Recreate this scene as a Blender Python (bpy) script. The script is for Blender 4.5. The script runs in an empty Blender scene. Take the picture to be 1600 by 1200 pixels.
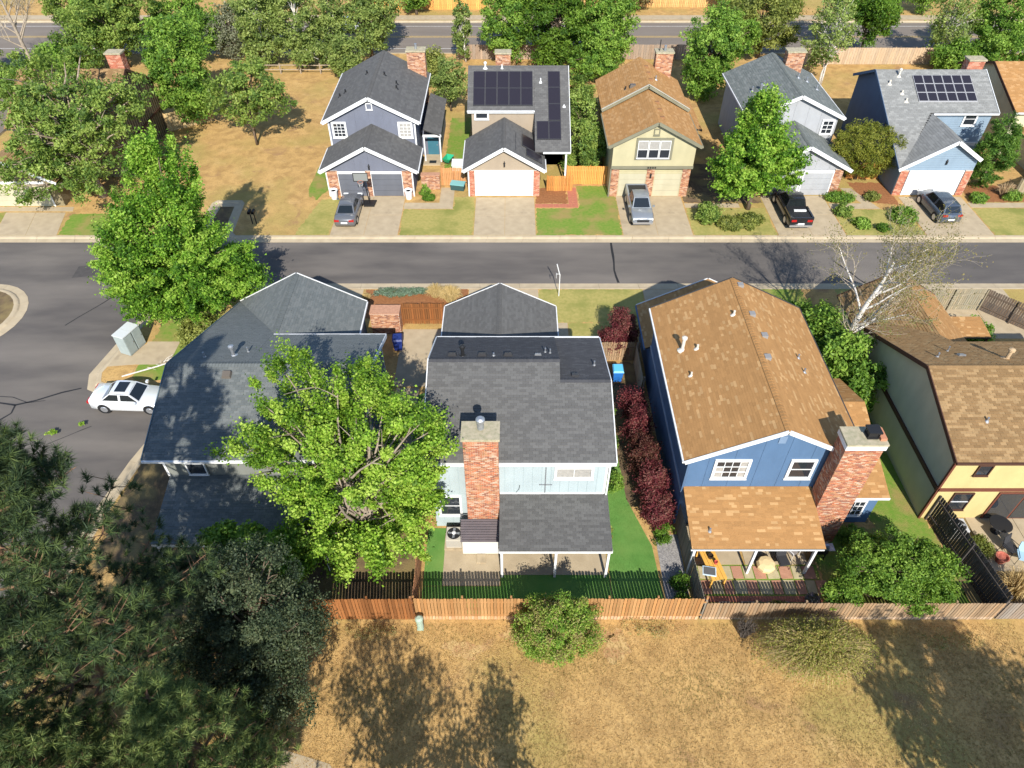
import bpy, math, random
import numpy as np
from mathutils import Vector, Matrix

# ------------------------------------------------------------------ camera, sky, sun, exposure
scene = bpy.context.scene
COL = scene.collection
CAM_H, CAM_PITCH = 32.0, 44.5
cam_d = bpy.data.cameras.new('camera')
cam_d.sensor_width = 36.0
cam_d.lens = 36.0 * 1110 / 1600
cam_d.clip_start, cam_d.clip_end = 0.5, 2000
cam = bpy.data.objects.new('camera', cam_d)
COL.objects.link(cam)
cam.location = (0, 0, CAM_H)
cam.rotation_euler = (math.radians(90 - CAM_PITCH), 0, 0)
scene.camera = cam

SUN_EL = 37.0
SUN_DX = -0.115                         # light travels this much in x for each metre in y
sun_h = Vector((-SUN_DX, -1.0, 0)).normalized()      # horizontal direction towards the sun
world = bpy.data.worlds.new('World')
scene.world = world
world.use_nodes = True
wn = world.node_tree
bg = wn.nodes['Background']
sky = wn.nodes.new('ShaderNodeTexSky')
sky.sky_type = 'NISHITA'
sky.sun_disc = False
sky.sun_elevation = math.radians(SUN_EL)
sky.sun_rotation = math.atan2(sun_h.x, sun_h.y)
sky.altitude = 1600
sky.air_density, sky.dust_density, sky.ozone_density = 1.0, 0.6, 1.0
wn.links.new(sky.outputs[0], bg.inputs[0])
bg.inputs[1].default_value = 0.148
sl = bpy.data.lights.new('sun', 'SUN')
sl.energy = 4.7
sl.angle = math.radians(0.5)
sl.color = (1.0, 0.955, 0.87)
so = bpy.data.objects.new('sun', sl)
COL.objects.link(so)
sd = -(sun_h * math.cos(math.radians(SUN_EL)) + Vector((0, 0, math.sin(math.radians(SUN_EL)))))
so.rotation_euler = sd.to_track_quat('-Z', 'Y').to_euler()
so.location = (5, -40, 40)
scene.view_settings.view_transform = 'Standard'
scene.view_settings.look = 'None'
scene.view_settings.exposure = 0.8
scene.view_settings.gamma = 1.0
scene.cycles.max_bounces = 8
scene.cycles.diffuse_bounces = 4
scene.cycles.transmission_bounces = 4
scene.cycles.transparent_max_bounces = 4
scene.cycles.caustics_reflective = False
scene.cycles.caustics_refractive = False

rnd = random.Random(7)
V3 = Vector

# ------------------------------------------------------------------ materials
MATS = {}
def mat(name, c1, c2=None, scale=3.0, rough=0.85, bump=0.0, bscale=None, attr=False, metal=0.0, spec=0.3,
        stretch=(1, 1, 1), c3=None, scale3=0.4, fac3=(0.45, 0.6), trans=0.0, coat=0.0, detail=4.0, sharp=(0.3, 0.7)):
    if name in MATS:
        return MATS[name]
    m = bpy.data.materials.new(name)
    m.use_nodes = True
    nt = m.node_tree
    N, L = nt.nodes, nt.links
    b = N['Principled BSDF']
    b.inputs['Roughness'].default_value = rough
    b.inputs['Metallic'].default_value = metal
    b.inputs['Specular IOR Level'].default_value = spec
    b.inputs['Coat Weight'].default_value = coat
    tc = N.new('ShaderNodeTexCoord')
    mp = N.new('ShaderNodeMapping')
    mp.inputs['Scale'].default_value = stretch
    L.new(tc.outputs['Object'], mp.inputs['Vector'])
    out = None
    if c2 is not None:
        nz = N.new('ShaderNodeTexNoise')
        nz.inputs['Scale'].default_value = scale
        nz.inputs['Detail'].default_value = detail
        L.new(mp.outputs[0], nz.inputs['Vector'])
        mr = N.new('ShaderNodeMapRange')
        mr.inputs[1].default_value, mr.inputs[2].default_value = sharp
        L.new(nz.outputs[0], mr.inputs[0])
        mx = N.new('ShaderNodeMix'); mx.data_type = 'RGBA'
        mx.inputs[6].default_value = (*c1, 1); mx.inputs[7].default_value = (*c2, 1)
        L.new(mr.outputs[0], mx.inputs[0])
        out = mx.outputs[2]
    else:
        rgb = N.new('ShaderNodeRGB'); rgb.outputs[0].default_value = (*c1, 1)
        out = rgb.outputs[0]
    if c3 is not None:
        nz3 = N.new('ShaderNodeTexNoise')
        nz3.inputs['Scale'].default_value = scale3
        nz3.inputs['Detail'].default_value = 5
        L.new(mp.outputs[0], nz3.inputs['Vector'])
        mr3 = N.new('ShaderNodeMapRange')
        mr3.inputs[1].default_value, mr3.inputs[2].default_value = fac3
        L.new(nz3.outputs[0], mr3.inputs[0])
        mx3 = N.new('ShaderNodeMix'); mx3.data_type = 'RGBA'
        mx3.inputs[7].default_value = (*c3, 1)
        L.new(out, mx3.inputs[6]); L.new(mr3.outputs[0], mx3.inputs[0])
        out = mx3.outputs[2]
    if attr:
        at = N.new('ShaderNodeAttribute'); at.attribute_name = 'Col'
        mu = N.new('ShaderNodeMix'); mu.data_type = 'RGBA'; mu.blend_type = 'MULTIPLY'
        mu.inputs[0].default_value = 1.0
        L.new(out, mu.inputs[6]); L.new(at.outputs['Color'], mu.inputs[7])
        out = mu.outputs[2]
    L.new(out, b.inputs['Base Color'])
    if bump > 0:
        nb = N.new('ShaderNodeTexNoise')
        nb.inputs['Scale'].default_value = bscale or scale * 4
        nb.inputs['Detail'].default_value = 6
        L.new(mp.outputs[0], nb.inputs['Vector'])
        bp = N.new('ShaderNodeBump')
        bp.inputs['Strength'].default_value = min(1.0, bump)
        bp.inputs['Distance'].default_value = 0.04 if bump <= 1 else 0.04 * bump
        L.new(nb.outputs[0], bp.inputs['Height'])
        L.new(bp.outputs[0], b.inputs['Normal'])
    if trans > 0:
        tr = N.new('ShaderNodeBsdfTranslucent')
        hs = N.new('ShaderNodeMix'); hs.data_type = 'RGBA'; hs.blend_type = 'MULTIPLY'
        hs.inputs[0].default_value = 1.0
        hs.inputs[7].default_value = (1.0, 1.0, 0.55, 1)
        L.new(out, hs.inputs[6])
        L.new(hs.outputs[2], tr.inputs['Color'])
        ms = N.new('ShaderNodeMixShader')
        ms.inputs[0].default_value = trans
        L.new(b.outputs[0], ms.inputs[1]); L.new(tr.outputs[0], ms.inputs[2])
        L.new(ms.outputs[0], N['Material Output'].inputs['Surface'])
    MATS[name] = m
    return m

def glassmat(name, c, rough=0.06):
    return mat(name, c, rough=rough, spec=0.8)

# ------------------------------------------------------------------ mesh builder
def tag(o, label=None, cat=None, group=None, kind=None):
    if label: o['label'] = label
    if cat: o['category'] = cat
    if group: o['group'] = group
    if kind: o['kind'] = kind
    return o

def empty(name, loc, rz=0.0, label=None, cat=None, group=None, kind=None):
    o = bpy.data.objects.new(name, None)
    o.empty_display_size = 0.3
    COL.objects.link(o)
    o.location = loc
    o.rotation_euler = (0, 0, rz)
    return tag(o, label, cat, group, kind)

def wloc(o):
    p = V3((0, 0, 0))
    while o is not None:
        p = p + o.location
        o = o.parent
    return p

def link(me, name, parent=None, loc=None, rot=None):
    o = bpy.data.objects.new(name, me)
    COL.objects.link(o)
    if parent is not None: o.parent = parent
    if loc is not None: o.location = loc
    if rot is not None: o.rotation_euler = rot
    return o

class MB:
    def __init__(self):
        self.v = []; self.f = []; self.c = []; self.m = []; self.col = (1, 1, 1); self.mi = 0
    def face(self, pts):
        n = len(self.v)
        self.v.extend([tuple(p) for p in pts])
        self.f.append(tuple(range(n, n + len(pts))))
        self.c.append(self.col); self.m.append(self.mi)
    def mesh(self, pts, faces):
        n = len(self.v)
        self.v.extend([tuple(p) for p in pts])
        for f in faces:
            self.f.append(tuple(n + i for i in f)); self.c.append(self.col); self.m.append(self.mi)
    def box(self, x0, x1, y0, y1, z0, z1, nobottom=False):
        p = [(x0, y0, z0), (x1, y0, z0), (x1, y1, z0), (x0, y1, z0), (x0, y0, z1), (x1, y0, z1), (x1, y1, z1), (x0, y1, z1)]
        f = [(4, 5, 6, 7), (0, 1, 5, 4), (1, 2, 6, 5), (2, 3, 7, 6), (3, 0, 4, 7)]
        if not nobottom: f.append((3, 2, 1, 0))
        self.mesh(p, f); return self
    def obox(self, O, U, V, N, u0, u1, v0, v1, n0, n1):
        O, U, V, N = V3(O), V3(U), V3(V), V3(N)
        g = lambda u, v, n: O + U * u + V * v + N * n
        p = [g(u0, v0, n0), g(u1, v0, n0), g(u1, v1, n0), g(u0, v1, n0), g(u0, v0, n1), g(u1, v0, n1), g(u1, v1, n1), g(u0, v1, n1)]
        self.mesh(p, [(4, 5, 6, 7), (0, 1, 5, 4), (1, 2, 6, 5), (2, 3, 7, 6), (3, 0, 4, 7), (3, 2, 1, 0)]); return self
    def prism(self, pts, d):
        """closed solid: polygon pts (counter-clockwise seen from the side d points away from) pushed by -d"""
        d = V3(d); n = len(pts)
        a = [V3(p) for p in pts]; b = [p - d for p in a]
        self.mesh(a + b, [tuple(range(n)), tuple(range(2 * n - 1, n - 1, -1))] + [((i + 1) % n, i, n + i, n + (i + 1) % n) for i in range(n)])
        return self
    def beam(self, p0, p1, w, h, up=(0, 0, 1)):
        p0, p1 = V3(p0), V3(p1)
        d = (p1 - p0); L = d.length; d.normalize()
        s = d.cross(V3(up))
        if s.length < 1e-4: s = V3((1, 0, 0))
        s.normalize(); t = s.cross(d)
        self.obox(p0, d, s, t, 0, L, -w / 2, w / 2, -h / 2, h / 2); return self
    def tube(self, pts, rads, n=6, cap=True):
        pts = [V3(p) for p in pts]; rings = []
        for i, p in enumerate(pts):
            d = (pts[min(i + 1, len(pts) - 1)] - pts[max(i - 1, 0)]).normalized()
            s = d.cross(V3((0, 0, 1)) if abs(d.z) < 0.9 else V3((1, 0, 0))).normalized(); t = d.cross(s)
            rings.append([p + (s * math.cos(2 * math.pi * k / n) + t * math.sin(2 * math.pi * k / n)) * rads[i] for k in range(n)])
        vs = [q for r in rings for q in r]; fs = []
        for i in range(len(pts) - 1):
            for k in range(n):
                fs.append((i * n + k, i * n + (k + 1) % n, (i + 1) * n + (k + 1) % n, (i + 1) * n + k))
        if cap:
            fs.append(tuple(range(n - 1, -1, -1))); fs.append(tuple((len(pts) - 1) * n + k for k in range(n)))
        self.mesh(vs, fs); return self
    def cyl(self, c, r, z0, z1, n=12, r2=None):
        return self.tube([(c[0], c[1], z0), (c[0], c[1], z1)], [r, r if r2 is None else r2], n)
    def lathe(self, c, prof, n=14):
        vs = []; fs = []
        for r, z in prof:
            vs += [(c[0] + r * math.cos(2 * math.pi * k / n), c[1] + r * math.sin(2 * math.pi * k / n), c[2] + z) for k in range(n)]
        for i in range(len(prof) - 1):
            for k in range(n):
                fs.append((i * n + k, i * n + (k + 1) % n, (i + 1) * n + (k + 1) % n, (i + 1) * n + k))
        fs.append(tuple(range(n - 1, -1, -1))); fs.append(tuple((len(prof) - 1) * n + k for k in range(n)))
        self.mesh(vs, fs); return self
    def data(self, name, mats, off=None, smooth=False, weld=False):
        me = bpy.data.meshes.new(name)
        vs = np.array(self.v, dtype=np.float64).reshape(-1, 3)
        if off is not None: vs = vs - np.array(off)
        me.from_pydata(vs.tolist(), [], self.f)
        if not isinstance(mats, (list, tuple)): mats = [mats]
        for m in mats: me.materials.append(m)
        if len(mats) > 1: me.polygons.foreach_set('material_index', self.m)
        ca = me.color_attributes.new('Col', 'FLOAT_COLOR', 'CORNER')
        cc = []
        for f, c in zip(self.f, self.c): cc.extend([c[0], c[1], c[2], 1.0] * len(f))
        ca.data.foreach_set('color', cc)
        if smooth: me.polygons.foreach_set('use_smooth', [True] * len(self.f))
        me.update()
        return me
    def build(self, name, mats, parent=None, local=False, smooth=False, loc=None, kind=None):
        """geometry given in world coordinates (or in the parent's with local=True)"""
        off = None
        if parent is not None and not local: off = wloc(parent)
        o = link(self.data(name, mats, off, smooth), name, parent, loc)
        if kind: o['kind'] = kind
        return o

def one(fn):
    b = MB(); fn(b); return b

# ------------------------------------------------------------------ shared palette
WHITE = mat('white_trim_paint', (0.66, 0.66, 0.65), (0.58, 0.58, 0.57), scale=2, rough=0.6)
CONC = mat('concrete', (0.405, 0.325, 0.215), (0.335, 0.265, 0.172), scale=1.6, rough=0.95, bump=0.25, bscale=30, c3=(0.24, 0.19, 0.125), scale3=0.9, fac3=(0.58, 0.80))
KERBC = mat('kerb_concrete', (0.43, 0.35, 0.235), (0.35, 0.28, 0.185), scale=1.4, rough=0.95, bump=0.25, bscale=25)
ASPH = mat('asphalt', (0.110, 0.097, 0.086), (0.082, 0.073, 0.067), scale=0.7, rough=0.93, bump=0.35, bscale=60,
           c3=(0.158, 0.138, 0.119), scale3=0.20, fac3=(0.42, 0.68), stretch=(0.45, 1.6, 1))
ASPH2 = mat('old_asphalt', (0.185, 0.155, 0.128), (0.155, 0.128, 0.105), scale=0.5, rough=0.95, stretch=(0.3, 1.5, 1))
TAR = mat('tar', (0.018, 0.018, 0.019), rough=0.7)
def dry_grass():
    m = bpy.data.materials.new('dry_grass'); m.use_nodes = True
    N, L = m.node_tree.nodes, m.node_tree.links
    bs = N['Principled BSDF']; bs.inputs['Roughness'].default_value = 1.0; bs.inputs['Specular IOR Level'].default_value = 0.05
    tc = N.new('ShaderNodeTexCoord'); cur = None
    def noise(scale, detail, lo, hi, dist=0.0):
        n = N.new('ShaderNodeTexNoise'); n.inputs['Scale'].default_value = scale; n.inputs['Detail'].default_value = detail; n.inputs['Distortion'].default_value = dist
        L.new(tc.outputs['Object'], n.inputs['Vector'])
        r = N.new('ShaderNodeMapRange'); r.inputs[1].default_value, r.inputs[2].default_value = lo, hi
        L.new(n.outputs[0], r.inputs[0]); return r.outputs[0], n.outputs[0]
    def layer(cur, col, fac, amt=1.0):
        x = N.new('ShaderNodeMix'); x.data_type = 'RGBA'
        if cur is None: x.inputs[6].default_value = (0.47, 0.295, 0.112, 1)
        else: L.new(cur, x.inputs[6])
        x.inputs[7].default_value = (*col, 1)
        if amt != 1.0:
            q = N.new('ShaderNodeMath'); q.operation = 'MULTIPLY'; q.inputs[1].default_value = amt; L.new(fac, q.inputs[0]); fac = q.outputs[0]
        L.new(fac, x.inputs[0]); return x.outputs[2]
    cur = layer(None, (0.33, 0.200, 0.076), noise(1.1, 9, 0.40, 0.66, 0.6)[0])
    cur = layer(cur, (0.31, 0.245, 0.076), noise(0.13, 6, 0.49, 0.63)[0], 0.85)       # greener swathes
    cur = layer(cur, (0.27, 0.155, 0.080), noise(0.45, 8, 0.60, 0.70, 0.8)[0], 0.8)   # bare worn soil
    cur = layer(cur, (0.54, 0.36, 0.155), noise(0.7, 8, 0.56, 0.72, 0.5)[0], 0.5)      # bleached straw
    cur = layer(cur, (0.24, 0.150, 0.062), noise(7.0, 8, 0.50, 0.68)[0], 0.6)
    cur = layer(cur, (0.52, 0.36, 0.165), noise(22.0, 6, 0.52, 0.70)[0], 0.5)
    L.new(cur, bs.inputs['Base Color'])
    h = noise(26.0, 8, 0, 1)[1]; bp = N.new('ShaderNodeBump'); bp.inputs['Strength'].default_value = 0.6; bp.inputs['Distance'].default_value = 0.05
    L.new(h, bp.inputs['Height']); L.new(bp.outputs[0], bs.inputs['Normal'])
    return m
DRY = dry_grass()
LAWN = mat('green_lawn', (0.120, 0.215, 0.030), (0.190, 0.235, 0.050), scale=4, rough=1.0, bump=0.8, bscale=22,
           c3=(0.27, 0.21, 0.075), scale3=0.5, fac3=(0.46, 0.66), detail=7, spec=0.05)
DRYLAWN = mat('straw_lawn', (0.36, 0.300, 0.105), (0.26, 0.240, 0.070), scale=4, rough=1.0, bump=0.8, bscale=22,
              c3=(0.20, 0.205, 0.055), scale3=0.45, fac3=(0.48, 0.66), detail=7, spec=0.05)
TURF = mat('artificial_turf', (0.110, 0.235, 0.052), (0.080, 0.185, 0.038), scale=1.6, rough=1.0, bump=0.5, bscale=60, spec=0.05, c3=(0.145, 0.245, 0.06), scale3=0.5, fac3=(0.4, 0.7))
DIRT = mat('bare_dirt', (0.150, 0.100, 0.055), (0.085, 0.060, 0.035), scale=3, rough=1.0, bump=0.7, bscale=15,
           c3=(0.19, 0.14, 0.06), scale3=0.6)
MULCH = mat('bark_mulch', (0.30, 0.130, 0.050), (0.20, 0.080, 0.030), scale=6, rough=1.0, bump=0.9, bscale=25)
ROCK = mat('river_rock', (0.32, 0.30, 0.28), (0.16, 0.15, 0.15), scale=9, rough=0.9, bump=1.0, bscale=20)
GLASS = glassmat('window_glass', (0.020, 0.024, 0.030))
BLIND = mat('window_blind', (0.34, 0.32, 0.29), (0.26, 0.25, 0.23), scale=6, rough=0.4, spec=0.5)
BLACK = mat('black_plastic', (0.015, 0.015, 0.016), rough=0.5)
METAL = mat('galvanised_metal', (0.42, 0.44, 0.46), (0.30, 0.31, 0.33), scale=6, rough=0.45, metal=0.7)
MORTAR = mat('mortar', (0.48, 0.42, 0.36), (0.38, 0.33, 0.28), scale=8, rough=0.95)
BRICKM = mat('brick', (0.62, 0.60, 0.58), (0.80, 0.80, 0.80), scale=14, rough=0.92, attr=True, bump=0.3, bscale=60)
BARK = mat('bark', (0.17, 0.125, 0.085), (0.085, 0.062, 0.045), scale=7, rough=1.0, bump=0.8, bscale=14, stretch=(1, 1, 0.3))
PALEBARK = mat('pale_bark', (0.66, 0.63, 0.58), (0.42, 0.38, 0.34), scale=4, rough=0.95, bump=0.4, bscale=14, stretch=(1, 1, 1.6))
LEAF = mat('leaf', (1, 1, 1), rough=0.55, attr=True, spec=0.25, trans=0.46)
NEEDLE = mat('needle', (1, 1, 1), rough=0.6, attr=True, spec=0.25, trans=0.12)
STRAWM = mat('straw_blade', (1, 1, 1), rough=0.9, attr=True, spec=0.05, trans=0.2)
WOODF = mat('fence_wood', (1, 1, 1), (0.72, 0.70, 0.68), scale=6, rough=0.9, attr=True, bump=0.3, bscale=40, stretch=(3, 3, 0.35), spec=0.15)
SHING = mat('asphalt_shingle', (1, 1, 1), (0.80, 0.80, 0.80), scale=45, rough=0.95, attr=True, spec=0.12,
            c3=(0.88, 0.88, 0.88), scale3=0.5, fac3=(0.35, 0.85), stretch=(1, 0.4, 1))
PAINTM = {}
def paint(name, c, rough=0.75):
    if name not in PAINTM:
        c = tuple(x * 0.70 for x in c)
        PAINTM[name] = mat(name, c, tuple(x * 0.86 for x in c), scale=1.3, rough=rough, bump=0.08, bscale=20, stretch=(1, 1, 0.5))
    return PAINTM[name]

# ------------------------------------------------------------------ the ground, the roads and the blocks of yards
RZ = -0.12                                        # road level; yards are at 0
def sheet(name, pts, m, z, kind='structure', parent=None, thick=0.0):
    b = MB()
    p = [(x, y, z) for x, y in pts]
    if thick > 0: b.prism(p, (0, 0, thick))
    else: b.face(p)
    o = b.build(name, m, parent)
    if kind: o['kind'] = kind
    return o

def rect(x0, x1, y0, y1): return [(x0, y0), (x1, y0), (x1, y1), (x0, y1)]

sheet('ground', rect(-600, 600, -300, 900), DIRT, RZ - 0.03)
ROAD = sheet('road', rect(-75, 75, -15, 50.4), ASPH, RZ)
FARROAD = sheet('main_road', rect(-150, 150, 90.6, 101.6), ASPH2, RZ + 0.002)
SIDEROAD = sheet('side_road', rect(-75, -51.5, 50.45, 90.55), ASPH2, RZ + 0.001)

SOUTH = [(75, 42.75), (-20.2, 42.75), (-22.6, 42.3), (-24.4, 41.3), (-25.5, 39.9), (-26.2, 37.3), (-26.9, 33.6), (-26.6, 32.7), (-26.0, 32.4),
         (-18.4, 32.2), (-18.2, 28.4), (-21.0, 28.0), (-21.5, 26.1), (-21.95, 23.4), (-22.4, 19.0), (-23.2, 10), (-24, -15), (75, -15)]
NORTH = [(-51, 49.75), (-26.4, 49.75), (-26.0, 50.2), (-25.9, 54.9), (-25.6, 55.3), (-23.6, 55.3), (-23.3, 54.9), (-23.0, 50.2), (-22.6, 49.75), (75, 49.75), (75, 90.2), (-51, 90.2)]
FAR = [(-150, 102.2), (150, 102.2), (150, 400), (-150, 400)]
def ccw(p):
    a = sum(p[i][0] * p[(i + 1) % len(p)][1] - p[(i + 1) % len(p)][0] * p[i][1] for i in range(len(p)))
    return p if a > 0 else p[::-1]
sheet('park_ground', ccw(SOUTH), DRY, 0, thick=0.3)
sheet('yard_ground', ccw(NORTH), DRY, 0, thick=0.3)
sheet('verge_ground', ccw(FAR), DRY, 0, thick=0.3)
isl = [(-38.7 + 3.0 * math.cos(a), 39.4 + 3.2 * math.sin(a)) for a in [2 * math.pi * k / 28 for k in range(28)]]
sheet('island_ground', isl, DIRT, 0, thick=0.3)

def kerb(name, pts, w=0.72, seg=3.0, closed=False):
    """rolled concrete kerb with gutter, in cast lengths; the yard is on the left of the line"""
    root = empty(name, (pts[0][0], pts[0][1], 0), kind='structure')
    P = [V3((x, y, 0)) for x, y in pts]
    if closed: P.append(P[0])
    n = len(P)
    nor = []
    for i in range(n):
        a = P[max(i - 1, 0)] if not (closed and i == 0) else P[-2]
        c = P[min(i + 1, n - 1)] if not (closed and i == n - 1) else P[1]
        d0 = (P[i] - a).normalized() if (P[i] - a).length > 1e-6 else None
        d1 = (c - P[i]).normalized() if (c - P[i]).length > 1e-6 else None
        ns = [V3((d.y, -d.x, 0)) for d in (d0, d1) if d is not None]
        m = sum(ns, V3((0, 0, 0))).normalized()
        nor.append(m / max(0.5, m.dot(ns[0])))
    prof = [(-0.12, -0.1), (-0.12, 0.012), (0.05, 0.014), (0.16, -0.010), (0.26, -0.085), (w, RZ + 0.016), (w, RZ - 0.02)]
    for i in range(n - 1):
        L = (P[i + 1] - P[i]).length
        k = max(1, round(L / seg)); g = 0.008 / L
        for j in range(k):
            t0, t1 = j / k + g, (j + 1) / k - g
            b = MB(); s = rnd.uniform(0.93, 1.05)
            ring = []
            for t in (t0, t1):
                p = P[i].lerp(P[i + 1], t); q = nor[i].lerp(nor[i + 1], t)
                ring.append([p + q * o + V3((0, 0, z)) for o, z in prof])
            m = len(prof)
            b.mesh(ring[0] + ring[1], [(q, q + 1, m + q + 1, m + q) for q in range(m - 1)] + [tuple(range(m - 1, -1, -1)), tuple(range(m, 2 * m))])
            b.build('kerb_length', KERBC, root)
    return root

kerb('kerb_near_side', [(60, 42.75), (-20.2, 42.75), (-22.6, 42.3), (-24.4, 41.3), (-25.5, 39.9), (-26.2, 37.3), (-26.9, 33.6), (-26.6, 32.7), (-26.0, 32.4), (-18.5, 32.2)][::-1][::-1])
kerb('kerb_corner', [(-18.3, 28.4), (-21.0, 28.0), (-21.5, 26.1), (-21.95, 23.4), (-22.4, 19.0), (-23.2, 10)])
kerb('kerb_far_side', [(-51, 49.75), (-26.4, 49.75), (-26.0, 50.2), (-25.9, 54.9), (-25.6, 55.3), (-23.6, 55.3), (-23.3, 54.9), (-23.0, 50.2), (-22.6, 49.75), (60, 49.75)])
kerb('kerb_island', isl, w=0.8, closed=True, seg=2)
kerb('kerb_main_road', [(75, 90.2), (-51, 90.2)], w=0.5, seg=6)
kerb('kerb_main_road_far', [(-100, 102.0), (100, 102.0)], w=0.5, seg=6)

# pavement beyond the main road, painted lines
sheet('pavement', rect(-100, 100, 102.35, 104.2), CONC, 0.012)
YEL = mat('yellow_road_paint', (0.55, 0.36, 0.10), (0.40, 0.28, 0.10), scale=4)
WLN = mat('white_road_paint', (0.55, 0.52, 0.48), (0.35, 0.33, 0.30), scale=4)
for y, m, nm in ((96.1, YEL, 'centre_line'), (96.45, YEL, 'centre_line'), (92.1, WLN, 'edge_line'), (100.2, WLN, 'edge_line')):
    b = MB(); b.face([(-120, y - 0.07, RZ + 0.006), (120, y - 0.07, RZ + 0.006), (120, y + 0.07, RZ + 0.006), (-120, y + 0.07, RZ + 0.006)])
    b.build(nm, m, FARROAD)

def ribbon(name, pts, w, m, z, parent=None):
    b = MB(); P = [V3((x, y, z)) for x, y in pts]
    for i in range(len(P) - 1):
        d = (P[i + 1] - P[i]).normalized(); s = V3((-d.y, d.x, 0))
        w0, w1 = w * rnd.uniform(0.7, 1.2) / 2, w * rnd.uniform(0.7, 1.2) / 2
        if i: w0 = wl
        wl = w1
        b.face([P[i] - s * w0, P[i + 1] - s * w1, P[i + 1] + s * w1, P[i] + s * w0])
    return b.build(name, m, parent)
def wob(p0, p1, n=8, a=0.1):
    return [(p0[0] + (p1[0] - p0[0]) * k / n + rnd.uniform(-a, a), p0[1] + (p1[1] - p0[1]) * k / n + rnd.uniform(-a, a)) for k in range(n + 1)]
ribbon('tar_seam', wob((7.9, 48.9), (8.0, 43.5), 6, 0.1), 0.16, TAR, RZ + 0.005, ROAD)
ribbon('tar_seam', wob((25.2, 46.4), (26.6, 43.5), 5, 0.06), 0.12, TAR, RZ + 0.005, ROAD)
ribbon('tar_seam', wob((-31.5, 38.6), (-26.5, 46.3), 9, 0.05), 0.09, TAR, RZ + 0.005, ROAD)
ribbon('tar_seam', [(-33.4, 31.2), (-32.2, 31.0), (-31.1, 30.8), (-30.0, 31.2), (-28.7, 31.9), (-27.6, 32.3)], 0.14, TAR, RZ + 0.005, ROAD)
ribbon('tar_seam', [(-31.1, 30.8), (-31.0, 30.1), (-31.6, 29.3), (-31.9, 28.9)], 0.12, TAR, RZ + 0.005, ROAD)
ribbon('tar_seam', [(-33.2, 31.6), (-31.6, 31.5), (-30.4, 31.0), (-29.4, 31.2)], 0.05, TAR, RZ + 0.005, ROAD)
ribbon('tar_seam', wob((-27.6, 27.6), (-25.6, 29.0), 5, 0.04), 0.06, TAR, RZ + 0.005, ROAD)
b = MB(); b.face([(28.3 + 0.32 * math.cos(a), 43.85 + 0.32 * math.sin(a), RZ + 0.006) for a in [2 * math.pi * k / 20 for k in range(20)]])
b.build('manhole_cover', TAR, ROAD)

# ------------------------------------------------------------------ driveways: cast slabs with joints
def slabs(name, x0, x1, y0, y1, nx, ny, m=CONC, z=0.012, top_shift=0.0):
    root = empty(name, ((x0 + x1) / 2, y0, 0), kind='structure')
    for i in range(nx):
        for j in range(ny):
            g = 0.012
            ya, yb = y0 + (y1 - y0) * j / ny + g, y0 + (y1 - y0) * (j + 1) / ny - g
            xa, xb = x0 + (x1 - x0) * i / nx + g, x0 + (x1 - x0) * (i + 1) / nx - g
            sh0, sh1 = top_shift * j / ny, top_shift * (j + 1) / ny
            zz = z + rnd.uniform(-0.003, 0.003)
            b = MB(); b.prism([(xa + sh0, ya, zz), (xb + sh0, ya, zz), (xb + sh1, yb, zz), (xa + sh1, yb, zz)], (0, 0, 0.1))
            b.build('slab', m, root)
    return root
slabs('driveway', -14.9, -9.35, 49.9, 56.1, 2, 2)
slabs('driveway', -3.15, 1.95, 49.9, 55.9, 2, 2)
slabs('driveway', 9.1, 14.8, 49.9, 56.1, 2, 2)
slabs('driveway', 21.8, 27.3, 49.9, 56.2, 2, 2)
slabs('driveway', 33.9, 39.4, 49.9, 56.0, 2, 2)
slabs('driveway', -42.3, -37.2, 49.9, 53.4, 2, 1, top_shift=-0.8)
slabs('driveway', -3.2, 1.95, 37.6, 42.6, 2, 2)
slabs('driveway', -16.6, -11.0, 38.2, 42.6, 2, 2)
slabs('driveway', 9.7, 15.6, 37.6, 42.6, 2, 2)
slabs('driveway', 30.3, 36.5, 37.0, 42.6, 2, 2)
# garden paths
def path(pts, m=CONC, z=0.010, name='path', th=0.06):
    return sheet(name, ccw(pts), m, z, thick=th)
path([(-9.3, 54.0), (-5.1, 54.0), (-5.1, 57.6), (-6.3, 57.6), (-6.3, 55.0), (-9.3, 55.0)])
path([(27.4, 54.0), (31.6, 54.0), (30.2, 57.5), (29.3, 57.5), (30.3, 54.9), (27.4, 54.9)])
path([(39.5, 54.2), (44.5, 54.2), (44.5, 55.0), (39.5, 55.0)])
path([(14.9, 54.2), (19.6, 54.2), (19.6, 54.9), (14.9, 54.9)])
path(rect(-24.9, -22.7, 34.4, 36.7), name='mailbox_pad')
path([(-26.7, 34.2), (-24.9, 34.4), (-24.9, 36.4), (-26.3, 36.6)], name='mailbox_pad')
path(rect(2.05, 3.9, 37.0, 38.7), name='path')
path([(-52, 53.6), (-37.5, 53.6), (-37.7, 54.3), (-52, 54.3)])
path([(-12.6, 5), (-12.3, 8), (-11.6, 9.6), (-9.8, 10.6), (-7.6, 10.0), (-6.2, 8.4), (-5.6, 5)], z=0.012, name='park_path')
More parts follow.
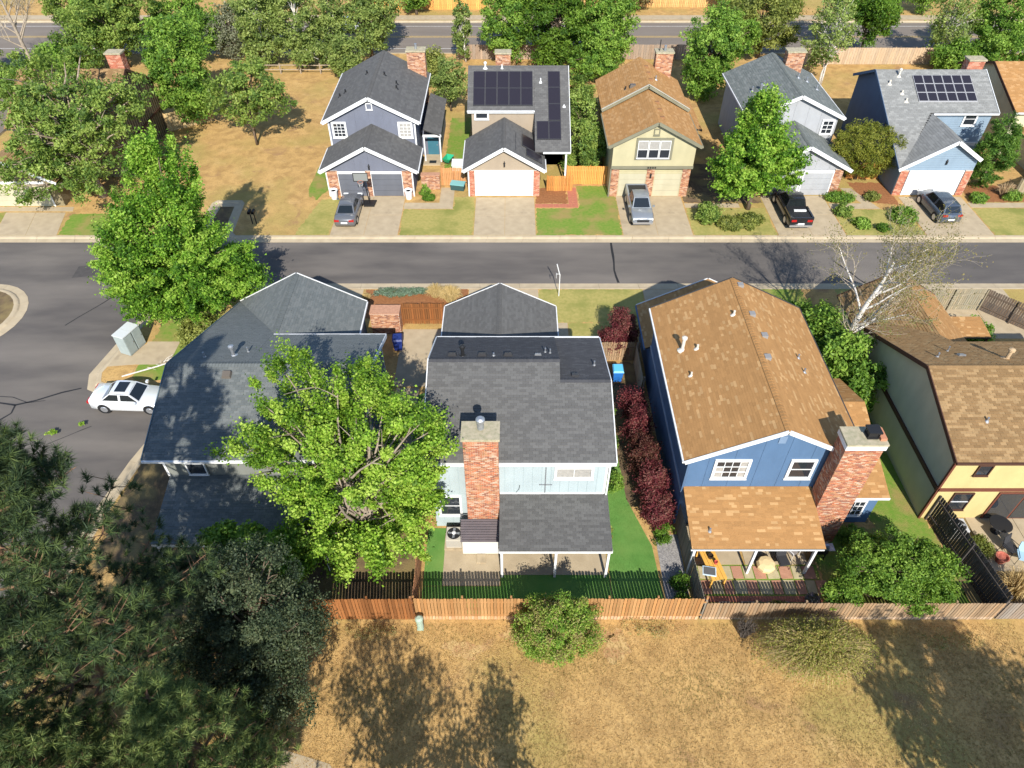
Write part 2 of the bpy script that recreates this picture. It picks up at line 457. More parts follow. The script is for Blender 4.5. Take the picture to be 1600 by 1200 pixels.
# brick paved step area in front of the beige house's gate
BRICKPAVE = mat('brick_paving', (0.42, 0.15, 0.09), (0.34, 0.12, 0.075), scale=5, rough=0.9, bump=0.3, bscale=30)
pv = empty('brick_paving', (3.6, 53.9, 0), kind='structure')
for (xa, xb, ya, yb) in ((1.98, 5.7, 54.2, 54.8), (4.9, 5.7, 54.8, 57.6)):
    nx, ny = max(1, round((xb - xa) / 0.5)), max(1, round((yb - ya) / 0.4))
    for i in range(nx):
        for j in range(ny):
            b = MB(); b.box(xa + (xb - xa) * i / nx + 0.01, xa + (xb - xa) * (i + 1) / nx - 0.01, ya + (yb - ya) * j / ny + 0.01, ya + (yb - ya) * (j + 1) / ny - 0.01, 0, 0.02 + rnd.uniform(0, 0.006))
            b.build('paver', BRICKPAVE, pv)

# ------------------------------------------------------------------ lawns and beds
def ragged(pts, step=0.18, a=0.10):
    out = []
    for i in range(len(pts)):
        (x0, y0), (x1, y1) = pts[i], pts[(i + 1) % len(pts)]
        n = max(1, int(math.hypot(x1 - x0, y1 - y0) / step))
        for k in range(n): out.append((x0 + (x1 - x0) * k / n + rnd.uniform(-a, a), y0 + (y1 - y0) * k / n + rnd.uniform(-a, a)))
    return out
def patch(name, pts, m, z=0.004):
    p = ccw(pts)
    return sheet(name, ragged(p) if name in ('lawn', 'dirt_bed', 'mulch_bed') else p, m, z)
def blob(cx, cy, rx, ry, n=26, a=0.18, seed=1):
    r = random.Random(seed); ph = [r.uniform(0, 6.28) for _ in range(4)]
    return [(cx + rx * math.cos(t) * (1 + a * math.sin(3 * t + ph[0]) + a * 0.6 * math.sin(5 * t + ph[1]) + a * r.uniform(-0.35, 0.35)),
             cy + ry * math.sin(t) * (1 + a * math.sin(2 * t + ph[2]) + a * 0.6 * math.sin(7 * t + ph[3]) + a * r.uniform(-0.35, 0.35))) for t in [2 * math.pi * k / n for k in range(n)]]
patch('lawn', [(2.05, 49.95), (9.0, 49.95), (9.1, 57.9), (5.8, 57.9), (5.8, 54.1), (2.05, 54.1)], LAWN)
patch('lawn', [(-9.25, 49.9), (-3.25, 49.9), (-3.25, 56.0), (-5.0, 56.0), (-5.0, 53.9), (-9.25, 53.9)], DRYLAWN)
patch('lawn', [(-17.8, 49.95), (-15.0, 49.95), (-15.0, 55.6), (-16.6, 55.6)], DRYLAWN)
patch('grass_strip', blob(-17.3, 58.6, 0.9, 3.2, n=80, a=0.14, seed=3), LAWN, 0.008)
patch('lawn', [(-37.1, 49.9), (-30.0, 49.9), (-31, 53.2), (-37.4, 53.2)], LAWN)
patch('lawn', [(-51, 49.9), (-42.4, 49.9), (-43.0, 53.4), (-51, 53.4)], LAWN)
patch('lawn', [(-51, 54.4), (-43.5, 54.4), (-43.5, 61.4), (-51, 61.4)], LAWN)
patch('lawn', rect(-6.3, -4.2, 58.5, 72), LAWN)
patch('lawn', rect(27.4, 33.8, 49.9, 53.9), DRYLAWN)
patch('lawn', rect(39.5, 52, 49.9, 54.1), DRYLAWN)
patch('lawn', rect(14.9, 21.7, 49.9, 54.1), DRYLAWN)
patch('lawn', rect(2.0, 9.6, 38.75, 42.6), DRYLAWN)
patch('lawn', rect(3.95, 8.4, 35.0, 38.7), DRYLAWN)
patch('lawn', rect(16.0, 21.5, 38.5, 42.6), LAWN)
patch('lawn', rect(24.0, 30.2, 40.6, 42.6), DRYLAWN)
patch('lawn', [(-24.6, 33.0), (-18.5, 32.6), (-18.3, 37.5), (-22, 41.8), (-24.6, 39.5)], LAWN)
patch('lawn', [(19.3, 21.5), (22.2, 21.5), (22.2, 32), (19.3, 32)], LAWN, 0.007)
patch('lawn', rect(15.6, 22.4, 16.7, 21.6), LAWN)
patch('mulch_bed', rect(-10.9, -3.3, 39.2, 42.6), MULCH)
patch('mulch_bed', rect(27.9, 29.2, 55.0, 58.5), MULCH)
patch('mulch_bed', [(30.5, 55.2), (33.6, 54.6), (33.3, 58.5), (30.3, 58.5)], MULCH)
patch('mulch_bed', rect(40.0, 46.0, 55.1, 58.0), MULCH)
patch('mulch_bed', rect(2.1, 4.8, 54.9, 57.5), MULCH)
patch('dirt_bed', [(-21.3, 19.2), (-17.3, 19.2), (-17.4, 28.0), (-20.8, 27.9), (-21.3, 26.1), (-21.7, 23.3)], DIRT)
patch('dirt_yard', rect(-16.8, -4.7, 16.6, 21.9), DIRT)
patch('dirt_bed', rect(22.4, 36, 16.7, 22.2), DIRT)
patch('dirt_bed', rect(14.9, 21.7, 55.0, 62), DIRT)
patch('dirt_bed', rect(17.0, 22.0, 22.0, 38), DIRT, 0.002)
patch('rock_bed', rect(7.55, 8.75, 16.7, 21.2), ROCK, 0.006)
patch('dirt_bed', rect(5.9, 8.3, 23, 34.6), DIRT)
patch('turf', [(4.95, 16.7), (7.5, 16.7), (7.3, 20.5), (6.3, 23.5), (5.9, 31.5), (4.4, 31.5), (4.4, 21.9), (4.95, 21.9)], TURF, 0.010)
patch('turf', [(-4.45, 16.6), (4.9, 16.6), (4.9, 18.9), (-0.58, 18.9), (-0.58, 18.18), (-4.45, 18.18)], TURF, 0.010)
patch('turf', rect(-4.45, -3.45, 18.2, 21.6), TURF, 0.010)
patch('turf', [(-6.2, 26.4), (-4.4, 26.4), (-4.4, 32.2), (-6.1, 31.5)], TURF, 0.010)
slabs('patio_slab', -3.5, -0.6, 18.2, 21.75, 1, 1, z=0.03)
slabs('patio_slab', -0.55, 4.85, 18.8, 21.75, 2, 1, z=0.03)
slabs('side_path', -7.6, -4.6, 32.3, 38.0, 1, 2, z=0.02)
slabs('side_path', -7.4, -5.9, 26.5, 32.2, 1, 2, z=0.02)
slabs('side_path', 4.95, 6.0, 31.0, 34.6, 1, 2, m=mat('pale_paver', (0.50, 0.37, 0.26), (0.42, 0.31, 0.22), scale=2, bump=0.2), z=0.02)
slabs('patio_slab', 9.0, 11.8, 19.4, 21.85, 1, 1, z=0.03)
slabs('patio_slab', 11.9, 15.1, 19.4, 21.85, 1, 1, z=0.03)
slabs('patio_slab', 24.4, 32, 19.0, 22.3, 3, 1, z=0.03)

REDSOIL = mat('red_leaf_litter', (0.33, 0.165, 0.075), (0.42, 0.275, 0.12), scale=9, rough=1.0, bump=0.6, bscale=40, c3=(0.48, 0.33, 0.14), scale3=2.2, fac3=(0.42, 0.6))
for k, (cx, cy, rx, ry) in enumerate(((4.9, 15.1, 0.55, 0.8), (-2.2, 14.9, 0.9, 0.45), (4.2, 15.6, 0.5, 0.35), (0.2, 15.7, 0.7, 0.35))):
    sheet('leaf_litter', ragged(blob(cx, cy, rx, ry, n=40, a=0.22, seed=30 + k), 0.1, 0.05), REDSOIL, 0.004)
PATCHM = mat('asphalt_patch', (0.070, 0.064, 0.060), (0.055, 0.050, 0.048), scale=3, rough=0.95, bump=0.3, bscale=60)
for k, p in enumerate(([(-33.5, 44.2), (-31.2, 44.6), (-31.4, 46.0), (-33.6, 45.7)],)):
    b = MB(); b.face([(x, y, RZ + 0.004) for x, y in p]); b.build('asphalt_patch', PATCHM, ROAD)

# ------------------------------------------------------------------ building helpers
def clip_poly(poly, a, b, c):
    """keep a*u + b*v >= c"""
    out = []
    for i in range(len(poly)):
        p, q = poly[i], poly[(i + 1) % len(poly)]
        dp, dq = a * p[0] + b * p[1] - c, a * q[0] + b * q[1] - c
        if dp >= 0: out.append(p)
        if dp * dq < 0:
            t = dp / (dp - dq); out.append((p[0] + (q[0] - p[0]) * t, p[1] + (q[1] - p[1]) * t))
    return out

STYLES = {   # base colour, spread, pale-tab chance, pale colour, tab width, course, lift
    'grey':  ((0.112, 0.109, 0.104), 0.03, 0.50, (0.128, 0.125, 0.119), 0.30, 0.15, 0.022),
    'slate': ((0.128, 0.140, 0.138), 0.05, 0.45, (0.150, 0.160, 0.156), 0.30, 0.15, 0.022),
    'tan':   ((0.365, 0.195, 0.075), 0.08, 0.14, (0.450, 0.268, 0.118), 0.26, 0.14, 0.012),
    'brown': ((0.250, 0.155, 0.072), 0.10, 0.42, (0.315, 0.205, 0.100), 0.30, 0.15, 0.030),
    'fgrey': ((0.108, 0.105, 0.102), 0.04, 0.40, (0.124, 0.121, 0.116), 0.36, 0.20, 0.016),
    'fpale': ((0.215, 0.215, 0.205), 0.07, 0.35, (0.25, 0.25, 0.238), 0.36, 0.20, 0.018),
    'fgreen': ((0.145, 0.158, 0.148), 0.08, 0.35, (0.18, 0.19, 0.178), 0.36, 0.20, 0.016),
    'ftan':  ((0.375, 0.200, 0.076), 0.07, 0.25, (0.43, 0.245, 0.105), 0.36, 0.19, 0.016),
}
DECK = mat('roof_deck', (0.045, 0.042, 0.040), rough=0.9)
def roof_slope(parent, pts, style, thick=0.14, edge=DECK, name='roof_slope', course=None):
    """pts: planar polygon, counter-clockwise from above, first edge along the eave. Deck with lapped shingle tabs."""
    base, spread, pale, palec, tw, ex, lift = STYLES[style]
    P = [V3(p) for p in pts]
    U = (P[1] - P[0]).normalized()
    N = (P[1] - P[0]).cross(P[-1] - P[0]).normalized()
    if N.z < 0: N = -N
    if course is not None: U = V3(course).normalized()
    W = N.cross(U)
    if W.z < 0: U = -U; W = -W
    deck = MB().prism([p - N * 0.006 for p in P], V3((0, 0, thick))).build(name, edge, parent)
    poly = [((p - P[0]).dot(U), (p - P[0]).dot(W)) for p in P]
    vmin, vmax = min(p[1] for p in poly), max(p[1] for p in poly)
    b = MB(); k = 0; v = vmin - 0.02; gp = 0.0008 if style in ('tan', 'ftan') else 0.0035
    O = P[0]
    while v < vmax - 0.01:
        v1 = min(v + ex, vmax)
        vm = (v + v1) / 2
        xs = []
        for i in range(len(poly)):
            p, q = poly[i], poly[(i + 1) % len(poly)]
            if (p[1] - vm) * (q[1] - vm) < 0:
                xs.append(p[0] + (q[0] - p[0]) * (vm - p[1]) / (q[1] - p[1]))
        xs.sort()
        cs_ = rnd.uniform(0.95, 1.05)
        for j in range(0, len(xs) - 1, 2):
            u = xs[j] - (tw * 0.5 if k % 2 else 0) - rnd.uniform(0, 0.03 if style != 'tan' else 0.4)
            while u < xs[j + 1]:
                w = tw * (rnd.choice((0.7, 1.0, 1.3, 1.6)) if style == 'tan' else 1.0)
                a, c = max(u + gp, xs[j]), min(u + w - gp, xs[j + 1])
                u += w
                if c - a < 0.02: continue
                is_pale = rnd.random() < pale
                cc = palec if is_pale else base
                s = (1 + rnd.uniform(-spread, spread)) * cs_
                b.col = (cc[0] * s, cc[1] * s, cc[2] * s)
                l = lift * (rnd.uniform(0.95, 1.2) if not is_pale else rnd.uniform(0.55, 0.8))
                g = lambda uu, vv, n: O + U * uu + W * vv + N * n
                q = [g(a, v, 0), g(c, v, 0), g(c, v, l), g(a, v, l), g(c, v1 + 0.004, 0.003), g(a, v1 + 0.004, 0.003)]
                b.mesh(q, [(0, 1, 2, 3), (3, 2, 4, 5), (1, 4, 2), (0, 3, 5)])
        v += ex; k += 1
    s = b.build('shingles', SHING, deck, kind='stuff')
    return deck

def ridge_cap(parent, p0, p1, style, w=0.16, step=0.17, drop=None):
    base, spread, pale, palec, tw, ex, lift = STYLES[style]
    p0, p1 = V3(p0), V3(p1)
    d = (p1 - p0); L = d.length; d.normalize()
    s = d.cross(V3((0, 0, 1))).normalized()
    dr = 0.5 * w if drop is None else drop * w
    b = MB(); t = 0
    while t < L:
        f = 1 + rnd.uniform(-spread, spread) * 1.3
        b.col = tuple(x * f for x in base)
        a = p0 + d * t; c = p0 + d * min(t + step + 0.03, L + 0.03)
        up, dn = V3((0, 0, 0.045)), V3((0, 0, 0.022))
        lo = V3((0, 0, -dr))
        b.mesh([a + dn, c + up, a + dn + s * w + lo, c + up + s * w + lo, a + dn - s * w + lo, c + up - s * w + lo],
               [(0, 2, 3, 1), (0, 1, 5, 4), (1, 3, 5), (0, 4, 2)])
        t += step
    return b.build('ridge_cap', SHING, parent, kind='stuff')

def board(parent, name, p0, p1, w, h, m, up=(0, 0, 1)):
    return MB().beam(p0, p1, w, h, up).build(name, m, parent)

def wall(parent, pts, depth, m, name='wall'):
    """wall solid from an outline on its outer face (counter-clockwise seen from outside); depth is the inward vector"""
    return MB().prism(pts, V3(depth) * -1).build(name, m, parent)

def strips(parent, O, U, V, poly, pitch, m, name='siding_panel', gap=0.02, t=0.018, along='u', joined=False, start=0.0, holes=()):
    """boards or sheets fixed to the wall face O + u*U + v*V; each its own object unless joined"""
    O, U, V = V3(O), V3(U), V3(V); N = U.cross(V)
    ax = 0 if along == 'u' else 1
    lo, hi = min(p[ax] for p in poly), max(p[ax] for p in poly)
    a = lo + start; B = MB(); res = []
    if start > 0: a -= pitch
    while a < hi:
        c0, c1 = a + gap / 2, a + pitch - gap / 2
        a += pitch
        q = clip_poly(poly, 1 if ax == 0 else 0, 1 if ax == 1 else 0, c0)
        if len(q) < 3: continue
        q = clip_poly(q, -1 if ax == 0 else 0, -1 if ax == 1 else 0, -c1)
        if len(q) < 3: continue
        pts = [O + U * p[0] + V * p[1] + N * t for p in q]
        if joined:
            B.prism(pts, N * t)
        else:
            res.append(MB().prism(pts, N * t).build(name, m, parent))
    if joined and B.f:
        res.append(B.build(name, m, parent, kind='stuff'))
    return res

def window(parent, O, U, V, w, h, cols=2, rows=1, fw=0.09, frame=WHITE, glass=GLASS, blind=None, sash=0.035, trim=None, n0=0.02, split=1):
    """O: lower left corner on the wall face. frame, sashes and panes are real depth"""
    O, U, V = V3(O), V3(U), V3(V); N = U.cross(V)
    b = MB()
    b.obox(O, U, V, N, -fw, w + fw, -fw, 0, n0 - 0.02, n0 + 0.06); b.obox(O, U, V, N, -fw, w + fw, h, h + fw, n0 - 0.02, n0 + 0.06)
    b.obox(O, U, V, N, -fw, 0, 0, h, n0 - 0.02, n0 + 0.06); b.obox(O, U, V, N, w, w + fw, 0, h, n0 - 0.02, n0 + 0.06)
    b.obox(O, U, V, N, -fw - 0.03, w + fw + 0.03, -fw - 0.03, -fw, n0 - 0.02, n0 + 0.09)
    fr = b.build('window', trim or frame, parent)
    bars = MB()
    for i in range(1, cols): bars.obox(O, U, V, N, w * i / cols - sash / 2, w * i / cols + sash / 2, 0, h, n0, n0 + 0.045)
    for j in range(1, rows): bars.obox(O, U, V, N, 0, w, h * j / rows - sash / 2, h * j / rows + sash / 2, n0, n0 + 0.043)
    if bars.f: bars.build('glazing_bar', frame, fr)
    for i in range(cols):
        for j in range(rows):
            g = glass
            if blind is not None and blind(i, j): g = BLIND
            p = MB(); p.obox(O, U, V, N, w * i / cols + sash / 2 - 0.004, w * (i + 1) / cols - sash / 2 + 0.004, h * j / rows + sash / 2 - 0.004, h * (j + 1) / rows - sash / 2 + 0.004, n0 - 0.015, n0 + 0.012)
            p.build('pane', g, fr)
    return fr

def garage_door(parent, O, U, w, h, m, rows=4, frame=WHITE, cols=1):
    O, U = V3(O), V3(U); V = V3((0, 0, 1)); N = U.cross(V)
    d = MB(); d.obox(O, U, V, N, 0, w, 0, h, 0.002, 0.02)
    dr = d.build('garage_door', m, parent)
    for j in range(rows):
        for i in range(cols):
            b = MB(); b.obox(O, U, V, N, w * i / cols + 0.008, w * (i + 1) / cols - 0.008, h * j / rows + 0.012, h * (j + 1) / rows - 0.012, 0.02, 0.045)
            b.build('door_panel', m, dr)
    f = MB(); f.obox(O, U, V, N, -0.12, 0, 0, h, 0.0, 0.07); f.obox(O, U, V, N, w, w + 0.12, 0, h, 0.0, 0.07); f.obox(O, U, V, N, -0.12, w + 0.12, h, h + 0.22, 0.0, 0.072)
    f.build('door_frame', frame, dr)
    return dr

BRICKCOL = {'red': [(0.44, 0.18, 0.10), (0.52, 0.25, 0.145), (0.37, 0.14, 0.085), (0.58, 0.35, 0.23), (0.56, 0.40, 0.29), (0.48, 0.25, 0.13), (0.30, 0.14, 0.095), (0.46, 0.21, 0.12), (0.56, 0.20, 0.10)],
            'plain': [(0.50, 0.17, 0.10), (0.56, 0.22, 0.13), (0.44, 0.15, 0.09), (0.60, 0.30, 0.20)],
            'orange': [(0.48, 0.235, 0.125), (0.54, 0.30, 0.175), (0.40, 0.175, 0.095), (0.58, 0.37, 0.25), (0.30, 0.14, 0.09)]}
def brickwork(parent, faces, pal='red', bl=0.215, bh=0.075, t=0.012):
    """faces: (O, U, V, w, h) on the mortar core; every brick a small block standing proud of recessed joints"""
    b = MB(); cs = BRICKCOL[pal]
    for O, U, V, w, h in faces:
        O, U, V = V3(O), V3(U), V3(V); N = U.cross(V)
        v = 0.0; k = 0
        while v + bh * 0.6 < h:
            u = -(bl * 0.5 if k % 2 else 0)
            while u < w:
                a, c = max(0.0, u + 0.006), min(w, u + bl - 0.006)
                u += bl
                if c - a < 0.03: continue
                cc = rnd.choice(cs); s = rnd.uniform(0.85, 1.12)
                b.col = tuple(x * s * 1.08 for x in cc)
                tt = t * rnd.uniform(0.7, 1.3)
                g = lambda uu, vv, n: O + U * uu + V * vv + N * n
                v1 = min(h, v + bh - 0.011)
                q = [g(a, v, 0), g(c, v, 0), g(c, v1, 0), g(a, v1, 0), g(a, v, tt), g(c, v, tt), g(c, v1, tt), g(a, v1, tt)]
                b.mesh(q, [(4, 5, 6, 7), (0, 1, 5, 4), (1, 2, 6, 5), (2, 3, 7, 6), (3, 0, 4, 7)])
            v += bh; k += 1
    return b.build('bricks', BRICKM, parent, kind='stuff')

def box_faces(x0, x1, y0, y1, z0, z1, sides='flrb'):
    F = []
    if 'f' in sides: F.append(((x0, y0, z0), (1, 0, 0), (0, 0, 1), x1 - x0, z1 - z0))
    if 'b' in sides: F.append(((x1, y1, z0), (-1, 0, 0), (0, 0, 1), x1 - x0, z1 - z0))
    if 'r' in sides: F.append(((x1, y0, z0), (0, 1, 0), (0, 0, 1), y1 - y0, z1 - z0))
    if 'l' in sides: F.append(((x0, y1, z0), (0, -1, 0), (0, 0, 1), y1 - y0, z1 - z0))
    return F

def chimney(parent, x0, x1, y0, y1, z0, z1, sides='flrb', pal='red', crown=0.14, crown_m=None, bl=0.215, bh=0.075, cap_white=False):
    c = MB().box(x0, x1, y0, y1, z0, z1).build('chimney', MORTAR, parent)
    brickwork(c, box_faces(x0, x1, y0, y1, z0, z1 - (0.25 if cap_white else 0), sides), pal, bl, bh)
    b = MB()
    if cap_white:
        w = MB().box(x0 - 0.07, x1 + 0.07, y0 - 0.07, y1 + 0.07, z1 - 0.28, z1 + 0.01).build('chimney_band', WHITE, c)
    b.box(x0 - 0.09, x1 + 0.09, y0 - 0.09, y1 + 0.09, z1 + 0.012, z1 + crown)
    b.build('chimney_crown', crown_m or mat('crown_concrete', (0.40, 0.34, 0.24), (0.26, 0.24, 0.15), scale=5, rough=0.95, bump=0.3, bscale=30), c)
    return c

def pipe_vent(parent, x, y, z, h=0.35, r=0.05, m=None, name='vent_pipe', cap=False, boot=True):
    b = MB(); b.cyl((x, y), r, z - 0.15, z + h, 10)
    if boot: b.lathe((x, y, z - 0.06), [(r * 3.0, 0.0), (r * 2.2, 0.05), (r * 1.2, 0.14)], 10)
    if cap:
        b.lathe((x, y, z + h), [(r * 1.1, 0), (r * 1.7, 0.03), (r * 1.7, 0.14), (r * 0.6, 0.2)], 12)
    return b.build(name, m or METAL, parent)

def box_vent(parent, x, y, z, s=0.36, h=0.2, m=None, slope=0.0, face=1):
    b = MB()
    p = [(x - s, y - s * 0.6, z), (x + s, y - s * 0.6, z), (x + s, y + s * 0.9, z), (x - s, y + s * 0.9, z)]
    dz = lambda yy: slope * (yy - y)
    base = [(px, py, pz + dz(py) - 0.06) for px, py, pz in p]
    top = [(x + (px - x) * 0.75, y + (py - y) * 0.75, pz + h + dz(py)) for px, py, pz in p]
    b.mesh(base + top, [(4, 5, 6, 7), (0, 1, 5, 4), (1, 2, 6, 5), (2, 3, 7, 6), (3, 0, 4, 7)])
    return b.build('roof_vent', m or mat('dark_vent', (0.035, 0.035, 0.038), rough=0.5), parent)

def lantern(parent, x, y, z, m=BLACK):
    b = MB(); b.box(x - 0.06, x + 0.06, y - 0.14, y - 0.02, z - 0.2, z + 0.1); b.lathe((x, y - 0.08, z + 0.1), [(0.1, 0), (0.02, 0.12)], 8); b.box(x - 0.03, x + 0.03, y - 0.05, y, z - 0.02, z + 0.25)
    return b.build('wall_lantern', m, parent)

def gable_x(parent, x0, x1, y_eave, z_eave, y_ridge, z_ridge, y_back, z_back, style, over=0.0):
    """two slopes, ridge along x; returns nothing"""
    roof_slope(parent, [(x0, y_eave, z_eave), (x1, y_eave, z_eave), (x1, y_ridge, z_ridge), (x0, y_ridge, z_ridge)], style)
    roof_slope(parent, [(x1, y_back, z_back), (x0, y_back, z_back), (x0, y_ridge, z_ridge), (x1, y_ridge, z_ridge)], style)
def gable_y(parent, xl, zl, xr, zr, xm, zm, y0, y1, style):
    roof_slope(parent, [(xl, y1, zl), (xl, y0, zl), (xm, y0, zm), (xm, y1, zm)], style)
    roof_slope(parent, [(xr, y0, zr), (xr, y1, zr), (xm, y1, zm), (xm, y0, zm)], style)
def rake(parent, pts, m=WHITE, w=0.05, h=0.24, dz=-0.08):
    """barge boards along a gable edge polyline"""
    for a, c in zip(pts[:-1], pts[1:]):
        board(parent, 'barge_board', V3(a) + V3((0, 0, dz)), V3(c) + V3((0, 0, dz)), w, h, m)
def gutter(parent, p0, p1, m=WHITE, out=(0, 0, 0), dz=-0.08):
    return board(parent, 'gutter', V3(p0) + V3(out) + V3((0, 0, dz)), V3(p1) + V3(out) + V3((0, 0, dz)), 0.11, 0.13, m)
X, Y, Z = V3((1, 0, 0)), V3((0, 1, 0)), V3((0, 0, 1))

# ================================================================== the near row of houses
def yz_block(parent, x0, x1, prof, m, name='wall'):
    return MB().prism([(x0, y, z) for y, z in prof][::-1], (x0 - x1, 0, 0)).build(name, m, parent)
def xz_block(parent, y0, y1, prof, m, name='wall'):
    return MB().prism([(x, y0, z) for x, z in prof], (0, y0 - y1, 0)).build(name, m, parent)

# ---------------- the light blue house in the middle
LBLUE = paint('pale_blue_paint', (0.50, 0.585, 0.60))
LBLUE_D = paint('pale_blue_paint_wall', (0.44, 0.54, 0.56))
hb = empty('house', (0.3, 21.75, 0), label='pale blue house with charcoal shingle roof, brick chimney and covered patio in the middle', cat='house')
S = 1.75 / 5.3
yz_block(hb, -4.0, 2.38, [(21.75, 0), (30.3, 0), (30.3, 5.40), (26.7, 7.28), (21.75, 5.60)], LBLUE_D)
yz_block(hb, 2.382, 4.65, [(21.75, 0), (30.3, 0), (30.3, 5.40), (25.6, 6.90), (21.75, 5.60)], LBLUE_D)
strips(hb, (-4.0, 21.75, 0), X, Z, [(0, 2.86), (8.65, 2.86), (8.65, 5.55), (0, 5.55)], 0.455, LBLUE, gap=0.022)
strips(hb, (-4.0, 21.75, 0), X, Z, [(0, 0.1), (3.3, 0.1), (3.3, 2.84), (0, 2.84)], 0.455, LBLUE, gap=0.022)
window(hb, (2.2, 21.73, 4.25), X, Z, 1.66, 0.68, cols=2, fw=0.13, blind=lambda i, j: True)
window(hb, (-3.66, 21.73, 1.15), X, Z, 0.98, 1.5, cols=1, rows=2, fw=0.11)
# patio door under the cover
b = MB(); b.box(1.2, 3.8, 21.70, 21.75, 0.05, 2.2); pd = b.build('patio_door', WHITE, hb)
for xa in (1.28, 2.54): MB().box(xa, xa + 1.18, 21.68, 21.72, 0.12, 2.1).build('pane', GLASS, pd)
for xx in (-4.03, 4.56): MB().box(xx, xx + 0.12, 21.715, 21.78, 2.9, 5.45).build('corner_board', WHITE, hb)
MB().box(1.63, 1.68, 21.69, 21.73, 3.0, 5.0).box(1.35, 2.0, 21.69, 21.728, 3.62, 3.67).build('antenna_mast', METAL, hb)
MB().tube([(0.2, 21.70, 3.0), (0.35, 21.69, 3.3), (0.38, 21.70, 3.6)], [0.015] * 3, 5).build('cable', BLACK, hb)
ev, rg = (21.4, 5.75), (26.7, 7.5)
y2, z2 = 25.58, 5.75 + S * (25.58 - 21.4)
roof_slope(hb, [(-4.25, 21.4, 5.75), (4.94, 21.4, 5.75), (4.94, y2, z2), (2.42, y2, z2), (2.42, 26.7, 7.5), (-4.25, 26.7, 7.5)], 'grey')
STYLES['grey_shaded'] = ((0.068, 0.068, 0.072), 0.08, 0.25, (0.085, 0.085, 0.088), 0.30, 0.145, 0.014)  # darker copy of grey; the back slope's shade is painted into the colour
roof_slope(hb, [(2.42, 30.65, 5.6), (-4.25, 30.65, 5.6), (-4.25, 26.7, 7.5), (2.42, 26.7, 7.5)], 'grey_shaded')
roof_slope(hb, [(4.94, 30.65, 5.55), (2.425, 30.65, 5.55), (2.425, y2, z2), (4.94, y2, z2)], 'grey_shaded')
wall(hb, [(2.40, y2, z2 - 0.03), (2.40, 30.6, 5.60), (2.40, 26.7, 7.40)], (-0.05, 0, 0), LBLUE_D, name='gable_cheek')
ridge_cap(hb, (-4.25, 26.7, 7.5), (2.42, 26.7, 7.5), 'grey_shaded', drop=0.4)
ridge_cap(hb, (2.42, y2, z2), (4.94, y2, z2), 'grey_shaded', drop=0.3)
gutter(hb, (-4.27, 21.4, 5.75), (4.96, 21.4, 5.75), out=(0, -0.06, 0))
board(hb, 'fascia', (-4.25, 21.46, 5.55), (4.94, 21.46, 5.55), 0.03, 0.2, WHITE)
gutter(hb, (4.94, 30.65, 5.6), (-4.25, 30.65, 5.6), out=(0, 0.06, 0))
rake(hb, [(4.98, 21.4, 5.75), (4.98, y2, z2), (4.98, 30.65, 5.55)]); rake(hb, [(-4.29, 21.4, 5.75), (-4.29, 26.7, 7.5), (-4.29, 30.65, 5.6)])
MB().box(4.70, 4.78, 21.62, 21.70, 2.9, 5.5).build('downpipe', WHITE, hb)
# patio cover
roof_slope(hb, [(-0.62, 18.66, 2.50), (4.82, 18.66, 2.50), (4.82, 21.74, 2.90), (-0.62, 21.74, 2.90)], 'grey', thick=0.1, name='patio_cover')
board(hb, 'patio_beam', (-0.64, 18.72, 2.33), (4.84, 18.72, 2.33), 0.10, 0.24, WHITE)
board(hb, 'flashing', (-0.6, 21.71, 2.93), (4.6, 21.71, 2.93), 0.05, 0.06, WHITE)
for xx in (-0.5, 2.13, 4.68): MB().box(xx - 0.06, xx + 0.06, 18.66, 18.78, 0.03, 2.21).build('patio_post', WHITE, hb)
ch = chimney(hb, -2.22, -0.64, 20.95, 21.9, 0, 7.85, sides='flrb', pal='red', crown=0.16)
fl = MB(); fl.cyl((-1.42, 21.5), 0.16, 8.08, 8.55, 14); fl.lathe((-1.42, 21.5, 8.5), [(0.19, 0), (0.21, 0.05), (0.21, 0.18), (0.12, 0.26)], 14)
fl.build('flue', METAL, ch)
# things through the back slope
zb = lambda y: 7.5 - (y - 26.7) * 1.9 / 3.95
for xx in (-3.1, -1.55, -0.2): box_vent(hb, xx, 27.35, zb(27.35), 0.24, 0.2, slope=-0.48)
pipe_vent(hb, -2.55, 27.3, zb(27.3), 0.55, 0.09, BLACK, cap=True); pipe_vent(hb, -0.95, 27.3, zb(27.3), 0.2, 0.05)
box_vent(hb, 1.35, 27.45, zb(27.45), 0.2, 0.12, m=METAL, slope=-0.48)
pipe_vent(hb, 1.75, 27.9, zb(27.9), 0.3, 0.04); pipe_vent(hb, 2.0, 27.75, zb(27.75), 0.3, 0.04)
box_vent(hb, 3.2, 26.05, 6.93, 0.22, 0.2, slope=-0.27); pipe_vent(hb, 4.3, 27.2, 6.66, 0.28, 0.04)
# garage wing towards the street
GM = -0.78
xz_block(hb, 30.35, 37.1, [(-4.2, 0), (2.66, 0), (2.66, 2.45), (GM, 4.22), (-4.2, 2.45)], LBLUE_D)
gable_y(hb, -4.43, 2.55, 2.88, 2.55, GM, 4.40, 30.36, 37.35, 'grey')
ridge_cap(hb, (GM, 37.35, 4.40), (GM, 30.4, 4.40), 'grey', drop=0.42)
gutter(hb, (-4.47, 30.4, 2.55), (-4.47, 37.35, 2.55)); gutter(hb, (2.92, 30.4, 2.55), (2.92, 37.35, 2.55))
rake(hb, [(-4.43, 37.38, 2.55), (GM, 37.38, 4.40), (2.88, 37.38, 2.55)])
garage_door(hb, (1.75, 37.1, 0), -X, 4.9, 2.15, WHITE)

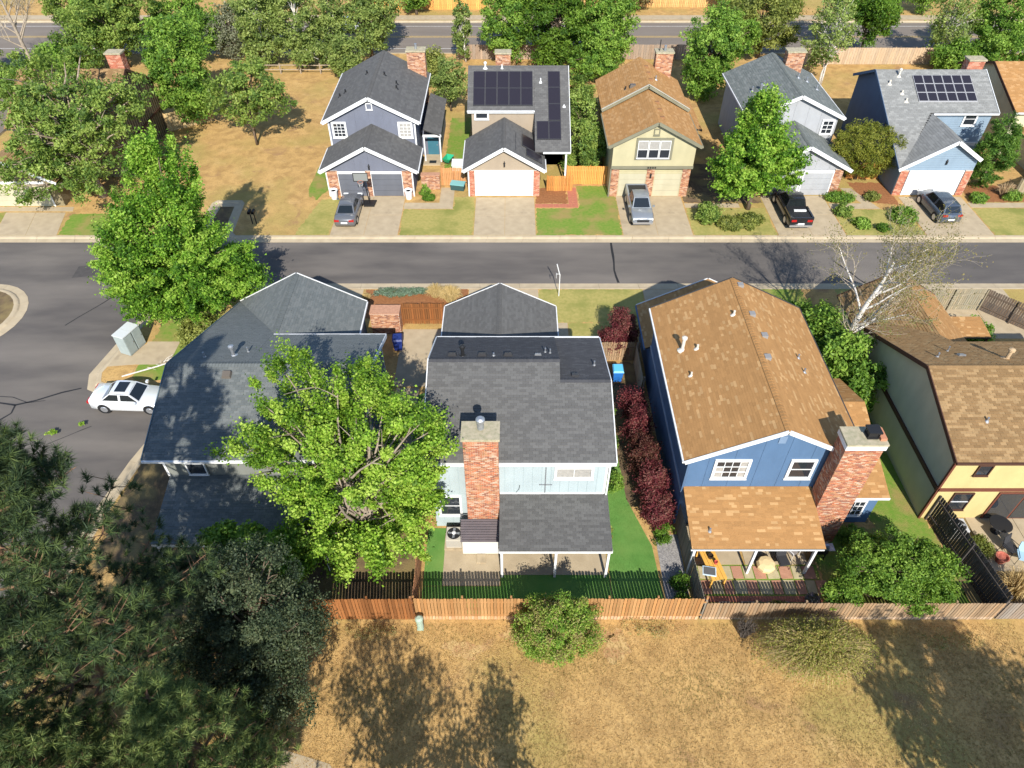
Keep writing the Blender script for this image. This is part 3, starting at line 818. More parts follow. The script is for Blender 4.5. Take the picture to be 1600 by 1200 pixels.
# ---------------- metal-roofed storage shed against the chimney, air conditioner
sh = empty('storage_shed', (-1.6, 20.0, 0), label='low white storage shed with ribbed metal roof below the brick chimney', cat='shed')
SHW = mat('shed_white', (0.60, 0.585, 0.54), (0.54, 0.525, 0.48), scale=2, rough=0.5)
MB().prism([(-2.52, 20.02, 0.05), (-2.52, 20.85, 0.05), (-2.52, 20.85, 1.72), (-2.52, 20.02, 1.2)], (-1.88, 0, 0)).build('shed_body', SHW, sh)
for xa in (-2.50, -1.57): MB().box(xa, xa + 0.91, 19.99, 20.02, 0.1, 1.16).build('shed_door', SHW, sh)
ROOFM = mat('brown_metal_roof', (0.115, 0.095, 0.100), (0.095, 0.080, 0.085), scale=3, rough=0.45)
b = MB(); n = 9
for i in range(n):
    v0, v1 = i / n, (i + 1) / n - 0.02
    p = lambda v, dz: (19.93 + 0.98 * v, 1.25 + 0.60 * v + dz)
    (ya, za), (yb, zbb) = p(v0, 0.035), p(v1, 0.0)
    b.prism([(-2.6, ya, za), (-0.62, ya, za), (-0.62, yb, zbb + 0.012), (-2.6, yb, zbb + 0.012)], (0, 0, 0.03))
b.build('shed_roof', ROOFM, sh)
MB().box(-1.8, -1.35, 19.45, 19.95, 0.03, 0.12).build('shed_step', CONC, sh)

def ac_unit(name, x, y, label, s=0.78, h=0.8, m=None):
    r = empty(name, (x, y, 0), label=label, cat='air conditioner')
    m = m or mat('ac_beige', (0.42, 0.39, 0.33), rough=0.6)
    MB().box(x - s * 0.65, x + s * 0.65, y - s * 0.65, y + s * 0.65, 0.0, 0.08).build('pad', CONC, r)
    MB().box(x - s / 2, x + s / 2, y - s / 2, y + s / 2, 0.08, h).build('casing', m, r)
    b = MB()
    for k in range(9): b.box(x - s / 2 - 0.012, x + s / 2 + 0.012, y - s / 2 - 0.012, y + s / 2 + 0.012, 0.16 + k * (h - 0.26) / 9, 0.16 + k * (h - 0.26) / 9 + 0.035)
    b.build('louvre', mat('ac_louvre', (0.33, 0.31, 0.27), rough=0.6), r, kind='stuff')
    MB().lathe((x, y, h), [(s * 0.45, 0), (s * 0.45, 0.015), (s * 0.4, 0.02)], 20).build('fan_well', BLACK, r)
    b = MB()
    for k in range(4):
        a = k * math.pi / 2; d = V3((math.cos(a), math.sin(a), 0)); q = V3((-d.y, d.x, 0)); c = V3((x, y, h + 0.03))
        b.face([c + d * 0.05 - q * 0.04, c + d * s * 0.38 - q * 0.09, c + d * s * 0.38 + q * 0.05 + V3((0, 0, 0.03)), c + d * 0.05 + q * 0.04])
    b.build('fan_blade', METAL, r)
    b = MB(); b.lathe((x, y, h + 0.04), [(0.1, 0), (0.1, 0.04), (0.05, 0.06)], 12); b.build('fan_hub', WHITE, r)
    return r
ac_unit('air_conditioner', -3.0, 20.75, 'beige air conditioner with round fan beside the white shed')

# ---------------- the blue-grey slate-roofed house on the left
TAUPE = paint('taupe_paint', (0.26, 0.27, 0.24))
ABLUE = paint('grey_blue_paint', (0.17, 0.23, 0.26))
ha = empty('house', (-12.8, 22.65, 0), label='taupe house with slate blue shingle roof behind the big maple on the left', cat='house')
yz_block(ha, -17.5, -7.75, [(22.65, 0), (31.4, 0), (31.4, 4.75), (27.45, 6.28), (22.65, 4.68)], TAUPE)
roof_slope(ha, [(-18.2, 22.3, 4.85), (-7.42, 22.3, 4.85), (-7.42, 27.45, 6.5), (-18.2, 27.45, 6.5)], 'slate')
AR, AGZ = -14.05, 4.75
KA = 1.65 / 4.3                                   # back slope; on the left it runs down to the garage valley
roof_slope(ha, [(-7.42, 31.75, 4.85), (-14.05, 31.75, 4.85), (-14.05, 27.45, 6.5), (-7.42, 27.45, 6.5)], 'slate')
YV = 27.45 + (6.5 - AGZ) / KA
roof_slope(ha, [(-14.06, 27.45, 6.5), (-18.2, 27.45, 6.5), (-18.2, 37.80, 6.5 - KA * 10.35), (-14.06, YV, AGZ)], 'slate', course=X)
ridge_cap(ha, (-18.2, 27.45, 6.5), (-7.42, 27.45, 6.5), 'slate', drop=0.35, w=0.2)
gutter(ha, (-18.22, 22.3, 4.85), (-7.4, 22.3, 4.85), out=(0, -0.06, 0)); gutter(ha, (-14.0, 31.75, 4.85), (-7.4, 31.75, 4.85), out=(0, 0.06, 0))
board(ha, 'fascia', (-18.2, 22.36, 4.68), (-7.42, 22.36, 4.68), 0.03, 0.18, WHITE)
rake(ha, [(-7.38, 22.3, 4.85), (-7.38, 27.45, 6.5), (-7.38, 31.75, 4.85)]); rake(ha, [(-18.24, 22.3, 4.85), (-18.24, 27.45, 6.5), (-18.24, 37.8, 6.5 - KA * 10.35)], ABLUE)
wall(ha, [(-7.73, 22.68, 0), (-7.73, 31.38, 0), (-7.73, 31.38, 4.7), (-7.73, 27.45, 6.25), (-7.73, 22.68, 4.64)], (-0.02, 0, 0), ABLUE, name='gable_siding')
for yy in (22.66, 31.3): MB().box(-7.73, -7.68, yy, yy + 0.1, 0.1, 4.6).build('corner_board', WHITE, ha)
MB().box(-17.54, -17.42, 22.60, 22.66, 3.2, 4.65).build('corner_board', WHITE, ha)
window(ha, (-16.35, 22.63, 3.4), X, Z, 0.85, 0.8, cols=1, fw=0.07)
window(ha, (-10.2, 22.63, 3.4), X, Z, 1.2, 0.8, cols=2, fw=0.07)
window(ha, (-7.73, 25.0, 3.2), Y, Z, 1.0, 1.1, cols=1, fw=0.09)
roof_slope(ha, [(-17.45, 19.05, 2.45), (-9.0, 19.05, 2.45), (-9.0, 22.64, 3.25), (-17.45, 22.64, 3.25)], 'slate', thick=0.1, name='patio_cover')
board(ha, 'patio_beam', (-17.45, 19.1, 2.28), (-9.0, 19.1, 2.28), 0.1, 0.22, WHITE)
for xx in (-17.2, -14.2, -11.2, -9.2): MB().box(xx - 0.06, xx + 0.06, 19.04, 19.16, 0, 2.18).build('patio_post', WHITE, ha)
# garage wing
AGL, AGR = -18.25, -9.80
xz_block(ha, 31.45, 37.7, [(-17.6, 0), (-10.05, 0), (-10.05, 2.38), (AR, 4.50), (-17.6, 2.60)], ABLUE)
k = (AGZ - 2.45) / (AR - AGR)
roof_slope(ha, [(AGL, 38.0, AGZ + k * (AR - AGL)), (AGL, 37.85, AGZ + k * (AR - AGL)), (AR, YV - 0.02, AGZ), (AR, 38.0, AGZ)], 'slate')
roof_slope(ha, [(AGR, 31.5, 2.45), (AGR, 38.0, 2.45), (AR, 38.0, AGZ), (AR, 31.5, AGZ)], 'slate')
ridge_cap(ha, (AR, 38.0, AGZ), (AR, 31.4, AGZ), 'slate', drop=0.5, w=0.2)
gutter(ha, (AGR + 0.05, 31.5, 2.45), (AGR + 0.05, 38.0, 2.45))
rake(ha, [(AGL, 38.04, AGZ + k * (AR - AGL)), (AR, 38.04, AGZ), (AGR, 38.04, 2.45)])
garage_door(ha, (-11.2, 37.7, 0), -X, 4.9, 2.15, WHITE)
za = lambda y: 6.5 - (y - 27.45) * 1.65 / 4.3
pipe_vent(ha, -15.1, 28.6, za(28.6), 0.55, 0.09, METAL, cap=True); pipe_vent(ha, -14.5, 29.1, za(29.1), 0.35, 0.04); pipe_vent(ha, -16.6, 28.4, za(28.4), 0.35, 0.05)
box_vent(ha, -14.9, 26.75, 6.28, 0.27, 0.16, m=mat('brown_vent', (0.10, 0.085, 0.07), rough=0.5), slope=0.32)

# ---------------- the bright blue house with the tan roof
CBLUE = paint('deep_blue_paint', (0.105, 0.195, 0.34))
CSHADE = paint('deep_blue_shaded', (0.105, 0.180, 0.31))  # front blue darkened; the shadowed side's shade is painted into the colour
hc = empty('house', (12.7, 21.9, 0), label='bright blue house with tan shingle roof, white gable trim and leaning-looking brick chimney', cat='house')
hc['label'] = 'bright blue house with tan shingle roof, white gable trim and brick chimney'
CL, CR, CM, CZE, CZM = 8.25, 17.05, 12.65, 5.6, 7.8
xz_block(hc, 21.9, 33.0, [(8.62, 0), (16.7, 0), (16.7, 5.55), (CM, 7.58), (8.62, 5.55)], CSHADE)
gp = [(0, 2.9), (8.08, 2.9), (8.08, 5.5), (4.03, 7.55), (0, 5.5)]
strips(hc, (8.62, 21.9, 0), X, Z, gp, 1.22, CBLUE, gap=0.02, start=0.9)
strips(hc, (8.62, 21.9, 0), X, Z, [(0, 0.1), (8.08, 0.1), (8.08, 2.88), (0, 2.88)], 1.22, CBLUE, gap=0.02)
strips(hc, (8.62, 33.0, 0), -Y, Z, [(0, 0.1), (11.1, 0.1), (11.1, 2.75), (0, 2.75)], 1.22, CSHADE, gap=0.02)
strips(hc, (8.62, 33.0, 0), -Y, Z, [(0, 2.95), (11.1, 2.95), (11.1, 5.5), (0, 5.5)], 1.22, CSHADE, gap=0.02)
board(hc, 'belt_board', (8.58, 21.9, 2.85), (8.58, 33.0, 2.85), 0.06, 0.14, paint('pale_blue_trim', (0.40, 0.46, 0.56)))
window(hc, (9.95, 21.885, 4.08), X, Z, 1.5, 1.2, cols=4, rows=3, fw=0.14, blind=lambda i, j: (i == 0 and j < 2) or i == 3)
window(hc, (13.62, 21.885, 4.08), X, Z, 1.0, 1.2, cols=1, rows=2, fw=0.14)
b = MB(); b.box(12.5, 12.85, 21.84, 21.90, 6.62, 7.1); gv = b.build('gable_vent', paint('vent_blue', (0.22, 0.32, 0.47)), hc)
roof_slope(hc, [(CL, 33.3, CZE), (CL, 21.6, CZE), (CM, 21.6, CZM), (CM, 33.3, CZM)], 'tan')
roof_slope(hc, [(CR, 21.6, CZE), (CR, 33.3, CZE), (CM, 33.3, CZM), (CM, 21.6, CZM)], 'tan')
ridge_cap(hc, (CM, 33.3, CZM), (CM, 21.6, CZM), 'tan', drop=0.45, step=0.2)
rake(hc, [(CL, 21.56, CZE), (CM, 21.56, CZM), (CR, 21.56, CZE)]); rake(hc, [(CL, 33.34, CZE), (CM, 33.34, CZM), (CR, 33.34, CZE)], DECK)
gutter(hc, (CL - 0.05, 21.6, CZE), (CL - 0.05, 33.3, CZE)); gutter(hc, (CR + 0.05, 21.6, CZE), (CR + 0.05, 33.3, CZE), DECK)
board(hc, 'corner_board', (8.6, 21.87, 2.9), (8.6, 21.87, 5.4), 0.12, 0.05, CSHADE, up=(0, 1, 0))
roof_slope(hc, [(8.62, 18.75, 2.52), (15.05, 18.75, 2.52), (15.05, 21.88, 3.28), (8.62, 21.88, 3.28)], 'tan', thick=0.1, name='patio_cover')
board(hc, 'patio_beam', (8.62, 18.82, 2.36), (15.05, 18.82, 2.36), 0.09, 0.2, WHITE)
for xx in (8.85, 11.85, 14.75): MB().box(xx - 0.06, xx + 0.06, 18.86, 18.98, 0, 2.26).build('patio_post', WHITE, hc)
pd = MB().box(9.4, 11.4, 21.83, 21.9, 0.05, 2.15).build('patio_door', WHITE, hc)
for xa in (9.47, 10.44): MB().box(xa, xa + 0.9, 21.81, 21.85, 0.12, 2.08).build('pane', GLASS, pd)
cc = chimney(hc, 15.05, 16.75, 20.75, 21.7, 0, 7.75, pal='red', crown=0.12, cap_white=True)
b = MB(); b.box(15.95, 16.45, 21.0, 21.45, 7.85, 7.95); b.box(15.9, 16.5, 20.95, 21.5, 8.25, 8.33)
for dx in (15.95, 16.41):
    for dy in (21.0, 21.41): b.box(dx, dx + 0.04, dy, dy + 0.04, 7.95, 8.25)
b.box(16.0, 16.4, 21.05, 21.4, 7.95, 8.22)
b.build('flue', BLACK, cc)
MB().box(16.5, 16.78, 20.9, 21.6, 7.86, 8.02).build('flue', mat('clay_flue', (0.42, 0.18, 0.10), rough=0.9), cc)
# lean-to wing on the right
yz_block(hc, 16.72, 18.95, [(22.0, 0), (29.6, 0), (29.6, 2.9), (26.9, 4.0), (22.0, 2.5)], CBLUE)
gable_x(hc, 16.9, 19.2, 21.68, 2.6, 26.9, 4.2, 29.9, 3.05, 'tan')
board(hc, 'fascia', (17.0, 21.66, 2.5), (19.22, 21.66, 2.5), 0.04, 0.14, WHITE)
window(hc, (17.3, 21.985, 0.75), X, Z, 1.0, 1.15, cols=4, rows=3, fw=0.1)
# roof fittings
zl = lambda x: CZE + (x - CL) * 0.5
zr = lambda x: CZE + (CR - x) * 0.5
for x, y, h, r, cap in ((9.3, 29.0, 0.75, 0.09, True), (10.0, 28.7, 0.28, 0.06, False), (9.4, 26.9, 0.25, 0.05, False), (12.1, 30.3, 0.28, 0.06, False)):
    pipe_vent(hc, x, y, zl(x), h, r, mat('pale_vent', (0.55, 0.50, 0.42), rough=0.6), cap=cap)
for x, y in ((13.0, 33.0 - 0.2), (13.05, 30.2), (13.35, 28.6), (12.98, 26.7)):
    b = MB(); b.box(x - 0.16, x + 0.16, y - 0.16, y + 0.16, zr(x) - 0.1, zr(x) + 0.14); b.build('roof_vent', mat('grey_vent', (0.22, 0.21, 0.20), rough=0.7), hc)
pipe_vent(hc, 15.2, 27.9, zr(15.2), 0.25, 0.05); pipe_vent(hc, 15.2, 26.8, zr(15.2), 0.25, 0.05)
pipe_vent(hc, 9.6, 19.6, 2.72, 0.22, 0.05)
# garage wing
xz_block(hc, 33.05, 37.0, [(8.7, 0), (16.6, 0), (16.6, 2.5), (CM, 4.55), (8.7, 2.5)], CSHADE)
gable_y(hc, 8.3, 2.6, 17.0, 2.6, CM, 4.75, 33.1, 37.4, 'tan')
gutter(hc, (8.26, 33.1, 2.6), (8.26, 37.4, 2.6), CBLUE); rake(hc, [(8.3, 37.44, 2.6), (CM, 37.44, 4.75), (17.0, 37.44, 2.6)])
garage_door(hc, (15.2, 37.0, 0), -X, 4.9, 2.15, WHITE)

# ---------------- the yellow house at the right edge
YEL_P = paint('yellow_stucco', (0.70, 0.56, 0.25))
OLIVE = paint('olive_stucco', (0.72, 0.68, 0.46))
BRN = paint('brown_trim', (0.10, 0.045, 0.028))
RBRN = paint('red_brown_trim', (0.19, 0.060, 0.035))
hd = empty('house', (27.5, 22.3, 0), label='yellow and olive stucco house with brown trim and speckled tan roof at the right edge', cat='house')
DX = 36.0
yz_block(hd, 21.92, DX, [(22.3, 0), (30.4, 0), (30.4, 5.0), (26.95, 6.6), (22.3, 4.95)], OLIVE)
MB().box(21.95, DX - 0.02, 22.27, 22.3, 0.02, 4.9).build('stucco_face', YEL_P, hd)
MB().box(21.90, DX, 22.22, 22.268, 2.38, 2.62).build('belt_board', RBRN, hd)
MB().box(21.84, 21.92, 22.3, 30.45, 2.35, 2.62).build('belt_board', BRN, hd)
MB().box(21.86, 21.97, 22.22, 22.34, 0, 4.9).build('corner_board', RBRN, hd)
KD, DG = 1.67 / 3.8, 25.35
roof_slope(hd, [(21.62, 21.95, 5.12), (DX, 21.95, 5.12), (DX, 26.95, 6.82), (21.62, 26.95, 6.82)], 'brown')
roof_slope(hd, [(DX, 30.75, 5.15), (DG, 30.75, 5.15), (DG, 26.95, 6.82), (DX, 26.95, 6.82)], 'brown')
YE = 33.9; XV = DG - (YE - 32.0) / 1.358; ZE = 6.82 - KD * (YE - 26.95)
roof_slope(hd, [(DG - 0.01, 26.95, 6.82), (21.62, 26.95, 6.82), (21.62, YE, ZE), (XV, YE, ZE), (DG - 0.01, 32.0, 4.6)], 'brown', course=X)
wall(hd, [(21.93, 30.4, 0), (21.93, YE - 0.3, 0), (21.93, YE - 0.3, ZE - 0.1), (21.93, 30.4, 5.0)], (0.1, 0, 0), OLIVE, name='side_wall')
ridge_cap(hd, (21.62, 26.95, 6.82), (DX, 26.95, 6.82), 'brown', drop=0.35)
rake(hd, [(21.58, 21.95, 5.12), (21.58, 26.95, 6.82), (21.58, YE, ZE)], BRN); gutter(hd, (21.6, 21.95, 5.12), (DX, 21.95, 5.12), BRN, out=(0, -0.06, 0))
window(hd, (23.2, 22.262, 3.75), X, Z, 0.62, 0.72, cols=1, fw=0.06, trim=BRN)
window(hd, (22.95, 22.262, 0.85), X, Z, 0.92, 1.35, cols=1, rows=2, fw=0.06, trim=BRN)
pd = MB().box(25.2, 28.0, 22.2, 22.268, 0.04, 2.3).build('patio_door', RBRN, hd)
for xa in (25.3, 26.65): MB().box(xa, xa + 1.25, 22.18, 22.24, 0.12, 2.2).build('pane', GLASS, pd)
xz_block(hd, 30.45, 38.0, [(22.3, 0), (28.2, 0), (28.2, 2.6), (DG, 4.4), (22.3, 2.6)], OLIVE)
roof_slope(hd, [(22.0, 38.4, 2.6), (22.0, 33.7, 2.6), (XV, YE - 0.1, 4.6 - 0.597 * (DG - XV)), (DG, 32.0, 4.6), (DG, 38.4, 4.6)], 'brown')
roof_slope(hd, [(28.5, 30.5, 2.7), (28.5, 38.4, 2.7), (DG, 38.4, 4.6), (DG, 30.5, 4.6)], 'tan')
rake(hd, [(22.0, 38.44, 2.6), (DG, 38.44, 4.6), (28.5, 38.44, 2.7)], BRN)
garage_door(hd, (27.5, 38.0, 0), -X, 4.6, 2.15, OLIVE)
roof_slope(hd, [(28.5, 34.4, 2.35), (30.6, 34.4, 2.35), (30.6, 36.2, 2.6), (28.5, 36.2, 2.6)], 'tan', thick=0.1, name='porch_cover')
MB().box(30.45, 30.55, 34.5, 34.6, 0, 2.25).build('porch_post', BRN, hd)
zd = lambda y: 6.82 - (y - 26.95) * 1.67 / 3.8
pipe_vent(hd, 22.9, 28.3, zd(28.3), 0.3, 0.05); pipe_vent(hd, 24.0, 29.2, zd(29.2), 0.35, 0.04); box_vent(hd, 24.3, 28.5, zd(28.5), 0.22, 0.12, METAL, slope=-0.44); pipe_vent(hd, 26.4, 28.0, zd(28.0), 0.55, 0.1, mat('tan_vent', (0.40, 0.28, 0.16)), cap=True)
pipe_vent(hd, 23.7, 24.0, 5.12 + 2.05 * 0.34, 0.25, 0.05)
ac_unit('air_conditioner', 23.35, 21.3, 'pale air conditioner standing by the yellow stucco wall', s=0.8, h=0.75, m=mat('ac_grey', (0.45, 0.45, 0.44), rough=0.6))

# ================================================================== the far row of houses
def sub_walls(parent, x0, x1, y0, y1, z, xm, zm, m):
    return xz_block(parent, y0, y1, [(x0, 0), (x1, 0), (x1, z), (xm, zm), (x0, z)], m)

# ---------------- slate-purple house with double garage
F1P = paint('slate_purple_paint', (0.185, 0.20, 0.255))
F1S = paint('slate_purple_panel', (0.200, 0.215, 0.270))
h1 = empty('house', (-12.3, 56.2, 0), label='slate purple house with two grey garage doors and dark gable roof', cat='house')
sub_walls(h1, -15.95, -8.55, 56.2, 60.25, 2.5, -12.3, 4.48, F1P)
strips(h1, (-15.95, 56.2, 0), X, Z, [(1.3, 2.42), (6.3, 2.42), (6.3, 3.05), (3.65, 4.42), (1.3, 3.1)], 1.22, F1S, gap=0.025)
for xa, xb in ((-15.93, -15.0), (-12.58, -12.15), (-9.45, -8.57)):
    br = MB().box(xa, xb, 56.12, 56.2, 0, 2.4).build('brick_pier', MORTAR, h1)
    brickwork(br, [((xa, 56.12, 0), X, Z, xb - xa, 2.4)], 'orange', 0.24, 0.1)
GD = paint('grey_door', (0.165, 0.175, 0.205), 0.5)
garage_door(h1, (-14.95, 56.19, 0), X, 2.35, 2.12, GD); garage_door(h1, (-12.1, 56.19, 0), X, 2.6, 2.12, GD)
gable_y(h1, -16.45, 2.5, -8.05, 2.5, -12.3, 4.68, 55.8, 60.3, 'fgrey')
ridge_cap(h1, (-12.3, 60.2, 4.68), (-12.3, 55.8, 4.68), 'fgrey', drop=0.45)
rake(h1, [(-16.45, 55.76, 2.5), (-12.3, 55.76, 4.68), (-8.05, 55.76, 2.5)], h=0.3); gutter(h1, (-16.5, 55.8, 2.5), (-16.5, 60.2, 2.5)); gutter(h1, (-8.0, 55.8, 2.5), (-8.0, 60.2, 2.5))
sub_walls(h1, -16.1, -8.5, 60.3, 70.6, 4.95, -12.3, 6.85, F1P)
strips(h1, (-16.1, 60.3, 0), X, Z, [(0, 2.4), (7.6, 2.4), (7.6, 4.9), (3.8, 6.8), (0, 4.9)], 1.22, F1S, gap=0.025)
gable_y(h1, -16.55, 4.95, -8.05, 4.95, -12.3, 7.1, 59.95, 71.0, 'fgrey')
ridge_cap(h1, (-12.3, 71.0, 7.1), (-12.3, 59.95, 7.1), 'fgrey', drop=0.45)
rake(h1, [(-16.55, 59.91, 4.95), (-12.3, 59.91, 7.1), (-8.05, 59.91, 4.95)], h=0.3); gutter(h1, (-16.6, 59.95, 4.95), (-16.6, 71.0, 4.95)); gutter(h1, (-8.0, 59.95, 4.95), (-8.0, 71.0, 4.95))
for xx in (-16.13, -8.6): MB().box(xx, xx + 0.13, 60.24, 60.3, 2.4, 4.9).build('corner_board', WHITE, h1)
for xx in (-16.0, -8.63): MB().box(xx, xx + 0.11, 56.08, 56.14, 0, 2.4).build('corner_board', WHITE, h1)
window(h1, (-15.65, 60.27, 3.55), X, Z, 0.95, 1.15, cols=3, rows=4, fw=0.17, sash=0.042)
window(h1, (-9.85, 60.27, 3.55), X, Z, 0.95, 1.15, cols=3, rows=4, fw=0.17, sash=0.042, blind=lambda i, j: True)
window(h1, (-12.5, 60.27, 6.0), X, Z, 0.4, 0.45, cols=1, fw=0.08, glass=F1P)
c = chimney(h1, -9.95, -8.25, 69.6, 70.6, 0, 7.4, pal='orange', bl=0.3, bh=0.12)
MB().cyl((-9.1, 70.1), 0.12, 7.5, 8.0, 10).build('flue', METAL, c)
z1 = lambda x: 7.1 - abs(x + 12.3) * 0.506
for x, y in ((-15.6, 64.2), (-15.1, 64.5), (-13.3, 66.5), (-11.6, 65.8), (-10.5, 65.2), (-10.4, 64.3)): pipe_vent(h1, x, y, z1(x), 0.3, 0.07, BLACK)
lantern(h1, -12.2, 56.17, 2.75)
# entry porch on its right side, teal door
roof_slope(h1, [(-6.55, 62.4, 2.6), (-6.55, 70.5, 2.6), (-8.1, 70.5, 3.2), (-8.1, 62.4, 3.2)], 'fgrey', thick=0.1, name='porch_roof')
MB().box(-8.45, -6.75, 63.8, 70.3, 0, 2.5).build('porch_wall', F1P, h1)
board(h1, 'porch_beam', (-8.2, 62.45, 2.55), (-6.5, 62.45, 2.55), 0.1, 0.2, WHITE)
for xx in (-8.1, -6.65): MB().box(xx - 0.06, xx + 0.06, 62.42, 62.54, 0, 2.5).build('porch_post', WHITE, h1)
TEAL = paint('teal_paint', (0.06, 0.20, 0.27), 0.4)
dr = MB().box(-7.95, -6.95, 63.74, 63.8, 0.1, 2.15).build('front_door', TEAL, h1)
MB().box(-7.1, -7.04, 63.69, 63.74, 1.0, 1.12).build('handle', METAL, dr)
MB().box(-8.3, -6.7, 61.7, 63.75, 0, 0.1).build('porch_step', CONC, h1)
MB().box(-7.75, -7.1, 62.0, 62.5, 0.1, 0.12).build('door_mat', BLACK, h1)

# ---------------- beige house with dark solar panels
BEI = paint('beige_paint', (0.46, 0.37, 0.27))
h2 = empty('house', (-0.7, 56.2, 0), label='beige house with white double garage door and black solar panels', cat='house')
SL = 0.57
zf = lambda y: 7.6 - SL * (65.7 - y)
yz_block(h2, -3.6, 4.75, [(61.9, 0), (69.4, 0), (69.4, 5.3), (65.7, 7.3), (61.9, 5.2)], BEI)
roof_slope(h2, [(-3.95, 61.65, zf(61.65)), (2.0, 61.65, zf(61.65)), (2.0, 58.0, zf(58.0)), (5.05, 58.0, zf(58.0)), (5.05, 65.7, 7.6), (-3.95, 65.7, 7.6)][0:1] + [(2.0, 61.65, zf(61.65)), (2.0, 65.7, 7.6), (-3.95, 65.7, 7.6)], 'fgrey')
roof_slope(h2, [(2.005, 58.0, zf(58.0)), (5.05, 58.0, zf(58.0)), (5.05, 65.7, 7.6), (2.005, 65.7, 7.6)], 'fgrey')
roof_slope(h2, [(5.05, 69.8, 5.3), (-3.95, 69.8, 5.3), (-3.95, 65.7, 7.6), (5.05, 65.7, 7.6)], 'fgrey')
ridge_cap(h2, (-3.95, 65.7, 7.6), (5.05, 65.7, 7.6), 'fgrey', drop=0.5)
gutter(h2, (-3.97, 61.65, zf(61.65)), (2.0, 61.65, zf(61.65)), out=(0, -0.06, 0)); board(h2, 'fascia', (-3.95, 61.7, 5.1), (2.0, 61.7, 5.1), 0.04, 0.24, WHITE)
gutter(h2, (2.7, 58.0, zf(58.0)), (5.08, 58.0, zf(58.0)), out=(0, -0.06, 0)); rake(h2, [(5.09, 58.0, zf(58.0)), (5.09, 65.7, 7.6), (5.09, 69.8, 5.3)])
wall(h2, [(1.98, 58.2, 2.9), (1.98, 61.9, 5.0), (1.98, 61.9, 2.9)], (0.03, 0, 0), BEI, name='cheek_wall')
window(h2, (-3.2, 61.87, 4.5), X, Z, 1.0, 0.55, cols=1, fw=0.15)
MB().box(2.1, 4.7, 61.9, 62.0, 0, 3.9).build('porch_wall', BEI, h2)
MB().box(4.65, 4.8, 58.1, 58.25, 0, 2.95).build('porch_post', WHITE, h2)
sub_walls(h2, -3.75, 2.4, 56.25, 61.9, 2.5, -0.68, 4.4, BEI)
gable_y(h2, -4.2, 2.55, 2.85, 2.55, -0.68, 4.6, 55.85, 61.8, 'fgrey')
ridge_cap(h2, (-0.68, 61.6, 4.6), (-0.68, 55.85, 4.6), 'fgrey', drop=0.5)
rake(h2, [(-4.2, 55.81, 2.55), (-0.68, 55.81, 4.6), (2.85, 55.81, 2.55)], h=0.3); gutter(h2, (-4.25, 55.85, 2.55), (-4.25, 61.6, 2.55)); gutter(h2, (2.9, 55.85, 2.55), (2.9, 58.0, 2.55))
for xa, xb in ((-3.73, -3.25), (1.85, 2.38)):
    br = MB().box(xa, xb, 56.15, 56.25, 0, 2.45).build('brick_pier', MORTAR, h2); brickwork(br, [((xa, 56.15, 0), X, Z, xb - xa, 2.45)], 'plain', 0.24, 0.1)
garage_door(h2, (-3.1, 56.24, 0), X, 4.85, 2.2, WHITE)
MB().box(-3.8, -3.69, 56.1, 56.2, 0, 2.4).build('downpipe', WHITE, h2)
lantern(h2, -0.65, 56.2, 3.0)
PV = glassmat('solar_cell', (0.018, 0.014, 0.018), 0.28)
PVF = mat('panel_frame', (0.08, 0.08, 0.085), rough=0.4, metal=0.5)
def solar(parent, x0, x1, ya, yb, nx, ny, zfun, face=PV, fm=PVF, slope=SL):
    U = X; W = V3((0, 1, slope)).normalized(); N = U.cross(W)
    arr = MB().box(x0, x1, ya, ya + 0.02, zfun(ya) + 0.02, zfun(ya) + 0.08).build('solar_array', fm, parent)
    O = V3((x0, ya, zfun(ya) + 0.1)); L = (yb - ya) * math.sqrt(1 + slope * slope); w = (x1 - x0) / nx; h = L / ny
    for i in range(nx):
        for j in range(ny):
            b = MB(); b.mi = 0; b.obox(O, U, W, N, i * w + 0.012, (i + 1) * w - 0.012, j * h + 0.012, (j + 1) * h - 0.012, -0.03, 0.012)
            b.mi = 1; b.obox(O, U, W, N, i * w + 0.045, (i + 1) * w - 0.045, j * h + 0.045, (j + 1) * h - 0.045, 0.0, 0.016)
            b.build('solar_panel', [fm, face], arr)
    return arr
solar(h2, -3.45, 1.85, 62.0, 65.1, 5, 2, zf)
solar(h2, 3.2, 4.3, 60.65, 65.1, 1, 3, zf); solar(h2, 2.15, 4.3, 59.0, 60.6, 2, 1, zf)
# two modules on the garage's right slope
arr = MB().box(0.3, 0.34, 56.6, 59.9, 4.05, 4.1).build('solar_array', PVF, h2)
kU, kW = Y, V3((-1, 0, (4.6 - 2.55) / 3.53)).normalized()
for ya, yb, ua, ub in ((58.0, 60.2, 0.35, 2.3), (56.6, 57.9, 0.35, 1.9)):
    O = V3((2.85, ya, 2.62)); N = kU.cross(kW)
    b = MB(); b.mi = 0; b.obox(O, kU, kW, N, 0, yb - ya, ua, ub, 0.03, 0.07); b.mi = 1; b.obox(O, kU, kW, N, 0.05, yb - ya - 0.05, ua + 0.05, ub - 0.05, 0.06, 0.075)
    b.build('solar_panel', [PVF, PV], arr)
c = chimney(h2, -1.5, -0.15, 67.4, 68.2, 5, 8.0, pal='orange', bl=0.3, bh=0.12)
pipe_vent(h2, -2.4, 65.5, 7.5, 0.35, 0.08, WHITE, cap=True); pipe_vent(h2, -0.9, 65.5, 7.5, 0.3, 0.05, WHITE); pipe_vent(h2, 2.55, 64.2, zf(64.2), 0.35, 0.06, WHITE); pipe_vent(h2, 4.6, 62.0, zf(62.0), 0.15, 0.06, WHITE)

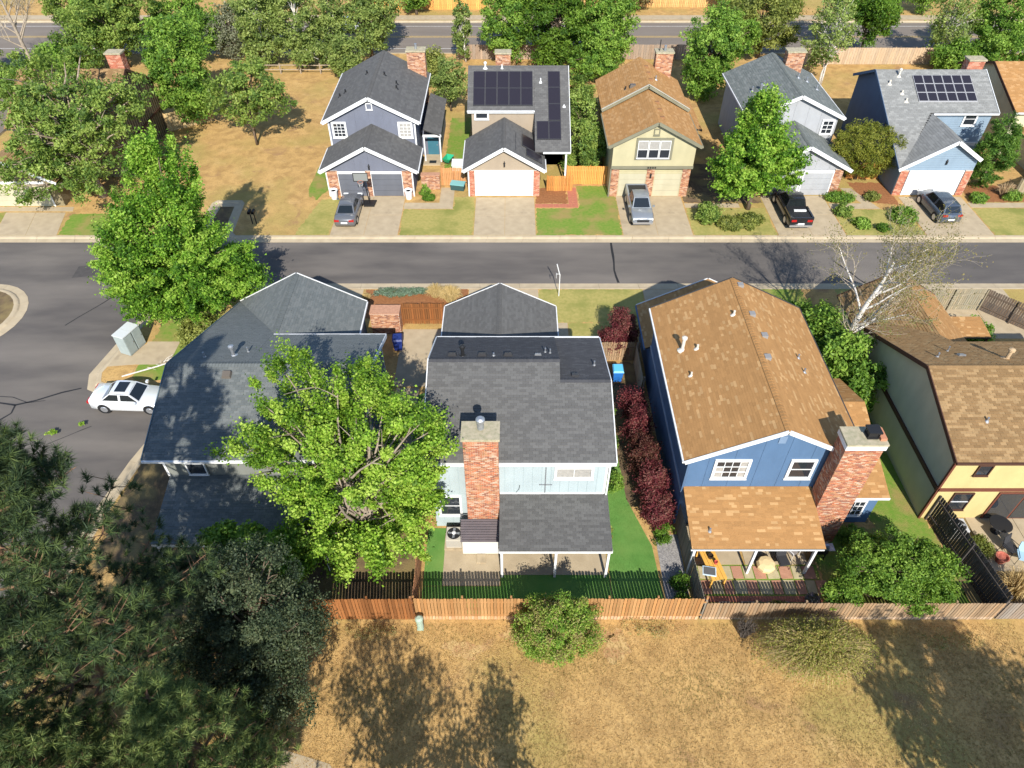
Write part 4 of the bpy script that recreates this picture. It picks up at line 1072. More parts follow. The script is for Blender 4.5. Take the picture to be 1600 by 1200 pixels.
# ---------------- cream house with tan roof and triple window
CRM = paint('cream_paint', (0.60, 0.54, 0.33)); OTR = paint('olive_trim', (0.27, 0.255, 0.175)); CRD = paint('cream_door', (0.62, 0.57, 0.40), 0.5)
h3 = empty('house', (11.9, 56.0, 0), label='cream house with tan roof, three white sash windows and two cream garage doors', cat='house')
xz_block(h3, 56.2, 62.3, [(8.5, 0), (15.3, 0), (15.3, 4.75), (11.9, 6.6), (8.5, 4.75)], CRM)
MB().prism([(8.45, 55.95, 2.95), (15.35, 55.95, 2.95), (15.35, 55.95, 4.85), (11.9, 55.95, 6.7), (8.45, 55.95, 4.85)], (0, -0.25, 0)).build('upper_wall', CRM, h3)
MB().box(8.42, 15.38, 55.88, 56.2, 2.7, 2.95).build('belt_board', OTR, h3)
xz_block(h3, 62.35, 68.3, [(8.3, 0), (15.5, 0), (15.5, 5.1), (11.9, 7.0), (8.3, 5.1)], CRM)
gable_y(h3, 8.0, 4.85, 15.75, 4.85, 11.88, 6.9, 55.6, 62.3, 'ftan')
gable_y(h3, 7.95, 5.2, 15.75, 5.2, 11.88, 7.35, 62.0, 68.6, 'ftan')
rake(h3, [(8.0, 55.56, 4.85), (11.88, 55.56, 6.9), (15.75, 55.56, 4.85)], OTR, h=0.26); rake(h3, [(7.95, 61.96, 5.2), (11.88, 61.96, 7.35), (15.75, 61.96, 5.2)], OTR, h=0.3)
board(h3, 'barge_cap', (7.95, 61.95, 5.27), (11.88, 61.95, 7.43), 0.12, 0.04, paint('pale_trim', (0.6, 0.58, 0.48))); board(h3, 'barge_cap', (11.88, 61.95, 7.43), (15.75, 61.95, 5.27), 0.12, 0.04, paint('pale_trim', (0.6, 0.58, 0.48)))
gutter(h3, (7.95, 55.6, 4.85), (7.95, 62.0, 4.85), OTR); gutter(h3, (15.8, 55.6, 4.85), (15.8, 62.0, 4.85), OTR)
tr = MB().box(10.3, 13.4, 55.86, 55.95, 3.55, 5.45).build('window_surround', OTR, h3)
for k in range(3): window(h3, (10.5 + k * 0.92, 55.855, 3.75), X, Z, 0.78, 1.45, cols=1, rows=2, fw=0.05, blind=lambda i, j: j == 1)
window(h3, (11.7, 55.93, 5.75), X, Z, 0.36, 0.42, cols=1, fw=0.07, trim=OTR, glass=CRM)
for xa, xb in ((8.52, 9.18), (11.55, 12.22), (14.6, 15.28)):
    br = MB().box(xa, xb, 56.1, 56.2, 0, 2.6).build('brick_pier', MORTAR, h3); brickwork(br, [((xa, 56.1, 0), X, Z, xb - xa, 2.6)], 'orange', 0.24, 0.1)
garage_door(h3, (9.25, 56.18, 0), X, 2.25, 2.15, CRD, frame=CRM); garage_door(h3, (12.3, 56.18, 0), X, 2.25, 2.15, CRD, frame=CRM)
lantern(h3, 11.9, 56.1, 2.0)
for k in range(4): MB().box(11.5 + k * 0.2, 11.62 + k * 0.2, 55.84, 55.88, 2.76, 2.9).build('house_number', BLACK, h3)
for k in range(3):
    box_vent(h3, 12.35, 57.0 + k * 1.5, 6.9 - 0.47 * 0.53, 0.22, 0.12, mat('tan_box_vent', (0.22, 0.11, 0.05)))
    box_vent(h3, 12.25, 63.6 + k * 1.5, 7.35 - 0.37 * 0.55, 0.22, 0.12, mat('tan_box_vent', (0.22, 0.11, 0.05)))
box_vent(h3, 10.7, 63.3, 7.35 - 1.18 * 0.55, 0.3, 0.2, mat('brown_vent', (0.10, 0.085, 0.07))); pipe_vent(h3, 10.1, 63.5, 6.35, 0.3, 0.06, BLACK); pipe_vent(h3, 12.9, 64.6, 6.8, 0.35, 0.06, METAL)
c = chimney(h3, 13.3, 14.85, 67.8, 68.7, 0, 7.9, pal='orange', bl=0.3, bh=0.12)
MB().cyl((14.1, 68.2), 0.12, 8.0, 8.5, 10).build('flue', METAL, c); MB().cyl((13.6, 68.2), 0.04, 8.0, 9.0, 8).build('flue', BLACK, c)
roof_slope(h3, [(17.6, 63.3, 2.65), (17.6, 70.5, 2.65), (15.6, 70.5, 3.3), (15.6, 63.3, 3.3)], 'ftan', thick=0.1, name='porch_roof')
MB().box(15.5, 17.3, 63.8, 70.2, 0, 2.6).build('porch_wall', CRM, h3)
MB().box(8.38, 8.48, 55.98, 56.1, 0, 2.7).build('downpipe', OTR, h3)

# ---------------- pale grey house partly behind the maple
LG = paint('pale_grey_paint', (0.43, 0.44, 0.46)); LGS = paint('pale_grey_panel', (0.47, 0.48, 0.50))
h4 = empty('house', (24.95, 56.4, 0), label='pale grey house with green-grey roof half hidden by the front yard maple', cat='house')
sub_walls(h4, 21.4, 28.5, 56.4, 61.1, 2.5, 24.95, 4.4, LG)
strips(h4, (21.4, 56.4, 0), X, Z, [(0.9, 2.45), (6.3, 2.45), (6.3, 3.0), (3.55, 4.35), (0.9, 3.0)], 1.22, LGS, gap=0.025)
gable_y(h4, 20.9, 2.5, 29.05, 2.5, 24.95, 4.62, 56.0, 61.1, 'fgreen'); rake(h4, [(20.9, 55.96, 2.5), (24.95, 55.96, 4.62), (29.05, 55.96, 2.5)], h=0.3)
ridge_cap(h4, (24.95, 61, 4.62), (24.95, 56, 4.62), 'fgreen', drop=0.5)
for xa, xb in ((21.42, 22.2), (27.75, 28.48)):
    br = MB().box(xa, xb, 56.3, 56.4, 0, 2.45).build('brick_pier', MORTAR, h4); brickwork(br, [((xa, 56.3, 0), X, Z, xb - xa, 2.45)], 'orange', 0.24, 0.1)
garage_door(h4, (22.4, 56.38, 0), X, 2.5, 2.1, LGS); garage_door(h4, (25.2, 56.38, 0), X, 2.45, 2.1, LGS)
sub_walls(h4, 21.1, 28.8, 61.15, 70.6, 4.9, 25.0, 6.65, LG)
strips(h4, (21.1, 61.15, 0), X, Z, [(0, 2.4), (7.7, 2.4), (7.7, 4.85), (3.9, 6.6), (0, 4.85)], 1.22, LGS, gap=0.025)
strips(h4, (21.1, 70.6, 0), -Y, Z, [(0, 0.1), (9.4, 0.1), (9.4, 4.85), (0, 4.85)], 1.22, LGS, gap=0.025)
gable_y(h4, 20.7, 4.95, 29.25, 4.95, 25.0, 6.9, 60.8, 71.0, 'fgreen'); rake(h4, [(20.7, 60.76, 4.95), (25.0, 60.76, 6.9), (29.25, 60.76, 4.95)], h=0.3)
ridge_cap(h4, (25.0, 71, 6.9), (25.0, 60.8, 6.9), 'fgreen', drop=0.5); gutter(h4, (20.65, 60.8, 4.95), (20.65, 71, 4.95)); gutter(h4, (29.3, 60.8, 4.95), (29.3, 71, 4.95))
window(h4, (27.6, 61.12, 3.45), X, Z, 0.85, 1.1, cols=2, rows=3, fw=0.14, sash=0.05)
c = chimney(h4, 25.7, 27.3, 68.6, 69.5, 3, 7.7, pal='orange', bl=0.3, bh=0.12)
z4 = lambda x: 6.9 - abs(x - 25.0) * 0.456
for x, y in ((22.6, 64.8), (22.0, 65.2), (23.0, 65.4), (26.3, 66.3), (27.3, 66.6), (28.0, 65.6)): pipe_vent(h4, x, y, z4(x), 0.4, 0.08, METAL, cap=(x == 22.6))
lantern(h4, 25.0, 56.38, 2.75)

# ---------------- light blue house with grid of solar panels
F5P = paint('sky_blue_paint', (0.30, 0.40, 0.50)); F5SHADE = paint('sky_blue_shaded', (0.12, 0.18, 0.28))  # the second is the same blue with the side's shade painted in
h5 = empty('house', (37.0, 56.3, 0), label='light blue lapped siding house with pale grey roof and solar grid', cat='house')
S5 = 0.46
z5 = lambda y: 7.2 - S5 * (65.9 - y)
yz_block(h5, 33.4, 42.6, [(61.7, 0), (69.6, 0), (69.6, 5.3), (65.9, 6.98), (61.7, 5.0)], F5P)
wall(h5, [(33.38, 69.6, 0), (33.38, 61.7, 0), (33.38, 61.7, 5.0), (33.38, 65.9, 6.95), (33.38, 69.6, 5.25)], (0.02, 0, 0), F5SHADE, name='side_siding')
strips(h5, (36.6, 61.7, 0), X, Z, [(0, 2.6), (6.0, 2.6), (6.0, 5.0), (0, 5.0)], 0.2, F5P, name='lap_siding', gap=0.03, t=0.025, along='v', joined=True)
window(h5, (40.3, 61.67, 4.0), X, Z, 0.95, 1.0, cols=1, rows=2, fw=0.14)
PVX, PVY = 37.05, 56.15
roof_slope(h5, [(33.0, 56.0, z5(56.0)), (33.3, 56.0, z5(56.0)), (36.9, 61.4, z5(61.4)), (42.95, 61.4, z5(61.4)), (42.95, 65.9, 7.2), (33.0, 65.9, 7.2)], 'fpale')
roof_slope(h5, [(42.95, 69.9, 5.3), (33.0, 69.9, 5.3), (33.0, 65.9, 7.2), (42.95, 65.9, 7.2)], 'fpale')
gutter(h5, (37.2, 61.4, z5(61.4)), (42.97, 61.4, z5(61.4)), out=(0, -0.06, 0)); rake(h5, [(42.99, 61.4, z5(61.4)), (42.99, 65.9, 7.2), (42.99, 69.9, 5.3)]); rake(h5, [(32.96, 56.0, z5(56.0)), (32.96, 65.9, 7.2), (32.96, 69.9, 5.3)], F5SHADE)
solar(h5, 36.1, 41.3, 62.5, 65.2, 6, 3, z5, slope=S5, fm=mat('pale_panel_frame', (0.34, 0.34, 0.35), rough=0.4))
xz_block(h5, 56.4, 61.7, [(33.4, 0), (39.6, 0), (39.6, 3.2), (37.1, 4.85), (33.4, 2.5)], F5P)
strips(h5, (33.4, 56.4, 0), X, Z, [(0.6, 2.4), (6.1, 2.4), (6.1, 3.2), (3.7, 4.8), (0.6, 2.9)], 0.2, F5P, name='lap_siding', gap=0.03, t=0.025, along='v', joined=True)
roof_slope(h5, [(33.0, 56.0, 2.62), (37.1, 56.0, 5.1), (37.1, 61.6, 5.1), (36.9, 61.38, z5(61.38) - 0.02)][0:1] + [(37.1, 56.0, 5.1), (37.1, 61.5, 5.1)], 'fpale', course=Y)
roof_slope(h5, [(39.6, 56.0, 3.5), (39.6, 61.6, 3.5), (37.1, 61.6, 5.1), (37.1, 56.0, 5.1)], 'fpale')
rake(h5, [(33.0, 55.96, 2.6), (37.1, 55.96, 5.1), (39.65, 55.96, 3.5)], h=0.3)
for xa, xb in ((33.42, 34.1), (38.95, 39.58)):
    br = MB().box(xa, xb, 56.3, 56.4, 0, 2.35).build('brick_pier', MORTAR, h5); brickwork(br, [((xa, 56.3, 0), X, Z, xb - xa, 2.35)], 'plain', 0.24, 0.1)
garage_door(h5, (34.3, 56.38, 0), X, 4.45, 2.1, WHITE)
lantern(h5, 37.0, 56.38, 3.1)
board(h5, 'balcony_rail', (39.7, 61.0, 2.5), (42.6, 61.0, 2.5), 0.1, 0.3, WHITE)
for xx in (40.9, 41.3, 42.5): MB().box(xx - 0.06, xx + 0.06, 60.95, 61.05, 0, 2.4).build('porch_post', WHITE, h5)
c = chimney(h5, 41.75, 43.2, 66.8, 67.7, 3, 7.6, pal='plain', bl=0.3, bh=0.12)
for x, y, h in ((33.9, 64.4, 0.35), (34.9, 65.2, 0.5), (34.8, 63.4, 0.3), (35.0, 62.6, 0.3)): pipe_vent(h5, x, y, z5(y), h, 0.08, mat('pale_vent', (0.55, 0.50, 0.42)), cap=(h == 0.5))

# ---------------- tan-roofed house at the right edge
h6 = empty('house', (49, 62, 0), label='olive walled house with tan roof cut by the right edge beyond the driveway', cat='house')
yz_block(h6, 46.3, 56, [(63.9, 0), (75, 0), (75, 4.4), (69.8, 6.3), (63.9, 4.2)], OLIVE)
gable_x(h6, 46.0, 56.3, 63.6, 4.25, 69.8, 6.5, 75.4, 4.4, 'ftan'); rake(h6, [(45.96, 63.6, 4.25), (45.96, 69.8, 6.5), (45.96, 75.4, 4.4)], BRN)
gutter(h6, (46, 63.6, 4.25), (56.3, 63.6, 4.25), WHITE, out=(0, -0.06, 0))
xz_block(h6, 56.5, 63.9, [(47.5, 0), (54.5, 0), (54.5, 2.5), (51, 4.2), (47.5, 2.5)], OLIVE); gable_y(h6, 47.1, 2.5, 54.9, 2.5, 51, 4.4, 56.1, 63.9, 'ftan'); rake(h6, [(47.1, 56.06, 2.5), (51, 56.06, 4.4), (54.9, 56.06, 2.5)])
garage_door(h6, (48.5, 56.48, 0), X, 4.8, 2.1, CRD); pipe_vent(h6, 49.5, 67.5, 5.7, 0.3, 0.06)

# ---------------- brown board-and-batten house behind the oak at the left
F0P = paint('khaki_paint', (0.30, 0.245, 0.14)); F0B = paint('dark_batten', (0.10, 0.07, 0.045))
h0 = empty('house', (-39, 60, 0), label='khaki board and batten house with brick chimney behind the spreading oak', cat='house')
yz_block(h0, -43.5, -34.7, [(59.6, 0), (69.4, 0), (69.4, 4.85), (64.6, 7.6), (59.6, 4.85)], F0P)
b = MB()
for k in range(23):
    yy = 59.8 + k * 0.42; zt = 4.85 + (min(yy, 129.2 - yy) - 59.6) * 0.55 - 0.1
    MB().box(-34.70, -34.66, yy, yy + 0.12, 0.1, zt).build('batten', F0B, h0)
MB().box(-34.7, -34.62, 59.6, 69.4, 2.3, 2.5).build('belt_board', BRN, h0)
gable_x(h0, -43.9, -34.4, 59.2, 4.7, 64.6, 7.75, 69.8, 4.75, 'brown'); rake(h0, [(-34.36, 59.2, 4.7), (-34.36, 64.6, 7.75), (-34.36, 69.8, 4.75)], BRN)
chimney(h0, -36.2, -34.9, 65.6, 66.5, 5, 8.6, pal='plain', bl=0.3, bh=0.12)
xz_block(h0, 54.5, 59.6, [(-45.2, 0), (-38.5, 0), (-38.5, 2.4), (-41.9, 4.1), (-45.2, 2.4)], F0P); gable_y(h0, -45.6, 2.4, -38.1, 2.4, -41.9, 4.3, 54.1, 59.6, 'brown'); rake(h0, [(-45.6, 54.06, 2.4), (-41.9, 54.06, 4.3), (-38.1, 54.06, 2.4)])
br = MB().box(-45.2, -44.4, 54.4, 54.5, 0, 2.3).build('brick_pier', MORTAR, h0); brickwork(br, [((-45.2, 54.4, 0), X, Z, 0.8, 2.3)], 'plain', 0.24, 0.1)
garage_door(h0, (-44.2, 54.48, 0), X, 4.8, 2.1, CRD)

# ================================================================== fences
def picket_data(w, h, col, t=0.018, pale=0.0):
    b = MB(); e = w * 0.22; b.col = col
    prof = [(-w / 2, 0), (w / 2, 0), (w / 2, h - e), (w / 2 - e, h), (-w / 2 + e, h), (-w / 2, h - e)]
    if pale > 0:           # weathered foot
        b.prism([(-w / 2, -t / 2, 0), (w / 2, -t / 2, 0), (w / 2, -t / 2, h * 0.16), (-w / 2, -t / 2, h * 0.16)], (0, -t, 0))
        b.c[-6:] = [tuple(min(0.75, x * 1.2 + pale) for x in col)] * 6
        prof = [(-w / 2, h * 0.16), (w / 2, h * 0.16)] + prof[2:]
    b.prism([(u, -t / 2, v) for u, v in prof], (0, -t, 0))
    return b.data('picket', WOODF)

def fence(name, p0, p1, h, col, label, pitch=0.155, w=0.134, joined=False, spread=0.2, posts=True, rail_side=1, cat='fence', pale=0.0, post_col=None, var=7, lean=0.004):
    P0, P1 = V3((p0[0], p0[1], 0)), V3((p1[0], p1[1], 0))
    d = P1 - P0; L = d.length; d.normalize(); ang = math.atan2(d.y, d.x); nrm = V3((-d.y, d.x, 0)) * rail_side
    root = empty(name, P0, ang, label=label, cat=cat)
    n = int(L / pitch)
    cols = []
    for k in range(var):
        s = 1 + rnd.uniform(-spread, spread); t = rnd.uniform(-0.06, 0.06)
        cols.append((col[0] * s * (1 + t), col[1] * s, col[2] * s * (1 - t)))
    if joined:
        b = MB()
        for i in range(n):
            b.col = rnd.choice(cols); x = (i + 0.5) * pitch; hh = h + rnd.uniform(-0.03, 0.02)
            b.box(x - w / 2, x + w / 2, -0.01, 0.01, 0.02, hh)
        b.build('pickets', WOODF, root, local=True, kind='stuff')
    else:
        meshes = [picket_data(w, h * rnd.uniform(0.985, 1.01), c, pale=pale * rnd.uniform(0.3, 1.3)) for c in cols]
        for i in range(n):
            o = link(rnd.choice(meshes), 'picket', root, ((i + 0.5) * pitch, rnd.uniform(-0.004, 0.004), 0.02 + rnd.uniform(-0.015, 0.015)), (rnd.uniform(-lean, lean), rnd.uniform(-lean, lean), 0))
    pc = post_col or tuple(x * 0.9 for x in col)
    for z in (0.35, h - 0.42):
        b = MB(); b.col = pc; b.box(0, L, rail_side * 0.035 - 0.02, rail_side * 0.035 + 0.02, z, z + 0.09); b.build('rail', WOODF, root, local=True)
    if posts:
        k = max(1, round(L / 2.4))
        for i in range(k + 1):
            b = MB(); b.col = pc; x = L * i / k; b.box(x - 0.045, x + 0.045, rail_side * 0.1 - 0.045, rail_side * 0.1 + 0.045, 0, h + 0.04); b.build('post', WOODF, root, local=True)
    return root

REDW, ORW, TANW, GREYW, DARKW = (0.25, 0.100, 0.034), (0.43, 0.225, 0.090), (0.33, 0.225, 0.135), (0.25, 0.205, 0.165), (0.085, 0.075, 0.070)
fence('picket_fence', (-13.2, 16.42), (-4.6, 16.42), 1.93, REDW, 'red-brown wooden picket fence under the big maple along the park', var=12, spread=0.3)
fence('picket_fence', (-4.58, 16.42), (9.05, 16.42), 1.97, ORW, 'golden tan picket fence behind the pale blue house along the park', pale=0.10, var=12, spread=0.24)
fence('picket_fence', (9.08, 16.42), (23.1, 16.42), 1.55, TANW, 'low weathered picket fence behind the bright blue house', pale=0.07, var=12, spread=0.24)
fence('picket_fence', (23.2, 16.45), (32, 16.45), 1.5, GREYW, 'grey weathered picket fence along the park at the right edge', var=8)
fence('picket_fence', (-4.62, 16.5), (-4.62, 26.2), 1.95, (0.42, 0.20, 0.10), 'red-brown side fence between the big maple and the narrow turf strip', rail_side=1)
fence('picket_fence', (8.95, 16.5), (8.72, 22.0), 1.75, (0.25, 0.225, 0.18), 'grey side fence between the turf and the blue house patio', rail_side=-1)
fence('picket_fence', (8.05, 31.4), (8.05, 34.6), 1.7, (0.33, 0.29, 0.22), 'grey fence stub beside the blue bin', rail_side=-1)
fence('picket_fence', (23.15, 16.5), (22.35, 22.2), 2.0, DARKW, 'tall dark fence between the blue and the yellow house', rail_side=1)
fence('picket_fence', (-7.6, 38.6), (-4.5, 38.6), 1.8, REDW, 'dark red gate and fence between the slate and charcoal garage roofs', rail_side=-1)
fence('picket_fence', (5.2, 34.8), (8.3, 34.8), 1.6, TANW, 'tan fence behind the red plum bush', rail_side=-1)
fence('picket_fence', (-6.3, 58.0), (-4.0, 58.0), 1.7, (0.50, 0.24, 0.10), 'orange-brown fence between the slate purple and beige houses')
fence('picket_fence', (4.9, 58.2), (9.0, 58.2), 1.75, (0.68, 0.30, 0.08), 'bright orange fence between the beige and cream houses')
fence('picket_gate', (3.1, 57.0), (5.3, 57.0), 1.45, (0.56, 0.25, 0.07), 'orange wooden gate beside the beige garage', cat='gate')
fence('picket_fence', (30.4, 59.2), (33.2, 59.2), 1.6, (0.62, 0.29, 0.09), 'orange fence beside the round olive shrub')
fence('picket_fence', (44.0, 55.9), (47.2, 57.6), 1.7, (0.34, 0.28, 0.18), 'olive grey fence by the columnar juniper')
fence('picket_fence', (-34.5, 68.8), (-30.6, 71.4), 1.8, (0.50, 0.36, 0.18), 'tan fence at the khaki house corner', joined=True, pitch=0.2, w=0.18)
fence('courtyard_fence', (29.0, 40.2), (33.4, 40.2), 1.8, (0.30, 0.26, 0.18), 'weathered courtyard fence facing the street by the yellow house', rail_side=-1)
fence('courtyard_fence', (33.5, 40.2), (36.4, 37.2), 1.8, (0.16, 0.12, 0.09), 'dark angled courtyard fence beside the yellow house garage', rail_side=-1)
fence('road_fence', (-6.5, 88.2), (22.0, 88.2), 1.7, (0.36, 0.27, 0.20), 'long grey-brown board fence along the main road behind the beige house', joined=True, pitch=0.3, w=0.28)
fence('road_fence', (33.0, 86.6), (52.0, 86.6), 1.9, (0.42, 0.32, 0.22), 'tan panel fence along the main road behind the pale grey house', joined=True, pitch=0.3, w=0.28)
fence('road_fence', (-19.0, 106.5), (-3.5, 106.5), 1.8, (0.68, 0.34, 0.10), 'orange board fence beyond the main road at the top left of centre', joined=True, pitch=0.25, w=0.22)
fence('road_fence', (10.0, 107.5), (38.0, 107.5), 1.8, (0.60, 0.36, 0.14), 'golden board fence beyond the main road at the top right of centre', joined=True, pitch=0.25, w=0.2)
sf = empty('rail_fence', (-29.0, 83.8, 0), label='split rail fence below the row of poplars', cat='fence')
GW = mat('grey_rail', (0.36, 0.28, 0.20), (0.24, 0.19, 0.14), scale=5)
for k in range(7): MB().cyl((-29.0 + k * 2.3, 83.8), 0.08, 0, 1.15, 7).build('post', GW, sf)
for k in range(6):
    for z in (0.45, 0.95): MB().tube([(-29.0 + k * 2.3, 83.8, z), (-26.7 + k * 2.3, 83.8, z + rnd.uniform(-0.04, 0.04))], [0.055, 0.05], 6).build('rail', GW, sf)
# low brick walls by the gates
for nm, x0, x1, y0, y1, h, lab, pal in (('brick_wall', -9.6, -7.65, 37.5, 38.4, 1.75, 'short brick wall beside the dark red gate', 'orange'),
                                     ('brick_wall', -8.0, -6.4, 57.3, 57.8, 1.3, 'low brick wall at the slate purple house entry', 'orange')):
    r = empty(nm, ((x0 + x1) / 2, y0, 0), label=lab, cat='wall')
    c = MB().box(x0, x1, y0, y1, 0, h).build('wall_core', MORTAR, r); brickwork(c, box_faces(x0, x1, y0, y1, 0, h), pal, 0.24, 0.1)
    MB().box(x0 - 0.04, x1 + 0.04, y0 - 0.04, y1 + 0.04, h, h + 0.07).build('coping', mat('brick_coping', (0.45, 0.24, 0.15), (0.34, 0.18, 0.11), scale=6), r)

# ================================================================== vehicles
TYRE = mat('tyre_rubber', (0.012, 0.012, 0.013), rough=0.8)
RIM = mat('alloy_rim', (0.55, 0.56, 0.58), rough=0.3, metal=0.8)
CARGL = glassmat('car_glass', (0.010, 0.013, 0.014), 0.04)
LAMPR = mat('tail_lamp', (0.35, 0.012, 0.010), rough=0.2, spec=0.6)
LAMPW = mat('head_lamp', (0.75, 0.78, 0.80), rough=0.1, spec=0.8)
PLATE = mat('number_plate', (0.7, 0.7, 0.68), rough=0.5)
def loft(b, secs, cap=True):
    m = len(secs[0]); vs = [p for s in secs for p in s]; fs = []
    for i in range(len(secs) - 1):
        for k in range(m):
            fs.append((i * m + k, (i + 1) * m + k, (i + 1) * m + (k + 1) % m, i * m + (k + 1) % m))
    if cap: fs += [tuple(range(m)), tuple((len(secs) - 1) * m + k for k in range(m - 1, -1, -1))]
    b.mesh(vs, fs)

def car(name, label, x, y, rz, color, kind='sedan', L=4.65, W=1.82, z0=None, rough=0.25, sunroof=False, cover=None, z=0.0):
    root = empty(name, (x, y, z), rz, label=label, cat='pickup truck' if kind == 'pickup' else 'car')
    pm = mat(name + '_paint_' + label.split()[0], color, rough=rough, metal=0.35, spec=0.5, coat=0.6)
    h, w = L / 2, W / 2
    zb = {'sedan': 0.20, 'suv': 0.26, 'pickup': 0.36}[kind]
    belt = {'sedan': 0.93, 'suv': 1.05, 'pickup': 1.12}[kind]
    top = {'sedan': 1.42, 'suv': 1.66, 'pickup': 1.78}[kind]
    if kind == 'sedan': st = [(-h, .76, .46, .80), (-h + .12, .90, zb + .05, .95), (-h + .7, .985, zb, .97), (-.9, 1, zb, belt), (.7, 1, zb, belt - .02), (h - .95, .985, zb, .86), (h - .3, .93, zb + .03, .74), (h - .06, .84, zb + .1, .64), (h, .74, .38, .56)]
    elif kind == 'suv': st = [(-h, .86, .5, .98), (-h + .1, .94, zb + .05, 1.05), (-h + .6, 1, zb, belt), (-.9, 1, zb, belt), (.8, 1, zb, belt - .02), (h - .9, .985, zb, 1.0), (h - .25, .93, zb + .03, .88), (h - .05, .85, zb + .1, .76), (h, .76, .45, .66)]
    else: st = [(-h, .95, .52, .98), (-h + .06, .97, zb + .06, 1.10), (-h + .4, 1, zb, 1.12), (-.8, 1, zb, 1.12), (.75, 1, zb, belt), (h - 1.05, .985, zb, 1.08), (h - .2, .94, zb + .03, 1.0), (h - .04, .88, zb + .08, .9), (h, .82, .5, .82)]
    b = MB(); secs = []
    for sx, f, a, t in st:
        ww = w * f; mid = a + (t - a) * 0.55
        secs.append([(sx, -ww * .93, a), (sx, -ww, a + .1), (sx, -ww, mid), (sx, -ww * .97, t - .07), (sx, -ww * .86, t), (sx, 0, t + .025), (sx, ww * .86, t), (sx, ww * .97, t - .07), (sx, ww, mid), (sx, ww, a + .1), (sx, ww * .93, a)])
    loft(b, secs)
    body = b.build('body', pm, root, local=True, smooth=True)
    # cabin: windscreen foot, roof front, roof rear, rear window foot
    if kind == 'sedan': cx = (h - 1.38, .38, -.82, -h + .88)
    elif kind == 'suv': cx = (h - 1.2, .55, -h + .55, -h + .16)
    else: cx = (h - 1.35, .62, -.62, -.80)
    bw, tw = w * .90, w * .70
    zb2 = belt - 0.02
    Bp = [(cx[0], -bw * .93, zb2), (cx[0], bw * .93, zb2), (cx[3], bw * .95, zb2 + .03), (cx[3], -bw * .95, zb2 + .03)]
    Tp = [(cx[1], -tw * .95, top - .05), (cx[1], tw * .95, top - .05), (cx[2], tw * .96, top - .03), (cx[2], -tw * .96, top - .03)]
    b = MB(); mx = (cx[1] + cx[2]) / 2
    b.mesh(Bp + Tp, [(0, 1, 5, 4), (1, 2, 6, 5), (2, 3, 7, 6), (3, 0, 4, 7)])
    rg = []
    for fx, zz in ((cx[1], top - .05), (cx[1] - .25, top - .005), (mx, top + .015), (cx[2] + .25, top), (cx[2], top - .03)):
        rg.append([(fx, -tw * .96, zz - .015), (fx, -tw * .55, zz + .02), (fx, 0, zz + .03), (fx, tw * .55, zz + .02), (fx, tw * .96, zz - .015)])
    for i in range(4):
        for k in range(4): b.face([rg[i][k], rg[i][k + 1], rg[i + 1][k + 1], rg[i + 1][k]])
    cab = b.build('cabin', pm, root, local=True)
    def glass(nm, q, ins):
        q = [V3(p) for p in q]; c = sum(q, V3((0, 0, 0))) / 4; n = (q[1] - q[0]).cross(q[3] - q[0]).normalized()
        if n.dot(c - V3((0, 0, 1.0))) < 0: n = -n
        r = [c + (p - c) * ins + n * 0.012 for p in q]
        m = MB(); m.face(r); m.build(nm, CARGL, cab, local=True)
    glass('windscreen', [Bp[0], Bp[1], Tp[1], Tp[0]], 0.88); glass('rear_window', [Bp[2], Bp[3], Tp[3], Tp[2]], 0.84)
    lerp = lambda p, q, t: tuple(p[i] + (q[i] - p[i]) * t for i in range(3))
    for sgn, (ia, ib) in ((1, (1, 2)), (-1, (0, 3))):
        cuts = (0.0, 0.5, 1.0) if kind != 'pickup' else (0.0, 0.6, 1.0)
        for a, c in zip(cuts[:-1], cuts[1:]):
            glass('side_window', [lerp(Bp[ia], Bp[ib], a), lerp(Bp[ia], Bp[ib], c), lerp(Tp[ia], Tp[ib], c), lerp(Tp[ia], Tp[ib], a)], 0.84)
    if sunroof: MB().box(-.55, .12, -.42, .42, top + .02, top + .05).build('sunroof', CARGL, cab, local=True)
    # wheels
    wb = (h - .85, -h + .95) if kind != 'pickup' else (h - .9, -h + 1.15)
    rr = {'sedan': .33, 'suv': .36, 'pickup': .39}[kind]
    for wx in wb:
        for s in (-1, 1):
            yy = s * (w - .10)
            t = MB().tube([(wx, yy - .11, rr), (wx, yy + .11, rr)], [rr, rr], 20).build('wheel', TYRE, root, local=True)
            ya = yy + s * .105
            MB().tube([(wx, ya, rr), (wx, ya + s * .018, rr)], [rr * .70, rr * .62], 14).build('rim', RIM, t, local=True)
            MB().tube([(wx, s * (w - .05), rr + .02), (wx, s * (w + .004), rr + .02)], [rr + .07, rr + .06], 18).build('wheel_arch', BLACK, root, local=True)
    lz = {'sedan': .78, 'suv': .95, 'pickup': .92}[kind]
    for s in (-1, 1):
        MB().obox((-h - .015, s * w * .66, lz), (0, 1, 0), (0, 0, 1), (1, 0, 0), -.2, .2, -.07, .09 if kind != 'pickup' else .12, 0, .16).build('tail_lamp', LAMPR, root, local=True)
        MB().obox((h - .17, s * w * .66, lz - .16 if kind == 'sedan' else lz - .1), (0, 1, 0), (0, 0, 1), (1, 0, 0), -.2, .2, -.06, .08, 0, .16).build('headlight', LAMPW, root, local=True)
        MB().box(cx[0] - .25, cx[0] - .1, s * (w + .08) - .09, s * (w + .08) + .09, belt + .0, belt + .14).build('mirror', pm, root, local=True)
    MB().box(-h - .02, -h + .02, -.26, .26, .55 if kind != 'pickup' else .6, .68 if kind != 'pickup' else .73).build('number_plate', PLATE, root, local=True)
    MB().box(h - .05, h + .012, -.5, .5, .42, .58 if kind == 'sedan' else .78).build('grille', BLACK, root, local=True)
